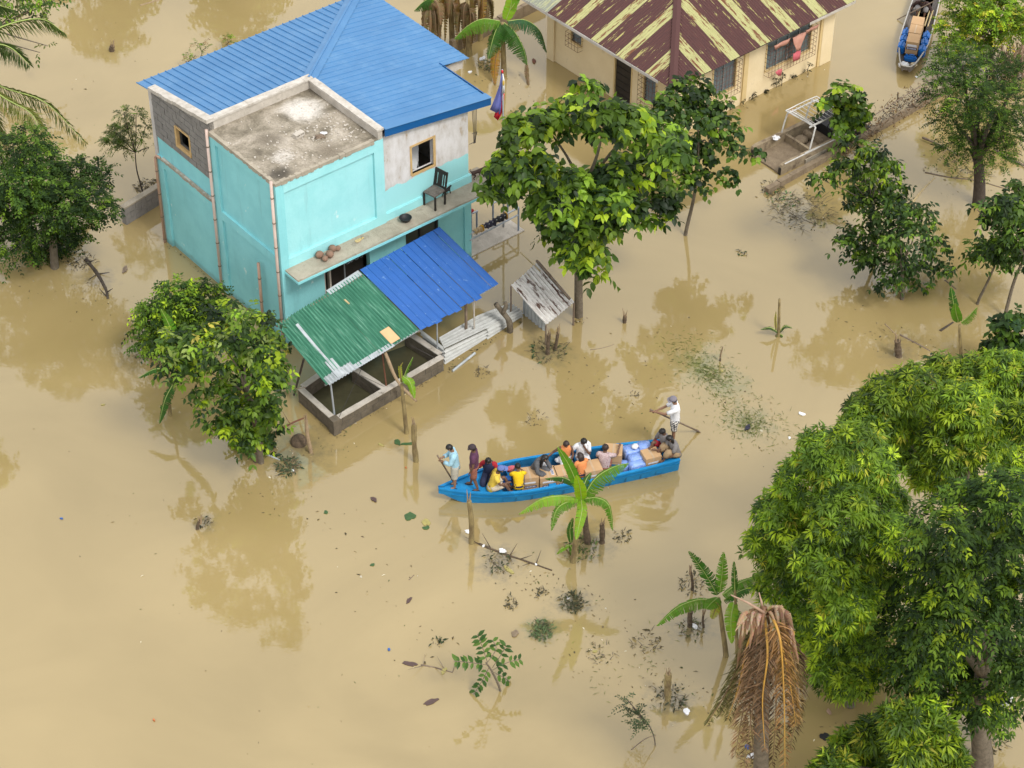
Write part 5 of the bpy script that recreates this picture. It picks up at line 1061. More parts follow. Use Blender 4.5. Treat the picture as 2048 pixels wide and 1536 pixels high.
for t_ in (0.31, 0.46, 0.60, 0.74, 0.90):
    x = BL_ * t_; w = half_w(x) - .03; MB().box((x - .09, -w, .27), (x + .09, w, .295)).build('thwart', M['boat_blue'] if t_ < .7 else M['boat_in'], boat)
for i in range(10):
    x = BL_ * (0.30 + .066 * i)
    for sy in (-1, 1): MB().prism([(x, sy * (half_w(x) - .06), .06), (x, sy * (half_w(x) - .035), sheer(x) - .04), (x + .04, sy * (half_w(x) - .035), sheer(x) - .04), (x + .04, sy * (half_w(x) - .06), .06)], (0, -sy * .03, 0)).build('rib', M['boat_in'], boat)
x = BL_ - .42; w = half_w(x) - .02; MB().box((x, -w, .33), (BL_ - .03, w, .36)).build('stern_deck', M['boat_blue'], boat)
for j in range(4):
    y0 = -.40 + .2 * j; MB().box((xe + .02, y0 + .006, .055), (BL_ - .45, y0 + .19, .075)).build('floor_plank', M['boat_in'], boat)
def bp(x, y, z): return BMX @ Vector((x, y, z))
def at(px, py, z):                                     # photo pixel -> boat coordinates at height z
    return BMX.inverted() @ W(px, py, z)
# cartons
def carton(px, py, z, sx, sy, sz, rz, label, prints=True, top=True):
    # px,py is the centre of the top face
    p = W(px, py, z + sz); t = thing('carton', label, 'carton', Vector((p.x, p.y, z)), BYAW + rz, 'relief cartons in the blue boat')
    MB().box((-sx / 2, -sy / 2, 0), (sx / 2, sy / 2, sz)).build('box', M['carton'], t)
    MB().box((-.025, -sy / 2 - .001, sz * .75), (.025, sy / 2 + .001, sz + .0015)).build('tape', M['carton_side'], t)
    MB().box((-sx / 2 - .001, -sy / 2 - .0015, sz * .48), (sx / 2 + .001, -sy / 2, sz * .50)).build('seam', M['timber'], t)
    if prints:
        b = MB(); b.box((-sx * .36, -sy / 2 - .004, sz * .20), (sx * .36, -sy / 2 - .002, sz * .38)); b.build('label_band', M['print_navy'], t)
        MB().box((-sx * .36, -sy / 2 - .004, sz * .55), (sx * .30, -sy / 2 - .002, sz * .68)).build('label_patch', M['print_white'], t)
        b = MB()
        for i in range(7): b.box((-sx * .30 + i * sx * .088, -sy / 2 - .006, sz * .24), (-sx * .30 + i * sx * .088 + sx * .05, -sy / 2 - .0045, sz * .34))
        b.build('lettering', M['print_white'], t)
    if top:
        MB().box((sx * .20, -sy * .32, sz + .002), (sx * .36, sy * .30, sz + .004)).build('label_patch', M['print_white'], t)
        b = MB()
        for i in range(5): b.box((sx * .22 + i * sx * .026, -sy * .28, sz + .0045), (sx * .22 + i * sx * .026 + sx * .014, sy * .26, sz + .006))
        b.build('lettering', M['print_navy'], t)
    return t
carton(1058, 945, .13, .42, .42, .40, -.05, 'brown carton right behind the child in bright yellow', top=False); carton(1094, 944, .13, .44, .40, .38, .0, 'brown carton in front of the woman in the charcoal jacket')
carton(1126, 940, .13, .40, .40, .38, .0, 'brown carton half hidden by the left banana leaf'); carton(1184, 931, .13, .44, .42, .40, .03, 'brown carton right of the person in the orange shirt', top=False)
carton(1227, 899, .13, .44, .44, .46, -.35, 'brown carton held by the person in the floral shirt', False, False); carton(1302, 906, .13, .42, .38, .40, .12, 'lone brown carton beside the blue-wrapped packs at the stern', True, False)
# pale blue wrapped packs
def pack(px, py, z, sx, sy, sz, rz, label, seed):
    g_ = random.Random(seed); p = W(px, py, z + sz); b = MB(); rg = []
    for zz, k in ((0, .86), (.15, .98), (.5, 1.0), (.85, .97), (1.0, .84)):
        ring_ = []
        for i in range(24):
            q = 2 * math.pi * i / 24; c_, s_ = math.cos(q), math.sin(q); m_ = max(abs(c_), abs(s_)) ** .85
            ring_.append(Vector((sx / 2 * k * c_ / m_ * (1 + g_.uniform(-.03, .03)), sy / 2 * k * s_ / m_ * (1 + g_.uniform(-.03, .03)), zz * sz * (1 + g_.uniform(-.05, .03)))))
        rg.append(ring_)
    o = b.loft(rg).build('wrapped_pack', M['wrap'], None, True); o.location = Vector((p.x, p.y, z)); o.rotation_euler = (0, 0, BYAW + rz); return tag(o, label, 'pack', 'blue-wrapped packs in the boat')
pack(1262, 896, .10, .40, .34, .34, .1, 'blue-wrapped pack under the white bag', 1); pack(1289, 888, .10, .36, .30, .36, .0, 'blue-wrapped pack by the far gunwale next to the red shorts', 2); pack(1272, 912, .10, .40, .28, .32, .05, 'blue-wrapped pack in the middle of the pile', 3); pack(1275, 924, .10, .44, .28, .30, .12, 'blue-wrapped pack at the near gunwale', 4); pack(1246, 926, .10, .30, .26, .22, -.1, 'low blue-wrapped pack below the right banana leaf', 5); pack(1226, 936, .10, .26, .2, .16, -.1, 'small blue-wrapped pack near the floral shirt', 6); pack(1294, 900, .10, .28, .22, .30, .1, 'blue-wrapped pack behind the lone carton', 7)
def bag(px, py, z, s, label, seed, mat='white_bag', nm='plastic_bag'):
    g_ = random.Random(seed); o = MB().ellipsoid((0, 0, s * .6), (s, s * .8, s * .45), 14, 9, jit=.22, rng=g_).ellipsoid((s * .5, 0, s * .75), (s * .45, s * .3, s * .2), 9, 6, jit=.4, rng=g_).build(nm, M[mat], None, True)
    o.location = W(px, py, z); o.rotation_euler = (0, 0, seed); return tag(o, label, 'bag')
bag(1270, 896, .43, .10, 'white plastic bag on top of the blue-wrapped packs', 1); bag(1083, 932, .3, .15, 'white plastic bag beside the woman with long dark hair', 2); bag(1121, 925, .28, .13, 'white plastic bag in front of the orange vest', 3)

def sit(px, py, z): p = W(px, py, z); return Vector((p.x, p.y, z))
FWD, BACK = BYAW + math.pi / 2, BYAW - math.pi / 2     # facing bow / facing stern
deck = sheer(.9) - .02
# 1 standing poler at the bow, looking left
a1 = person('person in light blue shirt standing at the bow, holding a pole', sit(911, 974, deck), FWD - .1, s=.97, lean=.12, nod=.5, shirt=C['sky'], sleeve=1.75, shorts=C['khaki'], short_len=1.1, feet=M['rubber'], arms={1: ((.20, .16, 1.08), (.06, .33, 1.12)), -1: ((-.20, .16, 1.06), (-.02, .34, 1.02))})
hd_ = a1.matrix_basis @ Vector((.02, .42, 1.08)); o = MB().tube([W(906, 962, .55), hd_, hd_ + (hd_ - W(906, 962, .55)) * .18], [.02, .022, .022], 7).build('bamboo_pole', M['timber'], None, True); tag(o, 'short dark pole held by the person in light blue at the bow', 'pole')
person('person in purple shirt and rust plaid shorts standing behind the bow', sit(949, 976, deck), FWD - .35, 'skin_dark', .97, nod=.1, shirt=C['purple'], sleeve=.6, shorts=C['plaid'], short_len=.95, feet=M['rubber'], cap=C['dcap'], brim=.02, legs={1: ((.10, .04, .46), (.13, .12, .07)), -1: ((-.10, .0, .46), (-.13, -.12, .07))}, arms={1: ((.25, .0, 1.02), (.20, .10, .80)), -1: ((-.25, .0, 1.02), (-.20, .08, .80))})
person('person in red shirt and navy vest sitting on the far gunwale', sit(979, 951, .40), FWD + 1.15, 'skin', .95, 'bench', nod=.7, lean=.15, shirt=C['red'], sleeve=.9, vest=C['navy'], shorts=C['navy'], short_len=1.5, arms={1: ((.30, .08, .36), (.42, .26, .22)), -1: ((-.24, .12, .30), (-.16, .32, .16))})
person('person in pale yellow shirt and blue cap seated on the near bow edge', sit(984, 977, .40), FWD + 2.95, 'skin_dark', .98, 'floor', nod=.4, lean=.30, turn=.3, shirt=C['pale_yellow'], sleeve=.5, shorts=C['print'], short_len=.8, cap=C['bcap'], feet=M['rubber'], arms={1: ((.24, .22, .34), (.12, .40, .30)), -1: ((-.30, -.02, .26), (-.36, -.02, .0))}, legs={1: ((.16, .36, .30), (.10, .50, -.04)), -1: ((-.18, .34, .26), (-.12, .50, -.06))})
person('child in bright yellow shirt seen from behind, leaning on a carton', sit(1037, 975, .36), FWD - 1.7, 'skin_dark', .84, 'floor', nod=.5, lean=.28, shirt=C['yellow'], sleeve=.7, shorts=C['navy'], short_len=.9, arms={1: ((.26, .24, .40), (.10, .36, .48)), -1: ((-.26, .22, .38), (-.12, .38, .44))})
person('person in charcoal jacket with long black hair bending over the cartons', sit(1069, 941, .38), FWD + 2.3, 'skin', .94, 'bench', nod=.8, lean=.45, turn=.5, shirt=C['grey'], sleeve=1.85, shorts=C['grey'], short_len=1.6, long_hair=True, arms={1: ((.25, .28, .26), (.16, .45, .12)), -1: ((-.26, .26, .28), (-.20, .46, .14))})
person('person in orange vest with one arm along the far gunwale', sit(1130, 919, .36), FWD + 1.5, 'skin_dark', .92, 'bench', nod=.4, lean=.1, shirt=C['orange'], sleeve=0, shorts=C['white'], short_len=.9, hair='hair_brown', arms={1: ((.36, -.02, .34), (.55, .05, .22)), -1: ((-.22, .14, .28), (-.10, .34, .18))})
person('person in white shirt resting the chin on one hand', sit(1163, 914, .36), FWD + 1.6, 'skin_dark', .97, 'bench', nod=.5, lean=.15, shirt=C['white'], sleeve=.7, shorts=C['white'], short_len=.7, arms={1: ((.34, .0, .30), (.52, .04, .20)), -1: ((-.16, .24, .26), (-.04, .20, .50))})
person('person in orange shirt with dark braid, back to the viewer, behind the banana leaf', sit(1164, 950, .30), FWD - 1.3, 'skin_dark', .85, 'floor', nod=.3, lean=.15, shirt=C['orange'], sleeve=.6, shorts=C['navy'], short_len=.8, long_hair=True, hair='hair_brown', arms={1: ((.26, .20, .36), (.16, .38, .36)), -1: ((-.26, .10, .26), (-.16, .32, .20))})
person('person in pale floral shirt reaching an arm over a carton', sit(1208, 938, .22), FWD - 2.0, 'skin_dark', .95, 'floor', nod=.2, lean=.12, shirt=C['floral'], sleeve=.7, shorts=C['plaid'], short_len=.9, hair='hair_brown', arms={1: ((.34, .20, .42), (.36, .42, .52)), -1: ((-.24, .20, .26), (-.10, .38, .2))})
person('person in grey shirt and red shorts sitting with knees up at the stern', sit(1330, 898, .34), FWD + .45, 'skin_dark', .98, 'floor', nod=.5, lean=.12, shirt=C['lgrey'], sleeve=.6, shorts=C['redshort'], short_len=.8, feet=M['rubber'], arms={1: ((.26, .20, .24), (.16, .40, .24)), -1: ((-.24, .22, .24), (-.10, .42, .28))})
person('person in grey shirt with long dark hair at the stern corner', sit(1352, 910, .36), FWD + .15, 'skin_dark', .96, 'floor', nod=.6, lean=.28, shirt=C['lgrey'], sleeve=.6, shorts=C['tan'], short_len=1.5, long_hair=True, arms={1: ((.24, .26, .22), (.10, .46, .16)), -1: ((-.24, .26, .22), (-.08, .46, .14))})
# the steersman stands on the stern deck
sm = person('person in white shirt and checked shorts standing at the stern with an oar', sit(1347, 883, .38), FWD - .15, 'skin', 1.02, nod=.3, lean=.03, shirt=C['white'], sleeve=.8, shorts=C['check'], short_len=.9, cap=C['gcap'], brim=.05, arms={1: ((.19, .24, 1.12), (.13, .46, 1.06)), -1: ((-.15, .30, 1.14), (.02, .56, 1.10))})
bpy.context.view_layer.update(); h1 = W(1398, 863, .0); hh_ = sm.matrix_world @ Vector((.08, .58, 1.08)); h0 = hh_ + (hh_ - h1).normalized() * .15; o = MB().tube([h0, h0.lerp(h1, .5), h1], [.022, .024, .022], 7).build('oar', M['timber'], None, True); tag(o, 'long wooden oar trailing behind the stern', 'oar')
dirn = (h1 - h0).normalized(); sdw = dirn.cross(Vector((0, 0, 1))).normalized()
MB().prism([h1 - dirn * .22 - sdw * .03, h1 - dirn * .22 + sdw * .03, h1 + dirn * .12 + sdw * .08, h1 + dirn * .12 - sdw * .08], Vector((0, 0, .018))).build('blade', M['timber'], o)
o = bag(1022, 942, .42, .12, 'crumpled pink cap lying on the boat side behind the bow', 7, 'pink_cloth', 'pink_cap')
o = MB().prism(blob(0, 0, .14, .09, 0, 3, 16), (0, 0, .18)).build('blue_backpack', M['jerry'], None); o.location = W(1016, 967, .2); tag(o, 'small bright blue bag beside the child in yellow', 'bag')

# ------------------------------------------------------------------ grey canoe at the top right
A0 = W(1812, 137, .3); A1 = W(1866, -45, .3); A0.z = A1.z = 0; cd_ = A1 - A0; CL = cd_.length; CY = math.atan2(cd_.y, cd_.x)
cano2 = thing('grey_canoe', 'narrow grey canoe loaded with cartons and blue jerrycans', 'canoe', A0, CY)
def cw_(x): t = x / CL; return .14 + .32 * min(1, (t / .28)) ** .7 if t < .28 else .46 - .10 * ((t - .28) / .72) ** 2
xs = [CL * i / 24 for i in range(25)]
def sec(x, i_=0.0, zb=-.1):
    zb = zb + .34 * max(0, 1 - x / .9) ** 1.6; w = max(.01, cw_(x) - i_); z = .30 + .08 * max(0, 1 - x / 1.0) ** 2; return [Vector((x, -w, z)), Vector((x, -w * .85, z - .2)), Vector((x, -w * .5, zb)), Vector((x, w * .5, zb)), Vector((x, w * .85, z - .2)), Vector((x, w, z))]
h = MB().loft([sec(x) for x in xs], cap=False, closed=False); h.add(sec(0), [(0, 1, 2, 3, 4, 5)]); h.build('hull', M['boat_grey'], cano2)
MB().loft([sec(x, .025, .0) for x in xs], cap=False, closed=False).build('inner_planking', M['boat_grey'], cano2)
for sy in (-1, 1): MB().tube([(x, sy * cw_(x), .31 + .08 * max(0, 1 - x / 1.0) ** 2) for x in xs], .022, 6).build('gunwale', M['canoe_rim'], cano2)
MB().tube([(0, -cw_(0), .39), (-.03, 0, .40), (0, cw_(0), .39)], .022, 6).build('stem_cap', M['canoe_rim'], cano2)
CM = Matrix.Translation(A0) @ Matrix.Rotation(CY, 4, 'Z')
def ct(name, label, cat, x, y, z, group=None): return thing(name, label, cat, CM @ Vector((x, y, z)), CY, group)
def jerry(x, y, z, rz, label, sx=.34, sy=.22, sz=.30):
    t = ct('jerrycan', label, 'jerrycan', x, y, z, 'blue jerrycans in the grey canoe'); t.rotation_euler = (0, 0, CY + rz); b = bmesh.new(); bmesh.ops.create_cube(b, size=1)
    for v in b.verts: v.co = Vector((v.co.x * sx, v.co.y * sy, (v.co.z + .5) * sz))
    bmesh.ops.bevel(b, geom=b.edges[:], offset=.04, segments=2, affect='EDGES'); me = bpy.data.meshes.new('body'); b.to_mesh(me); b.free(); link('body', me, M['jerry'], t)
    MB().tube([(sx * .32, 0, sz - .01), (sx * .32, 0, sz + .04)], .035, 9).build('screw_cap', M['jerry'], t); MB().tube(curve([(-sx * .3, 0, sz), (-sx * .22, 0, sz + .06), (sx * .05, 0, sz + .06), (sx * .12, 0, sz)], 3), .016, 6).build('handle', M['jerry'], t); return t
x0 = 1.05
cb1 = ct('carton', 'long brown carton on the grey canoe, nearest its bow', 'carton', x0 + .28, 0.0, .18, 'cartons in the grey canoe')
MB().box((-.28, -.19, 0), (.24, .19, .44)).build('box', M['carton'], cb1); MB().box((-.284, -.15, .27), (-.281, .15, .35)).build('label_patch', M['print_white'], cb1); MB().box((-.284, -.16, .16), (-.281, .16, .25)).build('label_band', M['print_navy'], cb1)
b = MB()
for i in range(7): b.box((-.287, -.13 + i * .04, .18), (-.285, -.13 + i * .04 + .022, .23))
b.build('lettering', M['print_white'], cb1)
cb2 = ct('carton', 'brown carton in the grey canoe, second from its bow', 'carton', x0 + .82, 0.02, .18, 'cartons in the grey canoe'); MB().box((-.26, -.19, 0), (.24, .19, .44)).build('box', M['carton'], cb2); MB().box((-.26, -.02, .4), (.24, .02, .442)).build('tape', M['carton_side'], cb2)
cb3 = ct('carton', 'brown carton in the grey canoe, farthest from its bow', 'carton', x0 + 1.36, 0.03, .18, 'cartons in the grey canoe'); MB().box((-.26, -.19, 0), (.22, .19, .43)).build('box', M['carton'], cb3)
jerry(x0 + .22, .33, .08, 0, 'blue jerrycan left of the long carton, nearest the canoe bow'); jerry(x0 + .20, -.32, .08, 0, 'blue jerrycan right of the long carton, nearest the canoe bow'); jerry(x0 + .60, -.33, .08, .05, 'blue jerrycan on the right side, second from the canoe bow'); jerry(x0 + .62, .33, .08, 0, 'blue jerrycan on the left side, second from the canoe bow'); jerry(x0 + 1.0, .32, .08, 0, 'pale blue jerrycan on the left side, third from the canoe bow'); jerry(x0 + 1.0, -.33, .08, 0, 'pale blue jerrycan on the right side, third from the canoe bow')
jerry(x0 - .16, -.02, .03, math.pi / 2, 'blue jerrycan lying across the canoe in front of the carton', .40, .18, .18)
g_ = random.Random(2); o = MB().ellipsoid((0, 0, 0.06), (.16, .12, .09), 12, 7, jit=.25, rng=g_).build('plastic_bag', M['white_bag'], None, True); o.location = CM @ Vector((.34, .12, .14)); tag(o, 'white plastic bag in the bow of the grey canoe', 'bag')
o = MB().ellipsoid((0, 0, 0.05), (.11, .09, .08), 12, 7, jit=.15, rng=g_).build('cloth_bundle', solid('cream_cloth', (.55, .45, .30)), None, True); o.location = CM @ Vector((.45, -.18, .14)); tag(o, 'cream bundle in the bow of the grey canoe beside the white bag', 'bundle')
for y, lb in ((-.18, 'bamboo pole lying nearest the right side of the grey canoe'), (-.28, 'bamboo pole lying along the right rim of the grey canoe'), (.12, 'short bamboo pole lying left in the grey canoe')):
    o = MB().tube([(x0 + 1.65, y, .26), (x0 + 2.6, y - .02, .30)], .022, 6).build('bamboo_pole', M['bamboo']); o.matrix_world = CM; tag(o, lb, 'pole', 'poles in the grey canoe')
person('person in dark brown clothes kneeling and paddling in the grey canoe', CM @ Vector((x0 + 2.75, .05, .10)), CY + math.pi / 2, 'skin_dark', 1.0, 'floor', nod=.8, lean=.5, shirt=solid('dark_brown_shirt', (.045, .022, .02)), sleeve=1.3, shorts=C['lgrey'], short_len=1.3, arms={1: ((.30, .10, .30), (.42, .30, .12)), -1: ((-.30, .18, .26), (-.45, .36, .08))})
o = MB().tube([CM @ Vector((x0 + 2.4, -.3, .75)), CM @ Vector((x0 + 2.2, .75, .02))], .02, 6).build('paddle', M['timber']); tag(o, 'wooden paddle held over the side of the grey canoe', 'paddle')
# ------------------------------------------------------------------ foliage
LANCE = (np.array([(0, 0, 0), (.42, .5, .06), (.42, -.5, .06), (.48, 0, 0), (1, 0, -.14)], float), [(0, 3, 1), (0, 2, 3), (3, 4, 1), (2, 4, 3)])
BROAD = (np.array([(0, 0, 0), (.22, .40, .05), (.22, -.40, .05), (.22, 0, 0), (.60, .46, .03), (.60, -.46, .03), (.62, 0, -.04), (1, 0, -.20)], float), [(0, 3, 1), (0, 2, 3), (3, 6, 4, 1), (2, 5, 6, 3), (6, 7, 4), (5, 7, 6)])
SMALL = (np.array([(0, 0, 0), (.5, .5, .03), (.5, -.5, .03), (1, 0, -.08)], float), [(0, 2, 3, 1)])
def leaves(name, P, D, L, Wd, colr, tmpl, mat, parent, rng, roll=0.5):
    T, F = tmpl; P = np.asarray(P); D = np.asarray(D); n = len(P)
    D = D / np.maximum(1e-6, np.linalg.norm(D, axis=1, keepdims=True))
    up = np.tile(np.array([[0, 0, 1.0]]), (n, 1)) + rng.normal(0, roll, (n, 3))
    S = np.cross(up, D); S /= np.maximum(1e-6, np.linalg.norm(S, axis=1, keepdims=True)); Nn = np.cross(D, S)
    k = len(T)
    V = P[:, None, :] + T[None, :, 0, None] * (D * L[:, None])[:, None, :] + T[None, :, 1, None] * (S * Wd[:, None])[:, None, :] + T[None, :, 2, None] * (Nn * L[:, None])[:, None, :]
    V = V.reshape(-1, 3)
    fl = np.concatenate([np.array(f) for f in F]); sz = np.array([len(f) for f in F])
    loops = (fl[None, :] + (np.arange(n) * k)[:, None]).ravel(); starts = np.concatenate([[0], np.cumsum(sz)[:-1]])
    ls = (starts[None, :] + (np.arange(n) * len(fl))[:, None]).ravel()
    me = bpy.data.meshes.new(name); me.vertices.add(len(V)); me.vertices.foreach_set('co', V.ravel().astype(np.float32))
    me.loops.add(len(loops)); me.loops.foreach_set('vertex_index', loops.astype(np.int32))
    me.polygons.add(len(ls)); me.polygons.foreach_set('loop_start', ls.astype(np.int32)); me.polygons.foreach_set('loop_total', np.tile(sz, n).astype(np.int32))
    me.update(calc_edges=True)
    ca = me.color_attributes.new('leaf_color', 'FLOAT_COLOR', 'POINT'); c4 = np.ones((n, k, 4), np.float32); c4[:, :, :3] = np.asarray(colr)[:, None, :]
    ca.data.foreach_set('color', c4.ravel())
    return link(name, me, mat, parent)
def unit(v): return v / np.maximum(1e-6, np.linalg.norm(v, axis=1, keepdims=True))
FLUSH = [None]
def mixcol(rng, n, pal, wts, jit=0.15):
    i = rng.choice(len(pal), n, p=np.array(wts) / sum(wts)); c = np.array(pal)[i]
    if FLUSH[0] is not None and len(FLUSH[0]) == n: c = c * FLUSH[0][:, None]
    return np.clip(c * rng.normal(1, jit, (n, 1)), 0.003, 1)
def shell(rng, lobes, n, inner=0.62, low=-0.55):
    # points through the outer part of each lobe with their outward direction
    vol = np.array([l[3] ** 2 for l in lobes]); cnt = rng.choice(len(lobes), n, p=vol / vol.sum())
    C_ = np.array([l[:3] for l in lobes])[cnt]; R_ = np.array([l[3] for l in lobes])[cnt]
    d = unit(rng.normal(0, 1, (n, 3))); d[:, 2] = np.where(d[:, 2] < low, -d[:, 2] * .6, d[:, 2]); d = unit(d)
    r = (inner + (1 - inner) * rng.random(n) ** .5) * (1 + .16 * rng.normal(0, 1, n).clip(-1.5, 1.5))
    fl_ = rng.uniform(.72, 1.4, len(lobes))[cnt]; return C_ + d * (R_ * r)[:, None] * np.array([1, 1, .82]), d, fl_
def clusters_rosette(rng, P, d, k, L, w, droop, pal, wts, upb=.6, coljit=.12, e0=.1, e1=.9):
    n = len(P); ax = unit(d + np.array([0, 0, upb])); a0 = rng.random(n) * 6.28
    t1 = unit(np.cross(ax, rng.normal(0, 1, (n, 3)))); t2 = np.cross(ax, t1); cc = mixcol(rng, n, pal, wts, coljit)
    oP, oD, oL, oW, oC = [], [], [], [], []
    for i in range(k):
        an = a0 + i * 2.4; el = rng.uniform(e0, e1, n)
        D = (t1 * np.cos(an)[:, None] + t2 * np.sin(an)[:, None]) * np.cos(el)[:, None] + ax * np.sin(el)[:, None]; D[:, 2] -= droop * rng.uniform(.4, 1.3, n)
        oP.append(P + D * .03); oD.append(D); l = L * rng.uniform(.65, 1.2, n); oL.append(l); oW.append(l * w * rng.uniform(.8, 1.2, n)); oC.append(np.clip(cc * rng.normal(1, .10, (n, 1)), .003, 1))
    return [np.concatenate(x) for x in (oP, oD, oL, oW, oC)]
def clusters_sprig(rng, P, d, k, S, L, w, droop, pal, wts, sag=.5, coljit=.12, pairs=True):
    n = len(P); ax = unit(d * np.array([1, 1, .6]) + rng.normal(0, .35, (n, 3)) + np.array([0, 0, .1])); sd_ = unit(np.cross(ax, np.array([[0, 0, 1.0]]) + rng.normal(0, .15, (n, 3)))); cc = mixcol(rng, n, pal, wts, coljit)
    Sn = S * rng.uniform(.7, 1.2, n); oP, oD, oL, oW, oC = [], [], [], [], []
    for i in range(k):
        t = (i // 2 if pairs else i) / max(1, (k // 2 if pairs else k) - .5); side = 1 if i % 2 else -1
        p = P + ax * (Sn * t)[:, None]; p[:, 2] -= sag * Sn * t * t
        D = sd_ * side * .9 + ax * (.35 + .6 * t) + rng.normal(0, .18, (n, 3)); D[:, 2] -= droop * rng.uniform(.5, 1.4, n)
        l = L * rng.uniform(.7, 1.15, n) * (1 - .25 * abs(t - .5)); oP.append(p); oD.append(D); oL.append(l); oW.append(l * w); oC.append(np.clip(cc * rng.normal(1, .10, (n, 1)), .003, 1))
    return [np.concatenate(x) for x in (oP, oD, oL, oW, oC)]
G = dict(dark=(.036, .072, .013), mid=(.078, .140, .016), fresh=(.155, .25, .020), lime=(.30, .40, .022), yellow=(.44, .43, .05), deep=(.017, .036, .010), olive=(.09, .105, .03), blue=(.035, .075, .030), brown=(.15, .09, .035), pale=(.21, .27, .07))
def lobes3(base, lob, seed, spread=.8):
    g_ = random.Random(seed); out = []
    for l in lob:
        x, y, r = l[:3]; dy = l[3] if len(l) > 3 else g_.uniform(-spread, spread)
        p = PY(x, y, base.y + dy); out.append((p.x - base.x, p.y - base.y, max(p.z, .07), r / PXM(p)))
    return out
def tree(name, label, base_px, lob, kind, n, trunk_r, seed, fork=.45, bark='bark', spread=.8, group=None, lean=None, cat='tree', pal=None, wts=None, opts=None, nbranch=None):
    base = W(*base_px, 0); t = thing(name, label, cat, base, 0, group); rng = np.random.default_rng(seed); g_ = random.Random(seed)
    lb = lobes3(base, lob, seed, spread); top = max(l[2] for l in lb); cx = sum(l[0] for l in lb) / len(lb); cy = sum(l[1] for l in lb) / len(lb)
    fk = Vector((cx * .45, cy * .45, top * fork)) if lean is None else Vector(lean)
    pts = curve([Vector((0, 0, -.6)), Vector((0, 0, 0.05)), fk * .55 + Vector((g_.uniform(-.08, .08), g_.uniform(-.08, .08), 0)), fk], 5)
    MB().tube(pts, [trunk_r * (1.15 - .5 * i / len(pts)) for i in range(len(pts))], 10).build('trunk', M[bark], t, True)
    for i, l in enumerate(sorted(lb, key=lambda q: -q[3])[:nbranch or 9]):
        c_ = Vector(l[:3]); st_ = fk if i % 3 or c_.z > fk.z else fk * .8
        md_ = st_.lerp(c_, .5) + Vector((g_.uniform(-.2, .2), g_.uniform(-.2, .2), .12)) * l[3]
        pp = curve([st_, md_, c_], 4); MB().tube(pp, [max(.012, trunk_r * .45 * (1 - .75 * k / len(pp))) for k in range(len(pp))], 6).build('branch', M[bark], t, True)
    o_ = dict(opts or {})
    P, d, fl_ = shell(rng, lb, n, o_.pop('inner', .55), o_.pop('low', -.55))
    FLUSH[0] = fl_
    if kind == 'mango': a = clusters_rosette(rng, P, d, o_.get('k', 11), o_.get('L', .21), o_.get('w', .24), o_.get('droop', .45), pal, wts); tm, mt = LANCE, 'leaf_gloss'
    elif kind == 'umbrella':
        h_ = int(n * .6); FLUSH[0] = fl_[:h_]; a1_ = clusters_rosette(rng, P[:h_], d[:h_], o_.get('k', 8), o_.get('L', .24), o_.get('w', .55), o_.get('droop', .8), pal, wts, .5, .2, -.1, .7)
        FLUSH[0] = fl_[h_:]; a2_ = clusters_sprig(rng, P[h_:], d[h_:], 6, o_.get('S', .4), o_.get('L', .24) * .95, o_.get('w', .55), o_.get('droop', .8), pal, wts, coljit=.2); a = [np.concatenate(z_) for z_ in zip(a1_, a2_)]; tm, mt = BROAD, 'leaf_gloss'
    elif kind == 'broad': a = clusters_sprig(rng, P, d, o_.get('k', 6), o_.get('S', .42), o_.get('L', .24), o_.get('w', .55), o_.get('droop', .75), pal, wts, coljit=.16); tm, mt = BROAD, 'leaf_gloss'
    elif kind == 'fine': a = clusters_sprig(rng, P, d, o_.get('k', 12), o_.get('S', .34), o_.get('L', .085), o_.get('w', .5), o_.get('droop', .35), pal, wts, coljit=.18); tm, mt = SMALL, 'leaf'
    else: a = clusters_sprig(rng, P, d, o_.get('k', 10), o_.get('S', .36), o_.get('L', .15), o_.get('w', .4), o_.get('droop', .5), pal, wts, coljit=.16); tm, mt = LANCE, 'leaf'
    leaves('crown', *a, tm, M[mt], t, rng, .35)
    return t
MG = [G['dark'], G['mid'], G['fresh'], G['lime'], G['yellow']]
# broad-leaved tree in the middle
tree('broad_leaved_tree', 'large broad-leaved tree in the middle, right of the turquoise house', (1157, 632), [(1175, 185, 30), (1150, 235, 40), (1090, 250, 46), (1210, 235, 42), (1040, 265, 38), (1270, 250, 46), (1330, 275, 38), (1020, 350, 35), (1075, 340, 40), (1110, 400, 44), (1170, 380, 39), (1235, 350, 44), (1300, 340, 44), (1350, 310, 30), (1060, 385, 34), (1180, 450, 44), (1250, 420, 40), (1300, 430, 34), (1120, 455, 34), (1170, 510, 32), (1200, 545, 20), (1140, 505, 18), (1330, 390, 30), (1130, 420, 44, -1.2), (1185, 445, 44, -1.2), (1165, 500, 34, -.8), (1140, 370, 36, -1.0), (1215, 400, 40, -1.0), (1010, 330, 34), (985, 385, 18)], 'umbrella', 1120, .125, 1, .55, spread=1.3, pal=[G['deep'], G['dark'], G['mid'], G['fresh'], G['lime']], wts=[1.4, 3.2, 4.4, 3.4, 1.5], opts=dict(L=.29, w=.56, S=.36, k=9, inner=.5, droop=.75))
tree('slender_tree', 'slender tree with heart-shaped leaves in front of the cream bungalow', (1371, 470), [(1385, 185, 40), (1410, 215, 42), (1345, 210, 34), (1395, 260, 40), (1440, 245, 30), (1365, 300, 36), (1400, 320, 34), (1380, 365, 28), (1440, 285, 26), (1480, 300, 20), (1515, 312, 18), (1455, 350, 16), (1330, 250, 28), (1465, 270, 20)], 'umbrella', 384, .055, 2, .5, spread=.7, pal=[G['deep'], G['dark'], G['mid'], G['fresh']], wts=[3, 4, 3, 1.2], opts=dict(L=.20, w=.75, S=.36, k=6))
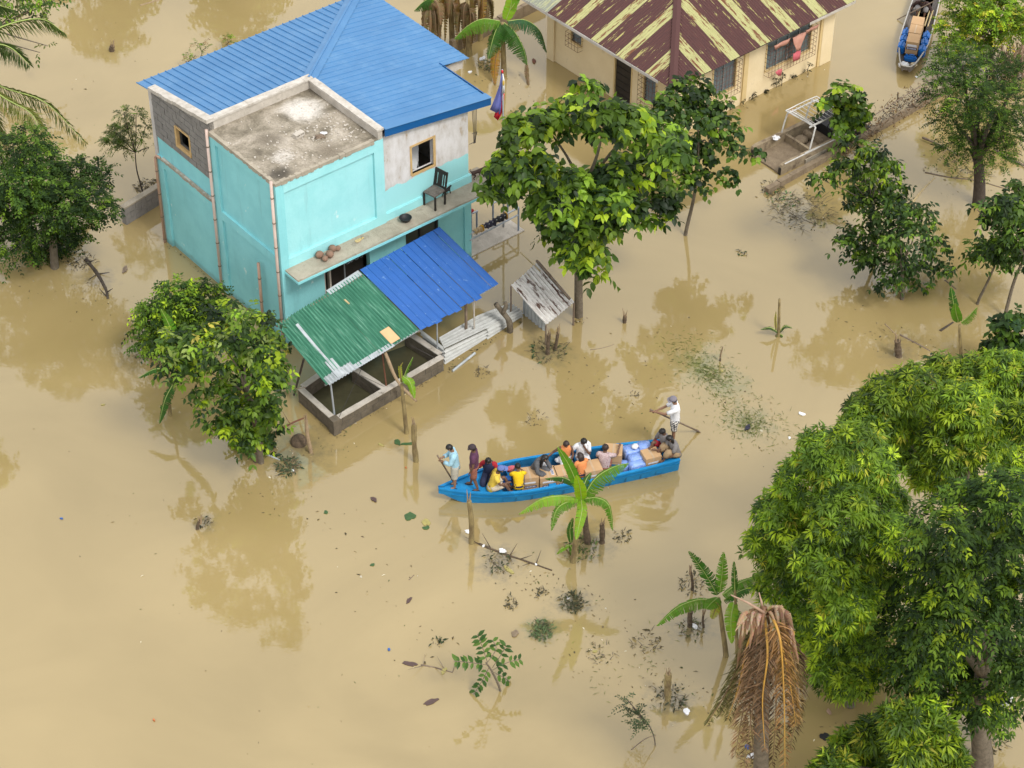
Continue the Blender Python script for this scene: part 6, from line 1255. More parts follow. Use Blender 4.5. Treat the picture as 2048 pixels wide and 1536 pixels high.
tree('small_round_tree', 'small round-leaved tree beside the sunken pickup nose', (1690, 305), [(1690, 190, 26), (1665, 215, 26), (1708, 215, 26), (1690, 240, 26), (1722, 232, 18), (1645, 205, 14), (1688, 262, 18)], 'umbrella', 152, .05, 3, .5, spread=.4, pal=[G['dark'], G['mid'], G['fresh'], G['lime']], wts=[3, 4, 2, .8], opts=dict(L=.21, w=.75, S=.28, k=6))
tree('leaning_young_tree', 'young tree with drooping leaves just right of the sunken pickup', (1752, 520), [(1705, 300, 32), (1740, 320, 36), (1690, 340, 28), (1770, 345, 34), (1650, 362, 20), (1625, 358, 12), (1720, 370, 32), (1790, 375, 24), (1760, 400, 30), (1720, 405, 24)], 'umbrella', 336, .05, 4, .5, spread=.6, pal=[G['deep'], G['dark'], G['mid'], G['fresh'], G['lime']], wts=[2, 3, 4, 2, .8], opts=dict(L=.19, w=.48, S=.34, k=7, droop=.9))
tree('dense_small_tree', 'dense small dark green tree standing in open water at the right', (1804, 598), [(1800, 420, 30), (1770, 450, 40), (1830, 440, 38), (1720, 470, 34), (1690, 490, 24), (1760, 500, 46), (1820, 490, 46), (1870, 500, 28), (1730, 530, 32), (1790, 545, 38), (1840, 545, 32), (1890, 535, 18), (1850, 580, 16), (1770, 570, 18)], 'umbrella', 560, .06, 5, .4, spread=.8, pal=[G['deep'], G['dark'], G['mid'], G['fresh']], wts=[4, 5, 3, .8], opts=dict(L=.17, w=.52, S=.34, k=7))
tree('feathery_tree', 'feathery dark green tree with thick crooked trunk at the upper right', (1957, 408), [(1925, 130, 40), (1975, 150, 48), (1890, 185, 34), (1940, 200, 48), (2000, 210, 48), (2030, 160, 40), (1910, 245, 34), (1965, 260, 48), (2015, 270, 34), (1935, 295, 34), (1990, 310, 30), (1900, 300, 18), (1885, 125, 22), (2035, 240, 28), (1880, 150, 20)], 'fine', 1750, .19, 6, .35, 'bark_dark', spread=1.1, pal=[G['deep'], G['dark'], G['mid'], G['fresh']], wts=[3, 5, 4, .8], opts=dict(k=16, S=.40, L=.085, w=.45))
tree('yellow_green_bush', 'yellow-green bush in the top right corner beside the grey canoe', (1985, 150), [(1940, 15, 44), (1910, 60, 34), (1960, 60, 46), (1985, 20, 46), (2030, 10, 44), (1900, 95, 22), (1940, 105, 30), (2010, 60, 40), (2045, 50, 36)], 'fine', 1500, .09, 7, .5, spread=.9, pal=[G['mid'], G['fresh'], G['lime'], G['yellow'], (.40, .30, .03)], wts=[5, 4, 1.6, .9, .4], opts=dict(k=10, S=.26, L=.11, w=.55), cat='bush')
tree('right_edge_tree', 'tree with drooping compound leaves cut by the right edge', (2010, 632), [(2010, 420, 36), (2045, 400, 40), (2035, 460, 42), (1985, 435, 24), (1955, 420, 14), (2010, 500, 30), (2045, 520, 36), (1985, 505, 18)], 'umbrella', 344, .05, 8, .55, spread=.5, pal=[G['deep'], G['dark'], G['mid'], G['fresh']], wts=[3, 5, 3, .8], opts=dict(L=.20, w=.45, S=.42, k=9), lean=(.28, .1, 2.0))
tree('thin_leaning_tree', 'thin leaning tree with a tuft of leaves left of the right-edge tree', (1955, 608), [(1975, 512, 20), (1960, 500, 16), (1990, 500, 16)], 'broad', 60, .04, 9, .9, spread=.2, pal=[G['dark'], G['mid'], G['fresh']], wts=[3, 4, 1], opts=dict(L=.22, w=.45, S=.34, k=7), lean=(.28, .0, 1.3))
tree('round_leaved_bush', 'round-leaved bush at the right edge above the mango crown', (2020, 752), [(1995, 660, 24), (2030, 650, 28), (2010, 695, 32), (2042, 695, 32), (1985, 705, 16)], 'umbrella', 136, .05, 10, .5, spread=.4, pal=[G['deep'], G['dark'], G['mid'], G['blue']], wts=[3, 5, 3, 1], opts=dict(L=.22, w=.78, S=.3, k=6), cat='bush')
# mango trees
tree('mango_tree', 'nearest big mango tree with bright lime shoots, right of the dead palm', (1700, 1410), [(1650, 915, 50), (1600, 965, 52), (1690, 945, 60), (1745, 930, 50), (1560, 1030, 48), (1620, 1040, 60), (1690, 1030, 66), (1760, 1010, 56), (1530, 1090, 40), (1580, 1110, 56), (1650, 1120, 66), (1720, 1110, 62), (1790, 1080, 48), (1560, 1170, 46), (1620, 1200, 58), (1690, 1200, 62), (1750, 1180, 50), (1600, 1255, 44), (1660, 1280, 52), (1720, 1270, 46), (1660, 1340, 40), (1700, 1360, 30), (1700, 1300, 48, -1.0), (1740, 1330, 40, -.8), (1680, 1250, 50, -1.2), (1640, 895, 40), (1705, 890, 48), (1690, 1375, 30, -.4), (1725, 1370, 28, -.5), (1660, 1375, 26, -.3)], 'mango', 4300, .12, 11, .4, spread=1.9, pal=MG, wts=[1.6, 4.0, 5.0, 2.8, .4], opts=dict(L=.19, w=.24, k=12, droop=.5))
tree('mango_tree', 'mango tree with yellow-green top at the right edge, behind the nearest one', (1960, 1180), [(1775, 785, 40), (1735, 825, 42), (1725, 860, 44), (1760, 800, 40), (1730, 850, 44), (1790, 850, 52), (1830, 780, 50), (1890, 755, 48), (1945, 755, 46), (2010, 745, 48), (2045, 760, 40), (1860, 840, 58), (1930, 820, 58), (2000, 820, 56), (2045, 840, 46), (1820, 900, 50), (1890, 900, 54), (1770, 910, 42), (1960, 890, 50), (2030, 920, 50), (1860, 955, 44), (1920, 965, 40)], 'mango', 4000, .2, 12, .4, spread=1.6, pal=MG, wts=[1.4, 3.6, 5, 3.4, .6], opts=dict(L=.19, w=.23, k=12, droop=.55))
tree('mango_tree', 'low mango crown with lime shoots at the bottom edge', (1790, 1680), [(1800, 1440, 34), (1850, 1435, 36), (1750, 1475, 42), (1700, 1495, 36), (1820, 1490, 46), (1880, 1480, 36), (1905, 1520, 28), (1670, 1535, 34), (1740, 1535, 48), (1820, 1545, 50), (1880, 1545, 40), (1650, 1560, 30)], 'mango', 1150, .16, 13, .5, spread=.8, pal=MG, wts=[1.6, 4.0, 4.5, 2.6, .6], opts=dict(L=.25, w=.20, k=12, droop=.4))
tree('dark_compound_tree', 'dark green tree with glossy compound leaves filling the lower right corner', (1965, 1530), [(1880, 1060, 46), (1940, 1020, 50), (2000, 1000, 50), (2045, 1030, 46), (1900, 1110, 52), (1965, 1090, 54), (2030, 1110, 54), (1840, 1150, 44), (1890, 1180, 54), (1960, 1170, 58), (2030, 1190, 56), (1820, 1220, 46), (1880, 1250, 56), (1950, 1250, 58), (2025, 1270, 56), (1790, 1290, 40), (1850, 1310, 52), (1920, 1320, 56), (1990, 1340, 54), (2045, 1340, 46), (1840, 1370, 38), (1900, 1390, 40), (1960, 1405, 36), (2030, 1410, 36), (1975, 1440, 26), (2040, 1000, 50)], 'lance', 3000, .24, 14, .35, 'bark', spread=1.7, pal=[G['deep'], G['dark'], G['mid'], G['fresh'], G['lime']], wts=[3.0, 5, 4.2, 1.6, .7], opts=dict(L=.17, w=.40, S=.36, k=10, droop=.7))
# trees round the turquoise house
tree('front_tree', 'leafy tree with mixed leaves in front of the left corner of the turquoise house', (522, 925), [(470, 640, 36), (515, 650, 36), (430, 650, 32), (400, 690, 34), (545, 690, 30), (450, 700, 40), (500, 705, 40), (420, 745, 36), (475, 755, 42), (530, 750, 36), (555, 760, 22), (440, 800, 36), (490, 810, 38), (535, 815, 28), (400, 790, 20), (460, 850, 30), (505, 865, 30), (480, 890, 22), (525, 890, 20), (520, 830, 36, -.9), (540, 780, 30, -.9), (505, 880, 30, -.7), (530, 715, 32, -1.0), (545, 850, 24, -.7), (350, 700, 30), (345, 740, 22), (335, 680, 24), (375, 720, 26), (370, 760, 20), (430, 850, 22), (560, 730, 18)], 'umbrella', 920, .08, 15, .45, spread=.9, pal=[G['deep'], G['dark'], G['mid'], G['fresh'], G['lime'], G['pale'], (.42, .36, .06)], wts=[2, 4, 5, 3, 1.4, .8, .15], opts=dict(L=.19, w=.48, S=.38, k=8, droop=.65))
tree('round_bush', 'rounded dense bush behind the front tree, left of the turquoise wall', (345, 715), [(355, 595, 36), (395, 595, 34), (425, 600, 28), (320, 630, 34), (300, 660, 28), (350, 645, 40), (400, 640, 36), (330, 685, 30), (290, 690, 18), (385, 670, 34), (420, 640, 30), (300, 630, 22)], 'lance', 1250, .07, 16, .4, spread=.7, cat='bush', pal=[G['deep'], G['dark'], G['mid'], G['fresh'], G['lime']], wts=[1.5, 4, 5, 2.5, 1.2], opts=dict(L=.13, w=.45, S=.28, k=9))
tree('left_bushy_tree', 'big dark bushy tree at the left edge under the palm fronds', (110, 535), [(60, 285, 34), (20, 310, 40), (75, 330, 44), (40, 370, 50), (100, 370, 46), (150, 350, 30), (180, 370, 30), (130, 410, 46), (190, 410, 32), (215, 425, 18), (20, 430, 50), (80, 440, 50), (150, 455, 38), (30, 490, 44), (95, 500, 42), (130, 510, 26), (-20, 400, 50), (200, 340, 16)], 'fine', 2600, .12, 17, .4, 'bark', spread=1.1, pal=[G['deep'], G['dark'], G['mid'], G['fresh']], wts=[4, 5, 3.5, .6], opts=dict(k=10, S=.32, L=.12, w=.52, droop=.5))
tree('mimosa_sapling', 'thin feathery sapling by the block wall left of the turquoise house', (285, 385), [(248, 228, 10), (272, 232, 12), (240, 268, 18), (262, 262, 16), (292, 252, 10), (225, 285, 16), (250, 295, 14), (298, 295, 9), (280, 275, 9), (230, 265, 14)], 'fine', 230, .022, 18, .5, 'bark_dark', spread=.3, cat='sapling', pal=[G['olive'], G['mid'], (.09, .11, .05)], wts=[3, 3, 3], opts=dict(k=16, S=.26, L=.09, w=.32))
tree('overhanging_tree', 'leafy branches of a tree reaching in at the top left corner', (-60, 150), [(15, 0, 30), (50, 12, 22), (90, 5, 18), (110, 0, 14), (-20, 20, 30), (75, 30, 10), (96, 92, 6), (80, 105, 7)], 'broad', 150, .08, 19, .6, spread=.4, pal=[G['dark'], G['mid'], G['fresh'], G['olive']], wts=[3, 4, 2, 1], opts=dict(L=.15, w=.5, S=.26, k=7))
for i, (px, lo, lb) in enumerate((((402, 118), [(400, 88, 10), (412, 96, 8)], 'small drowned shrub seen over the left part of the blue roof edge'), ((380, 128), [(378, 112, 6), (385, 120, 5)], 'smallest drowned shrub at the left over the blue roof edge'), ((456, 92), [(455, 78, 8), (462, 84, 5)], 'small brownish drowned shrub over the middle of the blue roof edge'))):
    tree('drowned_shrub', lb, px, lo, 'fine', 22, .012, 30 + i, .5, cat='shrub', spread=.15, group='shrubs behind the blue roof', pal=[G['fresh'], G['mid'], G['olive'], G['brown']], wts=[3, 3, 2, 2], opts=dict(k=10, S=.2, L=.06))

# ------------------------------------------------------------------ banana plants
def blade(name, pts, width, colr, parent, seed, tatter=.25, tilt=0.0, side=None, midrib=True, fold=.25, rough_c=.12):
    # pts: points along the midrib in the parent's space; the blade is cut into strips as wind tears it
    g_ = random.Random(seed); c = curve(pts, 7); n_ = len(c); vs = []; fs = []; cols = []
    for i in range(n_ - 1):
        a, b = c[i], c[i + 1]; d_ = (b - a)
        if d_.length < 1e-6: continue
        d_n = d_.normalized(); sv = d_n.cross(Vector((0, 0, 1)))
        sv = sv.normalized() if sv.length > .15 else Vector((1, 0, 0))
        if side is not None: sv = (Vector(side) - d_n * Vector(side).dot(d_n)).normalized()
        nrm = sv.cross(d_n)
        def wd(t): return width * (math.sin(math.pi * min(1, (.06 + .94 * t)) ** .75)) ** .62
        for sg in (1, -1):
            for k in range(2):
                t0, t1 = (i + k * .5) / (n_ - 1), (i + (k + 1) * .5) / (n_ - 1); p0, p1 = a.lerp(b, k * .5), a.lerp(b, k * .5 + .5)
                torn = g_.random() < tatter; gap = d_n * (d_.length * (g_.uniform(.08, .17) if torn else 0.0)); dr = -nrm * (fold + tilt * sg + (g_.uniform(.0, .5) if torn else 0.0))
                if nrm.z < 0: dr = nrm * (fold + tilt * sg + (g_.uniform(.0, .5) if torn else 0))
                f0, f1 = wd(t0) * g_.uniform(.88, 1.02), wd(t1) * g_.uniform(.88, 1.02)
                q = [p0, p1, p1 + (sv * sg + dr * .5) * f1 * .55 - gap * .4, p1 + (sv * sg + dr) * f1 + d_n * f1 * .15 - gap, p0 + (sv * sg + dr) * f0 + d_n * f0 * .15 + gap, p0 + (sv * sg + dr * .5) * f0 * .55 + gap * .4]
                o = len(vs); vs += q; fs += [(o, o + 1, o + 2, o + 5), (o + 5, o + 2, o + 3, o + 4)]
                cv = [x * g_.uniform(1 - rough_c, 1 + rough_c) for x in colr]; ed = [x * g_.uniform(.8, 1.1) for x in cv]; cols += [cv, cv, cv, ed, ed, cv]
    me = bpy.data.meshes.new(name); me.from_pydata([tuple(v) for v in vs], [], fs); me.update()
    ca = me.color_attributes.new('leaf_color', 'FLOAT_COLOR', 'POINT'); c4 = np.ones((len(vs), 4), np.float32); c4[:, :3] = np.array(cols); ca.data.foreach_set('color', c4.ravel())
    o = link(name, me, M['leaf'], parent)
    if midrib: MB().tube(c, [max(.004, .015 * (1 - .8 * i / n_)) for i in range(n_)], 5).build('midrib', M['midrib'] if colr[1] > colr[0] else M['rib_brown'], o, True)
    return o
M['rib_orange'] = pmat('orange_midrib', (.55, .32, .05), (.40, .21, .05), 4, .6); M['rib_brown'] = pmat('brown_midrib', (.24, .15, .08), (.16, .10, .05), 4, .7)
M['midrib'] = pmat('pale_green_midrib', (.36, .44, .12), (.28, .36, .09), 5, .5)
def banana(label, base_px, crown_px, stem_r, lv, seed, name='banana_plant', stem_mat='banana_stem', lean_y=0.0):
    base = W(*base_px, 0); t = thing(name, label, 'banana plant', base, 0, 'banana plants'); cr = PY(*crown_px, base.y + lean_y) - base
    pts = curve([Vector((0, 0, -.5)), Vector((0, 0, 0)), cr * .55, cr], 4); MB().tube(pts, [stem_r * (1.1 - .55 * i / len(pts)) for i in range(len(pts))], 9).build('stem', M[stem_mat], t, True)
    for i, l in enumerate(lv):
        pp, wpx, colr = l['p'], l['w'], l['c']; n_ = len(pp); P3 = []
        for k, (x, y) in enumerate(pp): P3.append(PY(x, y, base.y + lean_y + l.get('dy', 0) * k / max(1, n_ - 1)) - base)
        blade('leaf', P3, .85 * wpx / PXM(base), colr, t, seed * 20 + i, min(.9, 1.5 * l.get('t', .25)), l.get('tilt', 0), l.get('side'), True, l.get('f', .3))
    return t
BG, BL2, BD, BY, BB = (.10, .22, .02), (.20, .35, .03), (.045, .125, .02), (.34, .34, .05), (.17, .11, .05)
banana('bright green banana plant in front of the long blue boat', (1146, 1124), (1160, 1002), .075, [dict(p=[(1160, 985), (1140, 935), (1115, 893)], w=13, c=BG, dy=-.3, t=.05, side=(1, .3, .4), f=.1), dict(p=[(1163, 1000), (1160, 975), (1153, 950)], w=15, c=(.27, .42, .02), dy=-.5, t=0, side=(1, 0, .2), f=.1), dict(p=[(1164, 1000), (1190, 958), (1225, 935), (1257, 926)], w=20, c=BG, dy=.4, t=.45, f=.9), dict(p=[(1156, 995), (1118, 992), (1080, 1000), (1037, 1028)], w=18, c=BL2, dy=-.3, t=.4, f=.8), dict(p=[(1156, 1000), (1130, 1006), (1112, 1022), (1102, 1062)], w=15, c=BG, dy=-.6, t=.4, f=.6), dict(p=[(1162, 998), (1164, 1020), (1158, 1050), (1152, 1080)], w=13, c=BL2, dy=-1.1, t=.1, side=(1, 0, 0), f=.15), dict(p=[(1168, 998), (1195, 996), (1218, 1012), (1226, 1062)], w=14, c=BG, dy=-.4, t=.5, f=.6), dict(p=[(1156, 970), (1125, 955), (1089, 957)], w=10, c=BD, dy=.4, t=.3, f=.7), dict(p=[(1164, 985), (1172, 960), (1182, 945)], w=10, c=BD, dy=.6, t=.1, side=(1, 0, 0))], 1)
banana('small sucker leaning beside the bright green banana plant', (1140, 1112), (1128, 1090), .03, [dict(p=[(1138, 1090), (1122, 1098), (1113, 1108)], w=9, c=BL2, t=.1), dict(p=[(1140, 1090), (1146, 1105), (1144, 1128)], w=8, c=BG, t=.2, side=(1, 0, 0)), dict(p=[(1142, 1085), (1140, 1060), (1146, 1035)], w=8, c=BD, t=.1, side=(1, 0, 0))], 2)
banana('banana plant with spread leaves left of the dead palm', (1452, 1312), (1437, 1196), .07, [dict(p=[(1434, 1190), (1412, 1150), (1377, 1102)], w=16, c=BD, t=.5, side=(1, 0, .4), f=.2), dict(p=[(1440, 1185), (1444, 1150), (1447, 1104)], w=15, c=BG, t=.4, side=(1, 0, 0), f=.1), dict(p=[(1430, 1200), (1395, 1200), (1355, 1215), (1312, 1252)], w=19, c=BG, dy=-.4, t=.4, f=.7), dict(p=[(1445, 1190), (1475, 1168), (1500, 1158), (1525, 1150)], w=22, c=BG, dy=.3, t=.5, f=.8), dict(p=[(1436, 1195), (1424, 1205), (1412, 1218)], w=19, c=BG, dy=-.5, t=.1), dict(p=[(1448, 1200), (1485, 1180), (1520, 1172)], w=14, c=BD, dy=-.2, t=.3, f=.6), dict(p=[(1436, 1205), (1428, 1225), (1424, 1238)], w=12, c=BY, dy=-.2, t=.4)], 3)
banana('narrow banana plant squeezed between the spread one and the dead palm', (1475, 1330), (1470, 1180), .05, [dict(p=[(1470, 1185), (1469, 1155), (1468, 1122)], w=8, c=BD, t=.2, side=(1, 0, 0)), dict(p=[(1468, 1205), (1462, 1240), (1464, 1288)], w=16, c=BL2, dy=-.5, t=.15, side=(1, 0, 0), f=.15), dict(p=[(1472, 1220), (1480, 1235), (1478, 1252)], w=12, c=BG, dy=-.4, t=.2)], 4)
banana('tall banana plant with yellow drooping leaves behind the flag', (1008, 152), (1005, 45), .10, [dict(p=[(1012, 40), (1022, 10), (1024, -25)], w=16, c=BL2, t=0, side=(1, 0, 0), f=.15), dict(p=[(1020, 20), (1032, 0), (1034, -30)], w=10, c=BG, t=0, side=(1, 0, 0)), dict(p=[(1000, 42), (965, 38), (935, 52), (908, 78)], w=20, c=BG, dy=-.3, t=.6, f=1.0), dict(p=[(1000, 45), (990, 65), (982, 92), (976, 118)], w=22, c=BD, dy=-.6, t=.55, f=.8), dict(p=[(1008, 45), (1028, 62), (1046, 95), (1055, 130)], w=22, c=BD, dy=-.4, t=.6, f=1.0), dict(p=[(1015, 42), (1050, 40), (1080, 62), (1094, 105)], w=18, c=(.05, .12, .05), dy=.3, t=.6, f=1.0), dict(p=[(996, 95), (990, 130), (990, 172)], w=12, c=(.36, .19, .03), dy=-.5, t=.8, f=.6, side=(1, 0, 0)), dict(p=[(1053, 128), (1054, 150), (1058, 178)], w=6, c=BB, dy=-.6, t=.8, f=.6, side=(1, 0, 0)), dict(p=[(1010, 50), (1020, 70), (1022, 95)], w=16, c=BD, dy=-.2, t=.5, f=.6), dict(p=[(1002, 60), (996, 80), (1000, 100)], w=12, c=BD, dy=.2, t=.5)], 5)
for i, (bx, by, cx_, cy_, lb) in enumerate(((868, 105, 862, -10, 'withered banana plant with brown hanging leaves at the blue roof edge'), (905, 95, 900, -20, 'withered banana plant in the middle of the brown clump above the roof'), (938, 110, 935, 0, 'withered banana plant at the right of the brown clump above the roof'), (960, 80, 962, -30, 'withered banana stem behind the brown clump near the flag'))):
    g_ = random.Random(40 + i); lv = []
    for k in range(11):
        x = cx_ + g_.uniform(-24, 24); y0 = cy_ + g_.uniform(-6, 28); lv.append(dict(p=[(cx_, y0), (lerp(cx_, x, .8), y0 + 14), (x, y0 + g_.uniform(50, 95))], w=g_.uniform(7, 13), c=g_.choice([BB, (.24, .16, .08), (.12, .08, .04), (.20, .15, .07), (.30, .17, .05)]), dy=g_.uniform(-.6, .4), t=.85, f=.9, side=(1, g_.uniform(-.5, .5), 0)))
    if i == 0: lv += [dict(p=[(862, -5), (845, 5), (828, 22)], w=14, c=BD, t=.5, f=.9), dict(p=[(862, -8), (852, 15), (842, 40)], w=14, c=BG, t=.5, f=.8), dict(p=[(875, 20), (868, 45), (872, 75)], w=8, c=(.42, .25, .03), t=.7, side=(1, 0, 0))]
    banana(lb, (bx, by), (cx_, cy_), .11, lv, 50 + i, 'withered_banana_plant')
banana('young banana plant with three leaves above the mango crown', (1922, 722), (1919, 650), .055, [dict(p=[(1916, 645), (1908, 612), (1902, 574)], w=12, c=BD, t=.3, side=(1, 0, .1)), dict(p=[(1917, 642), (1912, 625), (1910, 606)], w=13, c=BG, dy=-.4, t=0, side=(1, 0, 0)), dict(p=[(1922, 645), (1938, 632), (1954, 614)], w=12, c=BG, t=.5, f=.7)], 7)
banana('broken banana plant with one hanging leaf beside the pen wall', (813, 866), (803, 768), .065, [dict(p=[(804, 765), (815, 735), (826, 714)], w=6, c=BG, t=.7, f=.5), dict(p=[(806, 752), (820, 765), (829, 798)], w=11, c=BL2, dy=-.3, t=.1, f=.5, side=(1, 0, 0)), dict(p=[(803, 765), (800, 735), (806, 724)], w=5, c=BY, t=.5)], 8)
banana('banana plant half hidden behind the front tree', (340, 830), (335, 742), .055, [dict(p=[(335, 742), (310, 738), (276, 756)], w=12, c=BD, t=.2, f=.4), dict(p=[(332, 740), (345, 722), (362, 705)], w=10, c=BG, t=.1), dict(p=[(345, 770), (330, 800), (318, 848)], w=14, c=BD, dy=-.5, t=.3, f=.4), dict(p=[(340, 735), (375, 720), (400, 712)], w=12, c=BD, t=.3, dy=-.6), dict(p=[(345, 690), (340, 655), (322, 618)], w=14, c=BG, t=.3, dy=.2, side=(1, 0, 0))], 9)
banana('snapped banana stem with four drowned leaves like a star', (1557, 672), (1559, 598), .05, [dict(p=[(1556, 664), (1540, 655), (1521, 659)], w=7, c=(.05, .09, .03), t=.2), dict(p=[(1558, 664), (1570, 652), (1585, 656)], w=7, c=(.05, .09, .03), t=.2), dict(p=[(1556, 668), (1550, 672), (1543, 680)], w=6, c=(.20, .20, .08), t=.2), dict(p=[(1560, 668), (1566, 672), (1571, 679)], w=7, c=(.07, .12, .03), t=.2), dict(p=[(1552, 660), (1551, 640), (1552, 622)], w=3, c=BY, t=.2)], 10)

# ------------------------------------------------------------------ coconut palms
def frond(name, pts, leaflet, colr, parent, seed, rib='midrib', droop=.8, n=46, sidev=None):
    g_ = random.Random(seed); rng = np.random.default_rng(seed); c = curve(pts, 10); m_ = len(c); P, D, L, Wd, Cc = [], [], [], [], []
    for i in range(n):
        f = .12 + .88 * i / (n - 1); k = min(m_ - 2, int(f * (m_ - 1))); p = c[k].lerp(c[k + 1], f * (m_ - 1) - k); d_ = (c[k + 1] - c[k]).normalized()
        sv = d_.cross(Vector((0, 0, 1))); sv = sv.normalized() if sv.length > .25 else Vector((1, 0, 0))
        if sidev is not None: sv = Vector(sidev)
        for sg in (1, -1):
            for _ in range(2):
                if rib != 'midrib' and g_.random() < .22: continue
                v = sv * sg * g_.uniform(.6, 1) + d_ * g_.uniform(.5, .9) + Vector((g_.uniform(-.1, .1), g_.uniform(-.1, .1), -droop * (g_.uniform(.6, 1.2) if rib == 'midrib' else g_.uniform(.4, 2.2))))
                P.append(p); D.append(v); L.append(leaflet * (math.sin(math.pi * (.15 + .8 * f)) ** .6) * g_.uniform(.8, 1.1)); Wd.append(.028); k2 = g_.uniform(.75, 1.2) if rib == 'midrib' else g_.uniform(.5, 1.55); Cc.append([x * k2 for x in colr])
    o = leaves(name, np.array([tuple(p) for p in P]), np.array([tuple(d) for d in D]), np.array(L), np.array(Wd), np.array(Cc), LANCE, M['leaf_dry'] if rib != 'midrib' else M['leaf'], parent, rng, .6)
    MB().tube(c, [max(.006, .032 * (1 - .85 * i / m_)) for i in range(m_)], 6).build('midrib', M[rib], o, True); return o
base = W(-110, 330, 0); palm = thing('coconut_palm', 'green coconut palm whose fronds reach in from the left edge', 'palm tree', base)
cr = PY(-90, 110, base.y) - base
MB().tube(curve([Vector((0, 0, -.5)), cr * .5 + Vector((.1, 0, 0)), cr], 6), [.16 - .004 * i for i in range(13)], 10).build('trunk', M['bark'], palm, True)
for i, (pp, dy, cc) in enumerate((([(-90, 108), (0, 55), (80, 38), (128, 65)], .2, (.085, .12, .025)), ([(-90, 112), (-20, 90), (20, 95), (58, 128)], -.4, (.06, .095, .022)), ([(-90, 115), (0, 172), (90, 205), (170, 285)], -.3, (.10, .125, .03)), ([(-90, 115), (0, 190), (60, 225), (80, 262)], -.8, (.20, .22, .06)), ([(-95, 110), (-40, 190), (-5, 260), (10, 320)], -1.2, (.09, .10, .03)), ([(-90, 105), (-60, 40), (-20, 10), (30, 20)], .5, (.05, .085, .02)))):
    frond('frond', [PY(x, y, base.y + dy * k) - base for k, (x, y) in enumerate(pp)], .62, cc, palm, 60 + i, droop=.75)
base = W(1525, 1655, 0); dp = thing('dead_coconut_palm', 'dying coconut palm with brown hanging fronds at the bottom', 'palm tree', base)
cr = PY(1528, 1262, base.y) - base
MB().tube(curve([Vector((0, 0, -.5)), cr * .5 + Vector((-.04, 0, 0)), cr], 6), [.17 - .003 * i for i in range(13)], 12).build('trunk', M['bark'], dp, True)
BRN, BR2, OLV, GLD, DKB = (.27, .165, .09), (.21, .13, .075), (.16, .145, .06), (.36, .22, .08), (.12, .075, .045)
for i, (pp, dy, cc, rb_, lf) in enumerate((([(1520, 1235), (1492, 1290), (1455, 1380), (1415, 1445)], -.15, OLV, 'rib_brown', .62), ([(1520, 1240), (1495, 1290), (1478, 1370), (1455, 1440)], -.3, (.15, .13, .05), 'rib_orange', .55), ([(1522, 1240), (1505, 1320), (1490, 1400), (1470, 1510)], -.45, BRN, 'rib_brown', .70), ([(1524, 1240), (1520, 1330), (1505, 1420), (1488, 1530)], -.6, BR2, 'rib_brown', .72), ([(1540, 1225), (1560, 1280), (1568, 1400), (1570, 1540)], -.65, (.26, .145, .06), 'rib_orange', .66), ([(1545, 1230), (1566, 1300), (1582, 1380), (1592, 1450)], -.35, GLD, 'rib_orange', .60), ([(1548, 1230), (1576, 1290), (1594, 1370), (1600, 1440)], .0, (.20, .14, .06), 'rib_brown', .55), ([(1530, 1235), (1535, 1310), (1525, 1400), (1530, 1500)], -.7, BR2, 'rib_orange', .60), ([(1535, 1230), (1550, 1320), (1552, 1420), (1545, 1530)], .3, DKB, 'rib_brown', .66), ([(1515, 1240), (1500, 1310), (1500, 1420), (1510, 1530)], .35, DKB, 'rib_brown', .66), ([(1515, 1245), (1488, 1310), (1465, 1380), (1440, 1430)], .4, OLV, 'rib_brown', .5), ([(1550, 1240), (1590, 1300), (1595, 1400), (1580, 1500)], .4, DKB, 'rib_brown', .6))):
    frond('frond', [PY(x, y, base.y + dy * (1 if k else 0)) - base for k, (x, y) in enumerate(pp)], lf * .72, cc, dp, 80 + i, rb_, .28, 44, (.97, -.25, 0) if i % 2 else (.97, .25, 0))
g_ = random.Random(3)
for i in range(30):
    x, y = 1530 + g_.uniform(-38, 45), 1222 + g_.uniform(-12, 14); x2, y2 = x + (x - 1530) * .5 + g_.uniform(-14, 14), y + g_.uniform(20, 110)
    P3 = [PY(1530, 1228, base.y) - base, PY(x, y, base.y - .15) - base, PY(x2, y2, base.y - .4) - base]
    blade('sheath', P3, g_.uniform(.02, .09), g_.choice([(.40, .26, .17), (.32, .19, .12), (.46, .33, .24), (.22, .13, .08)]), dp, 200 + i, .3, midrib=False, side=(1, g_.uniform(-.3, .3), .2), f=.5) if False else blade('sheath', P3, g_.uniform(.02, .09), g_.choice([(.40, .26, .17), (.32, .19, .12), (.46, .33, .24), (.22, .13, .08)]), dp, 200 + i, .3, 0, (1, g_.uniform(-.3, .3), .2), False, .5)
MB().tube([PY(1528, 1225, base.y - .2) - base, PY(1495, 1205, base.y - .2) - base, PY(1462, 1190, base.y - .2) - base], [.03, .02, .012], 6).build('bare_stalk', M['husk'], dp, True); MB().tube([PY(1528, 1225, base.y - .1) - base, PY(1518, 1185, base.y) - base], [.03, .012], 6).build('bare_stalk', M['husk'], dp, True)
for x, y in ((1581, 1268), (1577, 1282), (1573, 1276)): MB().ellipsoid(PY(x, y, base.y - .15) - base, (.085, .085, .10), 12, 8).build('coconut_fruit', M['coconut_gold'], dp, True)

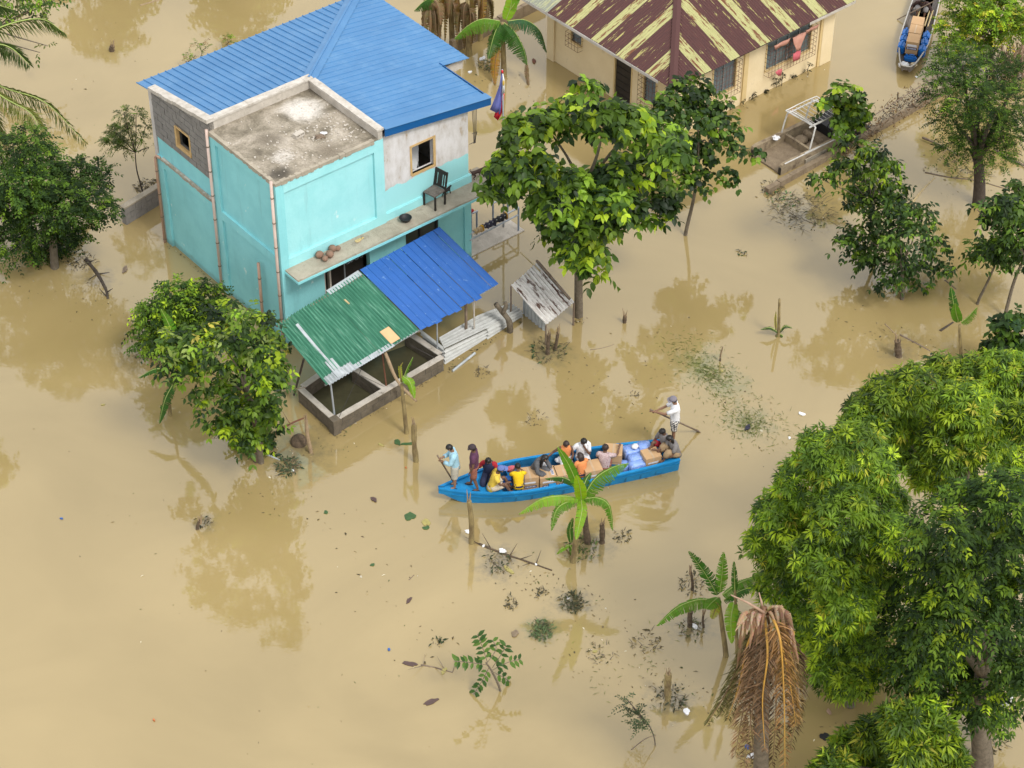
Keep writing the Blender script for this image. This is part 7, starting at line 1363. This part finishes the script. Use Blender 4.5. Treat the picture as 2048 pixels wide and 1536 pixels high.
# ------------------------------------------------------------------ half-drowned sapling whose leaves can be picked apart
base = W(1000, 1382, 0); sp = thing('half_drowned_sapling', 'half-drowned sapling with feather-like leaves in the open foreground water', 'sapling', base)
lm = None; rng = np.random.default_rng(4); g_ = random.Random(9)
def leafshape(k):
    T, F = BROAD; me = bpy.data.meshes.new('leaflet'); me.from_pydata([tuple(x) for x in (T * np.array([1, .9, 1]))], [], F); me.update()
    ca = me.color_attributes.new('leaf_color', 'FLOAT_COLOR', 'POINT'); cc = [(.035, .085, .018), (.055, .12, .022), (.09, .17, .03)][k]; ca.data.foreach_set('color', np.tile(np.array([*cc, 1], np.float32), len(T))); me.materials.append(M['leaf_gloss']); return me
lms = [leafshape(k) for k in range(3)]
MB().tube(curve([Vector((.02, 0, -.4)), Vector((0, 0, .05)), PY(985, 1345, base.y) - base, PY(972, 1325, base.y) - base], 4), [.03 - .001 * i for i in range(13)], 7).build('stem', M['bark'], sp, True)
for pp, n_ in (([(975, 1325), (965, 1295), (955, 1268)], 6), ([(975, 1330), (940, 1325), (908, 1322)], 7), ([(978, 1335), (965, 1360), (948, 1388)], 6), ([(985, 1335), (1005, 1305), (1012, 1290)], 4), ([(985, 1340), (1015, 1325), (1042, 1318)], 5), ([(988, 1345), (1015, 1360), (1040, 1385)], 6), ([(975, 1325), (992, 1298), (985, 1280)], 4)):
    dz = g_.uniform(-.3, .3); c = curve([PY(x, y, base.y + dz * k) - base for k, (x, y) in enumerate(pp)], 6); br = MB().tube(c, .008, 5).build('twig', M['bark'], sp)
    for j in range(n_):
        f = .2 + .78 * j / max(1, n_ - 1); k = min(len(c) - 2, int(f * (len(c) - 1))); d_ = (c[k + 1] - c[k]).normalized(); sv = d_.cross(Vector((0, -.5, 1))).normalized()
        for sg in (1, -1):
            dd = (sv * sg + d_ * .55 + Vector((0, 0, -.1 + g_.uniform(-.15, .15)))).normalized(); s2 = Vector((0, -.3, 1)).cross(dd).normalized(); n3 = dd.cross(s2); Ls = .20 * g_.uniform(.75, 1.1)
            o = bpy.data.objects.new('leaflet', g_.choice(lms)); col.objects.link(o); o.parent = br
            mm = Matrix((dd, s2, n3)).transposed().to_4x4(); mm.translation = c[k]; o.matrix_basis = mm @ Matrix.Diagonal((Ls, Ls * .55, Ls, 1))
tree('drowned_twiggy_shrub', 'small twiggy shrub with dull leaves in the bottom centre water', (1310, 1490), [(1255, 1400, 10), (1265, 1415, 12), (1275, 1435, 12), (1285, 1455, 10), (1272, 1450, 8), (1245, 1410, 7)], 'fine', 46, .015, 24, .55, cat='shrub', spread=.1, pal=[(.06, .085, .045), (.09, .11, .06)], wts=[1, 1], opts=dict(k=9, S=.18, L=.075, w=.5))

for i, (bx, by, lo, lb) in enumerate(((150, -70, [(100, -150, 60), (180, -190, 70), (240, -140, 50), (150, -250, 60), (60, -110, 45)], 'tall tree beyond the top edge, mirrored in the water at the upper left'), (470, -60, [(430, -110, 50), (500, -130, 55), (560, -95, 40), (470, -170, 45)], 'tree beyond the top edge, mirrored in the water behind the blue roof'), (-150, 760, [(-190, 640, 70), (-120, 600, 60), (-170, 560, 60)], 'tree beyond the left edge, mirrored at the left of the water'))):
    tree('outlying_tree', lb, (bx, by), lo, 'umbrella', 420, .14, 600 + i, .5, spread=1.0, pal=[G['dark'], G['mid'], G['fresh']], wts=[3, 4, 2], opts=dict(L=.26, w=.5, S=.4, k=8))
# ------------------------------------------------------------------ stumps, driftwood, drowned plants and litter
def stump(base_px, top_px, r, label, seed, mat='stump', name='broken_stump', taper=.8, rag=.25):
    g_ = random.Random(seed); b = W(*base_px, 0); tp = PY(*top_px, b.y) - b; pts = [Vector((0, 0, -.4)), Vector((0, 0, 0)), tp * .5 + Vector((g_.uniform(-.03, .03), 0, 0)), tp]
    t = thing(name, label, 'stump', b); c = curve(pts, 4); MB().tube(c, [r * (1.2 - (1 - taper) * i / len(c)) * g_.uniform(.85, 1.15) for i in range(len(c))], 9).build('trunk', M[mat], t, False)
    s = MB()
    for i in range(7):
        a = g_.uniform(0, 6.28); p = tp + Vector((math.cos(a), math.sin(a), 0)) * r * .5; s.tube([p - Vector((0, 0, .12)), p + Vector((g_.uniform(-.05, .05), g_.uniform(-.05, .05), g_.uniform(.03, rag)))], [.018, .006], 5)
    s.build('splinters', M['twig'], t); return t
stump((832, 922), (828, 848), .065, 'shaggy broken banana stump left of the bow of the blue boat', 1, 'banana_stem'); stump((943, 1086), (938, 1002), .06, 'leaning broken stump with a frayed top below the blue boat', 2, 'banana_stem', rag=.35)
stump((1336, 1398), (1337, 1348), .075, 'pale snapped stump left of the dead palm', 3, 'banana_stem'); stump((1176, 1086), (1170, 1030), .07, 'brown dead stem right behind the bright green banana plant', 4); stump((1204, 1085), (1204, 1048), .06, 'short dark stump right of the bright green banana plant', 5)
stump((1385, 1180), (1381, 1142), .03, 'thin dark twin stump left of the spread banana leaves', 6); stump((1380, 1252), (1381, 1222), .06, 'thick dark stump below the spread banana leaf', 7); stump((1407, 1255), (1407, 1228), .025, 'thin straight peg beside the thick dark stump', 8)
stump((1095, 708), (1098, 668), .05, 'forked brown stump with drowned leaves below the tin shed', 9); stump((1110, 700), (1116, 664), .04, 'second prong of the forked stump below the tin shed', 10)
stump((1797, 712), (1795, 682), .085, 'rotten stump with a stick across it at the right', 11); stump((1249, 645), (1250, 632), .05, 'tiny dark stump alone in the water right of the middle tree', 12); stump((224, 102), (225, 92), .08, 'dark root stub poking out at the upper left', 13)
stump((622, 905), (612, 840), .045, 'pale forked stem below the pen corner', 14, 'twig'); stump((513, 922), (520, 868), .09, 'muddy trunk stub below the front tree', 15); stump((395, 1058), (400, 1040), .04, 'dark twig stub alone in the left water', 16)
stump((1440, 722), (1441, 708), .02, 'thin dark twig standing in the drowned grass', 17)
def log(pxs, r, label, seed, mat='timber', z=.0, name='floating_branch', cat='branch', twigs=0):
    g_ = random.Random(seed); c = curve([W(x, y, z) for x, y in pxs], 5); b = MB().tube(c, [r * (1 - .45 * i / len(c)) * g_.uniform(.9, 1.1) for i in range(len(c))], 7)
    for i in range(twigs):
        p = c[g_.randrange(len(c))]; b.tube([p, p + Vector((g_.uniform(-.35, .35), g_.uniform(-.35, .35), g_.uniform(0, .22)))], [r * .4, r * .12], 5)
    return tag(b.build(name, M[mat], None, True), label, cat)
log([(958, 1088), (1000, 1105), (1050, 1122), (1104, 1141)], .035, 'long thin branch floating from the frayed stump towards the right', 1, 'stump', twigs=7); log([(172, 520), (195, 548), (212, 580), (216, 598)], .06, 'dark curved branch floating below the left bushy tree', 2, 'bark_dark', twigs=8)
log([(1770, 648), (1795, 672)], .02, 'pale stick lying across the rotten stump', 3, 'twig', z=.25); log([(1800, 670), (1835, 688), (1860, 702)], .03, 'grey stick floating right of the rotten stump', 4); log([(1880, 662), (1906, 645)], .04, 'dark half-sunk log beside the young banana plant', 5, 'bark_dark')
log([(1822, 408), (1845, 380), (1870, 355)], .035, 'pale bamboo floating left of the feathery tree trunk', 6, 'bamboo'); log([(1850, 345), (1900, 355), (1955, 362), (2035, 385)], .03, 'long thin bamboo floating behind the feathery tree trunk', 7, 'timber'); log([(1845, 275), (1880, 290), (1915, 310)], .04, 'fallen branch drifting left of the feathery tree', 8, 'timber', .1, twigs=6)
log([(280, 11), (318, 0), (340, -8)], .03, 'pale stick floating near the top edge left of the blue roof', 9, 'twig'); log([(1890, 560), (1912, 578)], .025, 'brown stick reaching out of the dense small tree towards the right', 10, 'timber', .15); log([(1180, 700), (1205, 696), (1228, 689)], .010, 'hair-thin twig floating right of the forked stump', 11, 'timber')
log([(842, 1330), (870, 1335), (905, 1345)], .022, 'thin forked twig floating left of the half-drowned sapling', 12, 'timber', twigs=5); log([(1990, 300), (2020, 318), (2048, 330)], .05, 'grey driftwood at the right edge below the feathery tree', 13, 'timber', .05, twigs=6); log([(535, 910), (560, 920)], .03, 'bundle of grey pipes under the front tree', 14, 'zinc')
log([(550, 868), (580, 848), (610, 835)], .03, 'rust-brown branch leaning out of the front tree towards the pen', 15, 'rust', .35, twigs=2); log([(560, 782), (590, 778), (612, 775)], .012, 'bare twig reaching from the front tree to the pen wall', 16, 'twig', .6); log([(1262, 1500), (1290, 1478), (1312, 1470)], .012, 'thin twig at the bottom edge left of the dead palm', 17, 'timber')
log([(222, 845), (250, 835)], .008, 'hair-thin straw in the left water', 18, 'timber') if False else None
log([(818, 1160), (828, 1150)], .014, 'tiny brown stick floating left of the sunken clumps', 19, 'timber')
def clump(px, py, rpx, n, label, seed, cols=((.05, .045, .035),), leafy=0, cat='drowned plant', name='drowned_plant', h=.11, lc=None, stick='murky'):
    g_ = random.Random(seed); rng = np.random.default_rng(seed); b = W(px, py, 0); r = rpx / PXM(b); t = thing(name, label, cat, b)
    m_ = MB()
    for i in range(n):
        a = g_.uniform(0, 6.28); rr = r * 1.25 * math.sqrt(g_.random()); p = Vector((rr * math.cos(a), rr * math.sin(a) * 1.1, -.03)); q = p + Vector((g_.uniform(-.6, .6) * r, g_.uniform(-.6, .6) * r, g_.uniform(.03, h)))
        m_.tube([p, p.lerp(q, .5) + Vector((0, 0, .03)), q], [.008, .006, .003], 4)
    m_.build('twigs', M[stick], t)
    if leafy:
        P = np.zeros((leafy, 3)); a = rng.random(leafy) * 6.28; rr = r * 1.3 * np.sqrt(rng.random(leafy)); P[:, 0] = rr * np.cos(a); P[:, 1] = rr * np.sin(a) * 1.1; P[:, 2] = rng.random(leafy) * h * .6
        D = rng.normal(0, 1, (leafy, 3)); D[:, 2] = rng.normal(.1, .3, leafy); L = rng.uniform(.06, .16, leafy); C_ = np.clip(np.array(lc or G['olive']) * rng.normal(1, .25, (leafy, 1)), .004, 1)
        leaves('foliage', P, D, L, L * .35, C_, LANCE, M['leaf_dry'], t, rng, .6)
    return t
DK = (.085, .08, .05)
for i, (x, y, r, n, lf, lc, lb) in enumerate(((1268, 830, 0, 0, 0, None, ''), (1083, 1262, 20, 40, 150, (.10, .14, .06), 'rounded tuft of green water weed in the lower middle'), (1145, 1205, 20, 46, 110, (.07, .075, .04), 'dark drowned clump with a white scrap right of the lower middle'), (1020, 1208, 12, 18, 20, DK, 'small dark drowned twigs below the floating branch'), (1080, 1186, 12, 18, 16, DK, 'small dark twigs left of the dark drowned clump'), (995, 1125, 22, 40, 40, (.06, .07, .035), 'drowned leaves tangled below the floating branch'), (875, 1285, 11, 14, 14, (.03, .05, .02), 'tiny spread of dark leaves left of the half-drowned sapling'), (1245, 1072, 14, 24, 20, DK, 'dark weed right of the bright green banana plant'), (1165, 1100, 26, 40, 60, (.07, .10, .03), 'drowned leaves round the foot of the bright green banana plant'), (1250, 620, 0, 0, 0, None, ''),
    (1098, 700, 30, 50, 60, (.05, .08, .035), 'drowned leaves round the forked stump below the tin shed'), (1605, 425, 46, 150, 40, (.06, .07, .03), 'tangle of dark drowned brush left of the dense small tree'), (1565, 400, 24, 60, 60, (.06, .12, .04), 'weedy drowned brush at the end of the low garden wall'), (1545, 378, 18, 70, 10, DK, 'dark brush caught on the near end of the low garden wall'), (575, 935, 20, 70, 90, (.06, .085, .04), 'weed clump at the foot of the front tree'), (530, 865, 24, 60, 50, (.14, .11, .06), 'dry debris caught in the front tree'), (1340, 1395, 26, 50, 60, (.06, .065, .04), 'grey weed round the pale snapped stump'), (1385, 1170, 22, 40, 30, DK, 'dark debris round the thin twin stump'), (1385, 1258, 22, 34, 30, (.09, .10, .04), 'limp leaves round the thick dark stump'), (505, 905, 18, 40, 10, DK, 'dark twigs left of the muddy trunk stub'), (295, 375, 18, 90, 60, (.07, .06, .035), 'dry tuft at the foot of the thin feathery sapling'), (290, 705, 16, 60, 10, (.1, .09, .06), 'grey twigs under the rounded dense bush'), (160, 525, 22, 60, 20, DK, 'dark debris under the left bushy tree'), (410, 1045, 12, 20, 12, (.03, .035, .02), 'dark sunken leaves in the left water'), (965, 745, 12, 40, 0, DK, 'thin bare drowned twigs below the corrugated metal wall'), (1070, 840, 18, 24, 0, DK, 'sparse bare twigs in open water above the blue boat'), (1270, 790, 10, 10, 4, DK, 'few dark twigs far above the oarsman'), (1940, 330, 40, 120, 60, (.10, .12, .05), 'brush heap round the feathery tree trunk'), (880, 130, 26, 70, 30, (.12, .08, .05), 'brown debris below the notch of the blue roof'), (975, 135, 18, 40, 30, (.06, .1, .04), 'debris at the foot of the tall banana plant'), (1290, 1285, 26, 30, 14, (.10, .08, .04), 'sparse reddish weed between sapling and dead palm'), (1200, 1305, 24, 24, 10, (.10, .09, .04), 'sparse twigs right of the half-drowned sapling'), (1980, 1480, 26, 60, 40, (.08, .07, .04), 'debris raft under the dark compound tree'), (1510, 1510, 22, 40, 20, (.08, .07, .05), 'rubbish-strewn twigs at the foot of the dying palm'), (1485, 508, 8, 10, 12, (.035, .06, .02), 'tiny floating sprig alone right of the slender tree'), (905, 740, 8, 10, 4, DK, 'small dark clump at the corner of the corrugated wall'))):
    if lb: clump(x, y, r, n, lb, 300 + i, leafy=lf, lc=lc)
# dead vines over the low garden wall
p0, p1 = W(1600, 355, .1), W(1875, 190, .1); g_ = random.Random(4); rng = np.random.default_rng(5)
vt = thing('dead_vine_hedge', 'brown dead vines matted along the low garden wall behind the pickup', 'vines', Vector((p0.x, p0.y, 0))); m_ = MB(); nP = []
for i in range(260):
    f = .25 + .75 * g_.random(); p = p0.lerp(p1, f) - vt.location + Vector((g_.gauss(0, .12), g_.gauss(.22, .12), 0)); p.z = g_.uniform(0, .5 if f > .4 else .15); q = p + Vector((g_.uniform(-.25, .25), g_.uniform(-.25, .25), g_.uniform(-.15, .2)))
    m_.tube([p, q], [.009, .004], 4); nP.append(tuple(q))
m_.build('stems', M['bark_dark'], vt)['kind'] = 'stuff'; nP = np.array(nP * 3) + rng.normal(0, .07, (780, 3)); nP[:, 2] = np.abs(nP[:, 2]); L = rng.uniform(.05, .11, 780)
leaves('dry_leaves', nP, rng.normal(0, 1, (780, 3)), L, L * .5, np.clip(np.array([[.16, .10, .055]]) * rng.normal(1, .35, (780, 1)), .01, 1), LANCE, M['leaf_dry'], vt, rng, .8)
MB().tube([p0.lerp(p1, .45) - vt.location + Vector((0, .3, .42)), p1 - vt.location + Vector((.1, .3, .62))], .018, 5).build('top_wire', M['timber'], vt); MB().tube([W(1795, 205, .1) - vt.location, W(1796, 185, .8) - vt.location], .02, 5).build('stake', M['timber'], vt)
# dry stick heap at the right edge
b = W(2030, 150, 0); hp = thing('dry_stick_heap', 'heap of pale dry sticks at the right edge below the yellow-green bush', 'stick heap', b); g_ = random.Random(6)
for k in range(3):
    m_ = MB()
    for i in range(60): p = Vector((g_.gauss(0, .35), g_.gauss(0, .4), g_.uniform(0, .5))); m_.tube([p, p + Vector((g_.uniform(-.3, .5), g_.uniform(-.2, .4), g_.uniform(.2, .9)))], [.018, .008], 4)
    m_.build('stick_bundle', M[('twig', 'timber', 'husk')[k]], hp)
# dark seedlings along the bungalow wall
for i, (x, y, h_, lb) in enumerate(((1553, 175, 18, 'dark seedling under the left half of the wide bungalow window'), (1563, 172, 20, 'taller dark seedling right beside the first one under the wide window'), (1586, 157, 6, 'low dark tuft under the right half of the wide window'), (1616, 150, 20, 'leaning dark seedling near the right corner of the bungalow'), (1506, 197, 10, 'small dark seedling below the bungalow pilaster'), (1481, 207, 12, 'dark seedling between the two bungalow windows'), (1461, 220, 16, 'dark seedling left of the pilaster under the narrow window'), (1530, 184, 4, 'barely visible drowned tuft at the bungalow wall'))):
    tree('drowned_seedling', lb, (x, y), [(x + (i % 3 - 1) * 2, y - h_ * .5, 3), (x + (i % 2) * 2, y - h_, 3)], 'lance', 6, .010, 400 + i, .8, 'bark_dark', .05, 'seedlings along the bungalow wall', cat='seedling', pal=[(.03, .032, .02), (.05, .045, .025)], wts=[1, 1], opts=dict(L=.10, w=.4, S=.08, k=6))
# drowned grass just breaking the surface
rng = np.random.default_rng(12); pts = []
for cx, cy, sx, sy, n in ((1395, 720, 30, 22, 240), (1440, 765, 26, 18, 260), (1480, 830, 30, 22, 240), (1530, 860, 34, 20, 120), (1350, 690, 20, 14, 60), (1420, 745, 12, 8, 160), (1500, 850, 14, 10, 180), (1250, 1330, 70, 40, 60)):
    for _ in range(n): p = W(cx + rng.normal(0, sx), cy + rng.normal(0, sy), .0); pts.append((p.x, p.y, .002))
pts = np.array(pts); n = len(pts); D = rng.normal(0, 1, (n, 3)); D[:, 2] = rng.uniform(.0, .25, n); L = rng.uniform(.06, .20, n)
o = leaves('drowned_grass', pts, D, L, np.full(n, .012), np.clip(np.array([[.16, .19, .06]]) * rng.normal(1, .25, (n, 1)), .02, 1), LANCE, M['leaf'], None, rng, .5); tag(o, 'sparse drowned grass breaking the surface right of the boat', None, None, 'stuff')
# floating leaves and litter
def flat(px, py, rx, ry, mat, label, cat, seed, th=.012, rot=0, name='floating_litter', group=None, z=0.0):
    o = MB().prism(blob(0, 0, rx, ry, 0, seed, 14), (0, 0, th)).build(name, M[mat], None); o.location = W(px, py, z) + Vector((0, 0, .004)); o.rotation_euler = (0, 0, rot); return tag(o, label, cat, group)
M['cyan'] = pmat('blue_plastic_scrap', (.03, .12, .40), None, 4, .4); M['orange_p'] = pmat('orange_scrap', (.55, .16, .05), None, 4, .5); M['wet_leaf'] = pmat('wet_yellow_leaf', (.40, .34, .11), (.28, .24, .08), 12, .6); M['green_pad'] = pmat('green_wet_leaf', (.055, .12, .035), (.035, .08, .025), 10, .4); M['purple_br'] = pmat('purple_brown_sheath', (.11, .065, .055), (.07, .045, .04), 8, .6)
for i, (x, y, rx, ry, mt, lb, cat) in enumerate(((938, 1064, .10, .06, 'styro', 'white foam tray caught at the frayed stump', 'litter'), (1005, 1103, .08, .08, 'styro', 'white foam box lid on the floating branch', 'litter'), (967, 1093, .04, .03, 'styro', 'white foam crumb between stump and box lid', 'litter'), (1072, 1130, .03, .025, 'styro', 'white crumb near the end of the floating branch', 'litter'), (1604, 829, .09, .05, 'styro', 'white foam plate floating alone right of the oarsman', 'litter'), (1692, 820, .09, .04, 'rubber', 'black plastic scrap floating left of the mango crown', 'litter'), (1495, 856, .13, .05, 'navy_cloth', 'dark sandal-like scrap in the drowned grass', 'litter'), (1579, 877, .04, .03, 'styro', 'white crumb below the dark sandal-like scrap', 'litter'), (1388, 1253, .12, .05, 'styro', 'white foam wedge beside the thick dark stump', 'litter'), (1373, 1424, .08, .08, 'white_bag', 'white plastic scrap right of the pale snapped stump', 'litter'), (1136, 1197, .04, .03, 'styro', 'white scrap on the dark drowned clump', 'litter'), (778, 1300, .035, .03, 'cyan', 'bright blue bottle cap left of the half-drowned sapling', 'litter'), (308, 1441, .035, .02, 'orange_p', 'orange scrap alone in the bottom left water', 'litter'), (123, 1038, .04, .02, 'cyan', 'bluish scrap alone at the far left', 'litter'), (206, 810, .05, .03, 'wet_leaf', 'yellow leaf floating in the left water', 'leaf'), (888, 1342, .10, .05, 'wet_leaf', 'yellowish pod on the forked twig', 'leaf'), (852, 1045, .13, .09, 'wet_leaf', 'pale crumpled leaf beside the three green pads', 'leaf'), (820, 1033, .14, .13, 'green_pad', 'large green leaf pad floating below the bow', 'leaf'), (852, 1056, .09, .06, 'green_pad', 'smaller green leaf pad under the pale crumpled leaf', 'leaf'), (745, 1130, .06, .04, 'green_pad', 'small green leaf floating in the middle left', 'leaf'), (652, 1025, .06, .05, 'green_pad', 'tiny green leaf cluster left of the bow', 'leaf'), (748, 1000, .09, .06, 'purple_br', 'dark scrap floating left of the blue boat bow', 'litter'), (820, 1328, .16, .07, 'purple_br', 'purple-brown banana sheath left of the forked twig', 'leaf'), (862, 1404, .17, .07, 'purple_br', 'purple-brown banana sheath at the bottom centre', 'leaf'), (818, 1201, .10, .05, 'purple_br', 'short dark brown scrap left of the lower middle', 'leaf'), (1658, 1424, .10, .04, 'husk', 'brown husk floating between palm and mango crown', 'leaf'), (1652, 1475, .14, .10, 'rubber', 'black tyre-like lump below the brown husk', 'litter'), (1190, 1303, .06, .035, 'wet_leaf', 'pale yellow leaf right of the half-drowned sapling', 'leaf'), (1017, 1140, .06, .16, 'wet_leaf', 'pale limp leaf below the floating branch', 'leaf'), (1444, 742, .05, .03, 'wet_leaf', 'yellow leaf in the drowned grass', 'leaf'), (1833, 155, .05, .03, 'styro', 'white crumb in front of the grey canoe', 'litter'), (1574, 363, .06, .04, 'styro', 'white scrap by the low garden wall', 'litter'), (940, 145, .06, .05, 'styro', 'white scrap below the roof notch', 'litter'), (965, 118, .12, .08, 'white_bag', 'white rag at the foot of the tall banana plant', 'litter'), (1068, 123, .12, .06, 'rust', 'reddish float left of the bungalow corner', 'litter'), (1327, 873, .06, .03, 'styro', 'white crumb in front of the steersman', 'litter'), (585, 942, .05, .03, 'styro', 'white crumb beside the weed clump under the front tree', 'litter'), (812, 936, .02, .02, 'orange_p', 'red speck floating above the bow', 'litter'), (250, 540, .14, .07, 'timber', 'brown floating pod in the water left of the turquoise wall', 'litter'), (1855, 1500, .05, .04, 'styro', 'white crumb in the debris raft', 'litter'), (1495, 1495, .07, .05, 'cyan', 'blue scrap at the foot of the dying palm', 'litter'), (1505, 1512, .12, .07, 'white_bag', 'crumpled white bag at the foot of the dying palm', 'litter'), (2008, 1410, .0, .0, 'styro', '', ''), (795, 885, .12, .07, 'green_pad', 'limp green banana leaf left of the shaggy stump', 'leaf'), (762, 890, .10, .03, 'wet_leaf', 'narrow pale leaf left of the limp banana leaf', 'leaf'), (815, 888, .16, .05, 'green_pad', 'broken banana leaf piece touching the shaggy stump', 'leaf'), (1030, 1268, .10, .08, 'mud', 'dim sunken lump in the lower middle', 'litter'))):
    if lb: flat(x, y, rx, ry, mt, lb, cat, 500 + i, .012 if cat != 'litter' else .03, i * .7, 'floating_leaf' if cat == 'leaf' else 'floating_litter')
# egret in the dark tree
b = PY(2008, 1412, W(1965, 1530).y - .6); eg_ = thing('egret', 'small white egret perched in the lower right tree', 'bird', b)
skin_obj('body', [(-.10, 0, 0), (0, 0, .03), (.09, 0, .08), (.12, 0, .16), (.10, 0, .24), (.15, 0, .27), (-.02, .02, -.08), (-.02, .02, -.18), (-.02, -.02, -.08), (-.02, -.02, -.18)], [(0, 1), (1, 2), (2, 3), (3, 4), (4, 5), (1, 6), (6, 7), (1, 8), (8, 9)], [.02, .055, .035, .018, .018, .022, .012, .008, .012, .008], M['styro'], eg_)
MB().tube([(.16, 0, .27), (.23, 0, .26)], [.010, .003], 6).build('beak', M['wet_leaf'], eg_)
# old tyre under the front tree and half-sunk round pot
b = W(598, 885, .0); o = MB().ellipsoid((0, 0, 0), (.22, .22, .24), 16, 10).build('round_pot', M['stump'], None, True); o.location = b; tag(o, 'dark round pot half sunk behind the pale forked stem', 'pot')
p0, p1 = W(905, 108, 0), W(1092, 12, 0); d1 = p1 - p0; sw_ = thing('garden_wall', 'dark muddy garden wall running behind the banana plants to the bungalow', 'wall', p0, math.atan2(d1.y, d1.x)); k_ = 8
for i in range(k_): MB().box((d1.length * i / k_ + .004, 0, -.5), (d1.length * (i + 1) / k_ - .004, .15, .42 + rb.uniform(-.03, .03))).build('wall_segment', M['mud'], sw_)
# flecks of straw, leaf and foam drifting in lines and gathering along walls and trunks
rng = np.random.default_rng(77); pts = []
def drift(a, b, n, sp):
    for _ in range(n):
        f = rng.random(); p = W(lerp(a[0], b[0], f) + rng.normal(0, sp), lerp(a[1], b[1], f) + rng.normal(0, sp * .7), 0); pts.append((p.x, p.y, .003))
for a, b, n, sp in (((335, 488), (452, 590), 60, 3), ((455, 590), (560, 680), 40, 3), ((672, 872), (888, 742), 90, 4), ((890, 735), (1040, 645), 50, 4), ((1225, 205), (1340, 275), 40, 4), ((1355, 275), (1650, 130), 90, 4), ((590, 780), (665, 865), 50, 5), ((540, 930), (700, 880), 60, 14), ((900, 1010), (1330, 950), 60, 12), ((1160, 640), (1156, 640), 30, 7), ((1000, 1120), (1250, 1250), 130, 34), ((1150, 1280), (1420, 1420), 120, 40), ((1300, 680), (1600, 900), 120, 40), ((1100, 720), (1300, 860), 80, 40), ((1540, 395), (1700, 470), 90, 22), ((1700, 640), (1900, 720), 80, 30), ((60, 560), (300, 640), 60, 30), ((250, 60), (120, 240), 30, 40), ((700, 1040), (900, 1340), 70, 50), ((940, 150), (1100, 200), 60, 18), ((1840, 330), (2040, 420), 80, 24), ((1460, 1380), (1700, 1500), 70, 36), ((450, 950), (650, 1050), 40, 40), ((200, 900), (700, 1480), 50, 120)): drift(a, b, n, sp)
pts = np.array(pts); n = len(pts); D = rng.normal(0, 1, (n, 3)); D[:, 2] = rng.uniform(0, .12, n); L = rng.uniform(.02, .085, n) * rng.choice([1, 1, 1.6], n)
o = leaves('drifting_flecks', pts, D, L, L * rng.uniform(.15, .5, n), np.clip(np.array([(.16, .12, .07), (.30, .23, .12), (.09, .075, .045), (.11, .13, .05), (.62, .57, .46)])[rng.choice(5, n, p=[.34, .2, .25, .15, .06])] * rng.normal(1, .2, (n, 1)), .02, 1), LANCE, M['leaf_dry'], None, rng, .4); tag(o, 'flecks of straw and leaf drifting on the flood water', None, None, 'stuff')
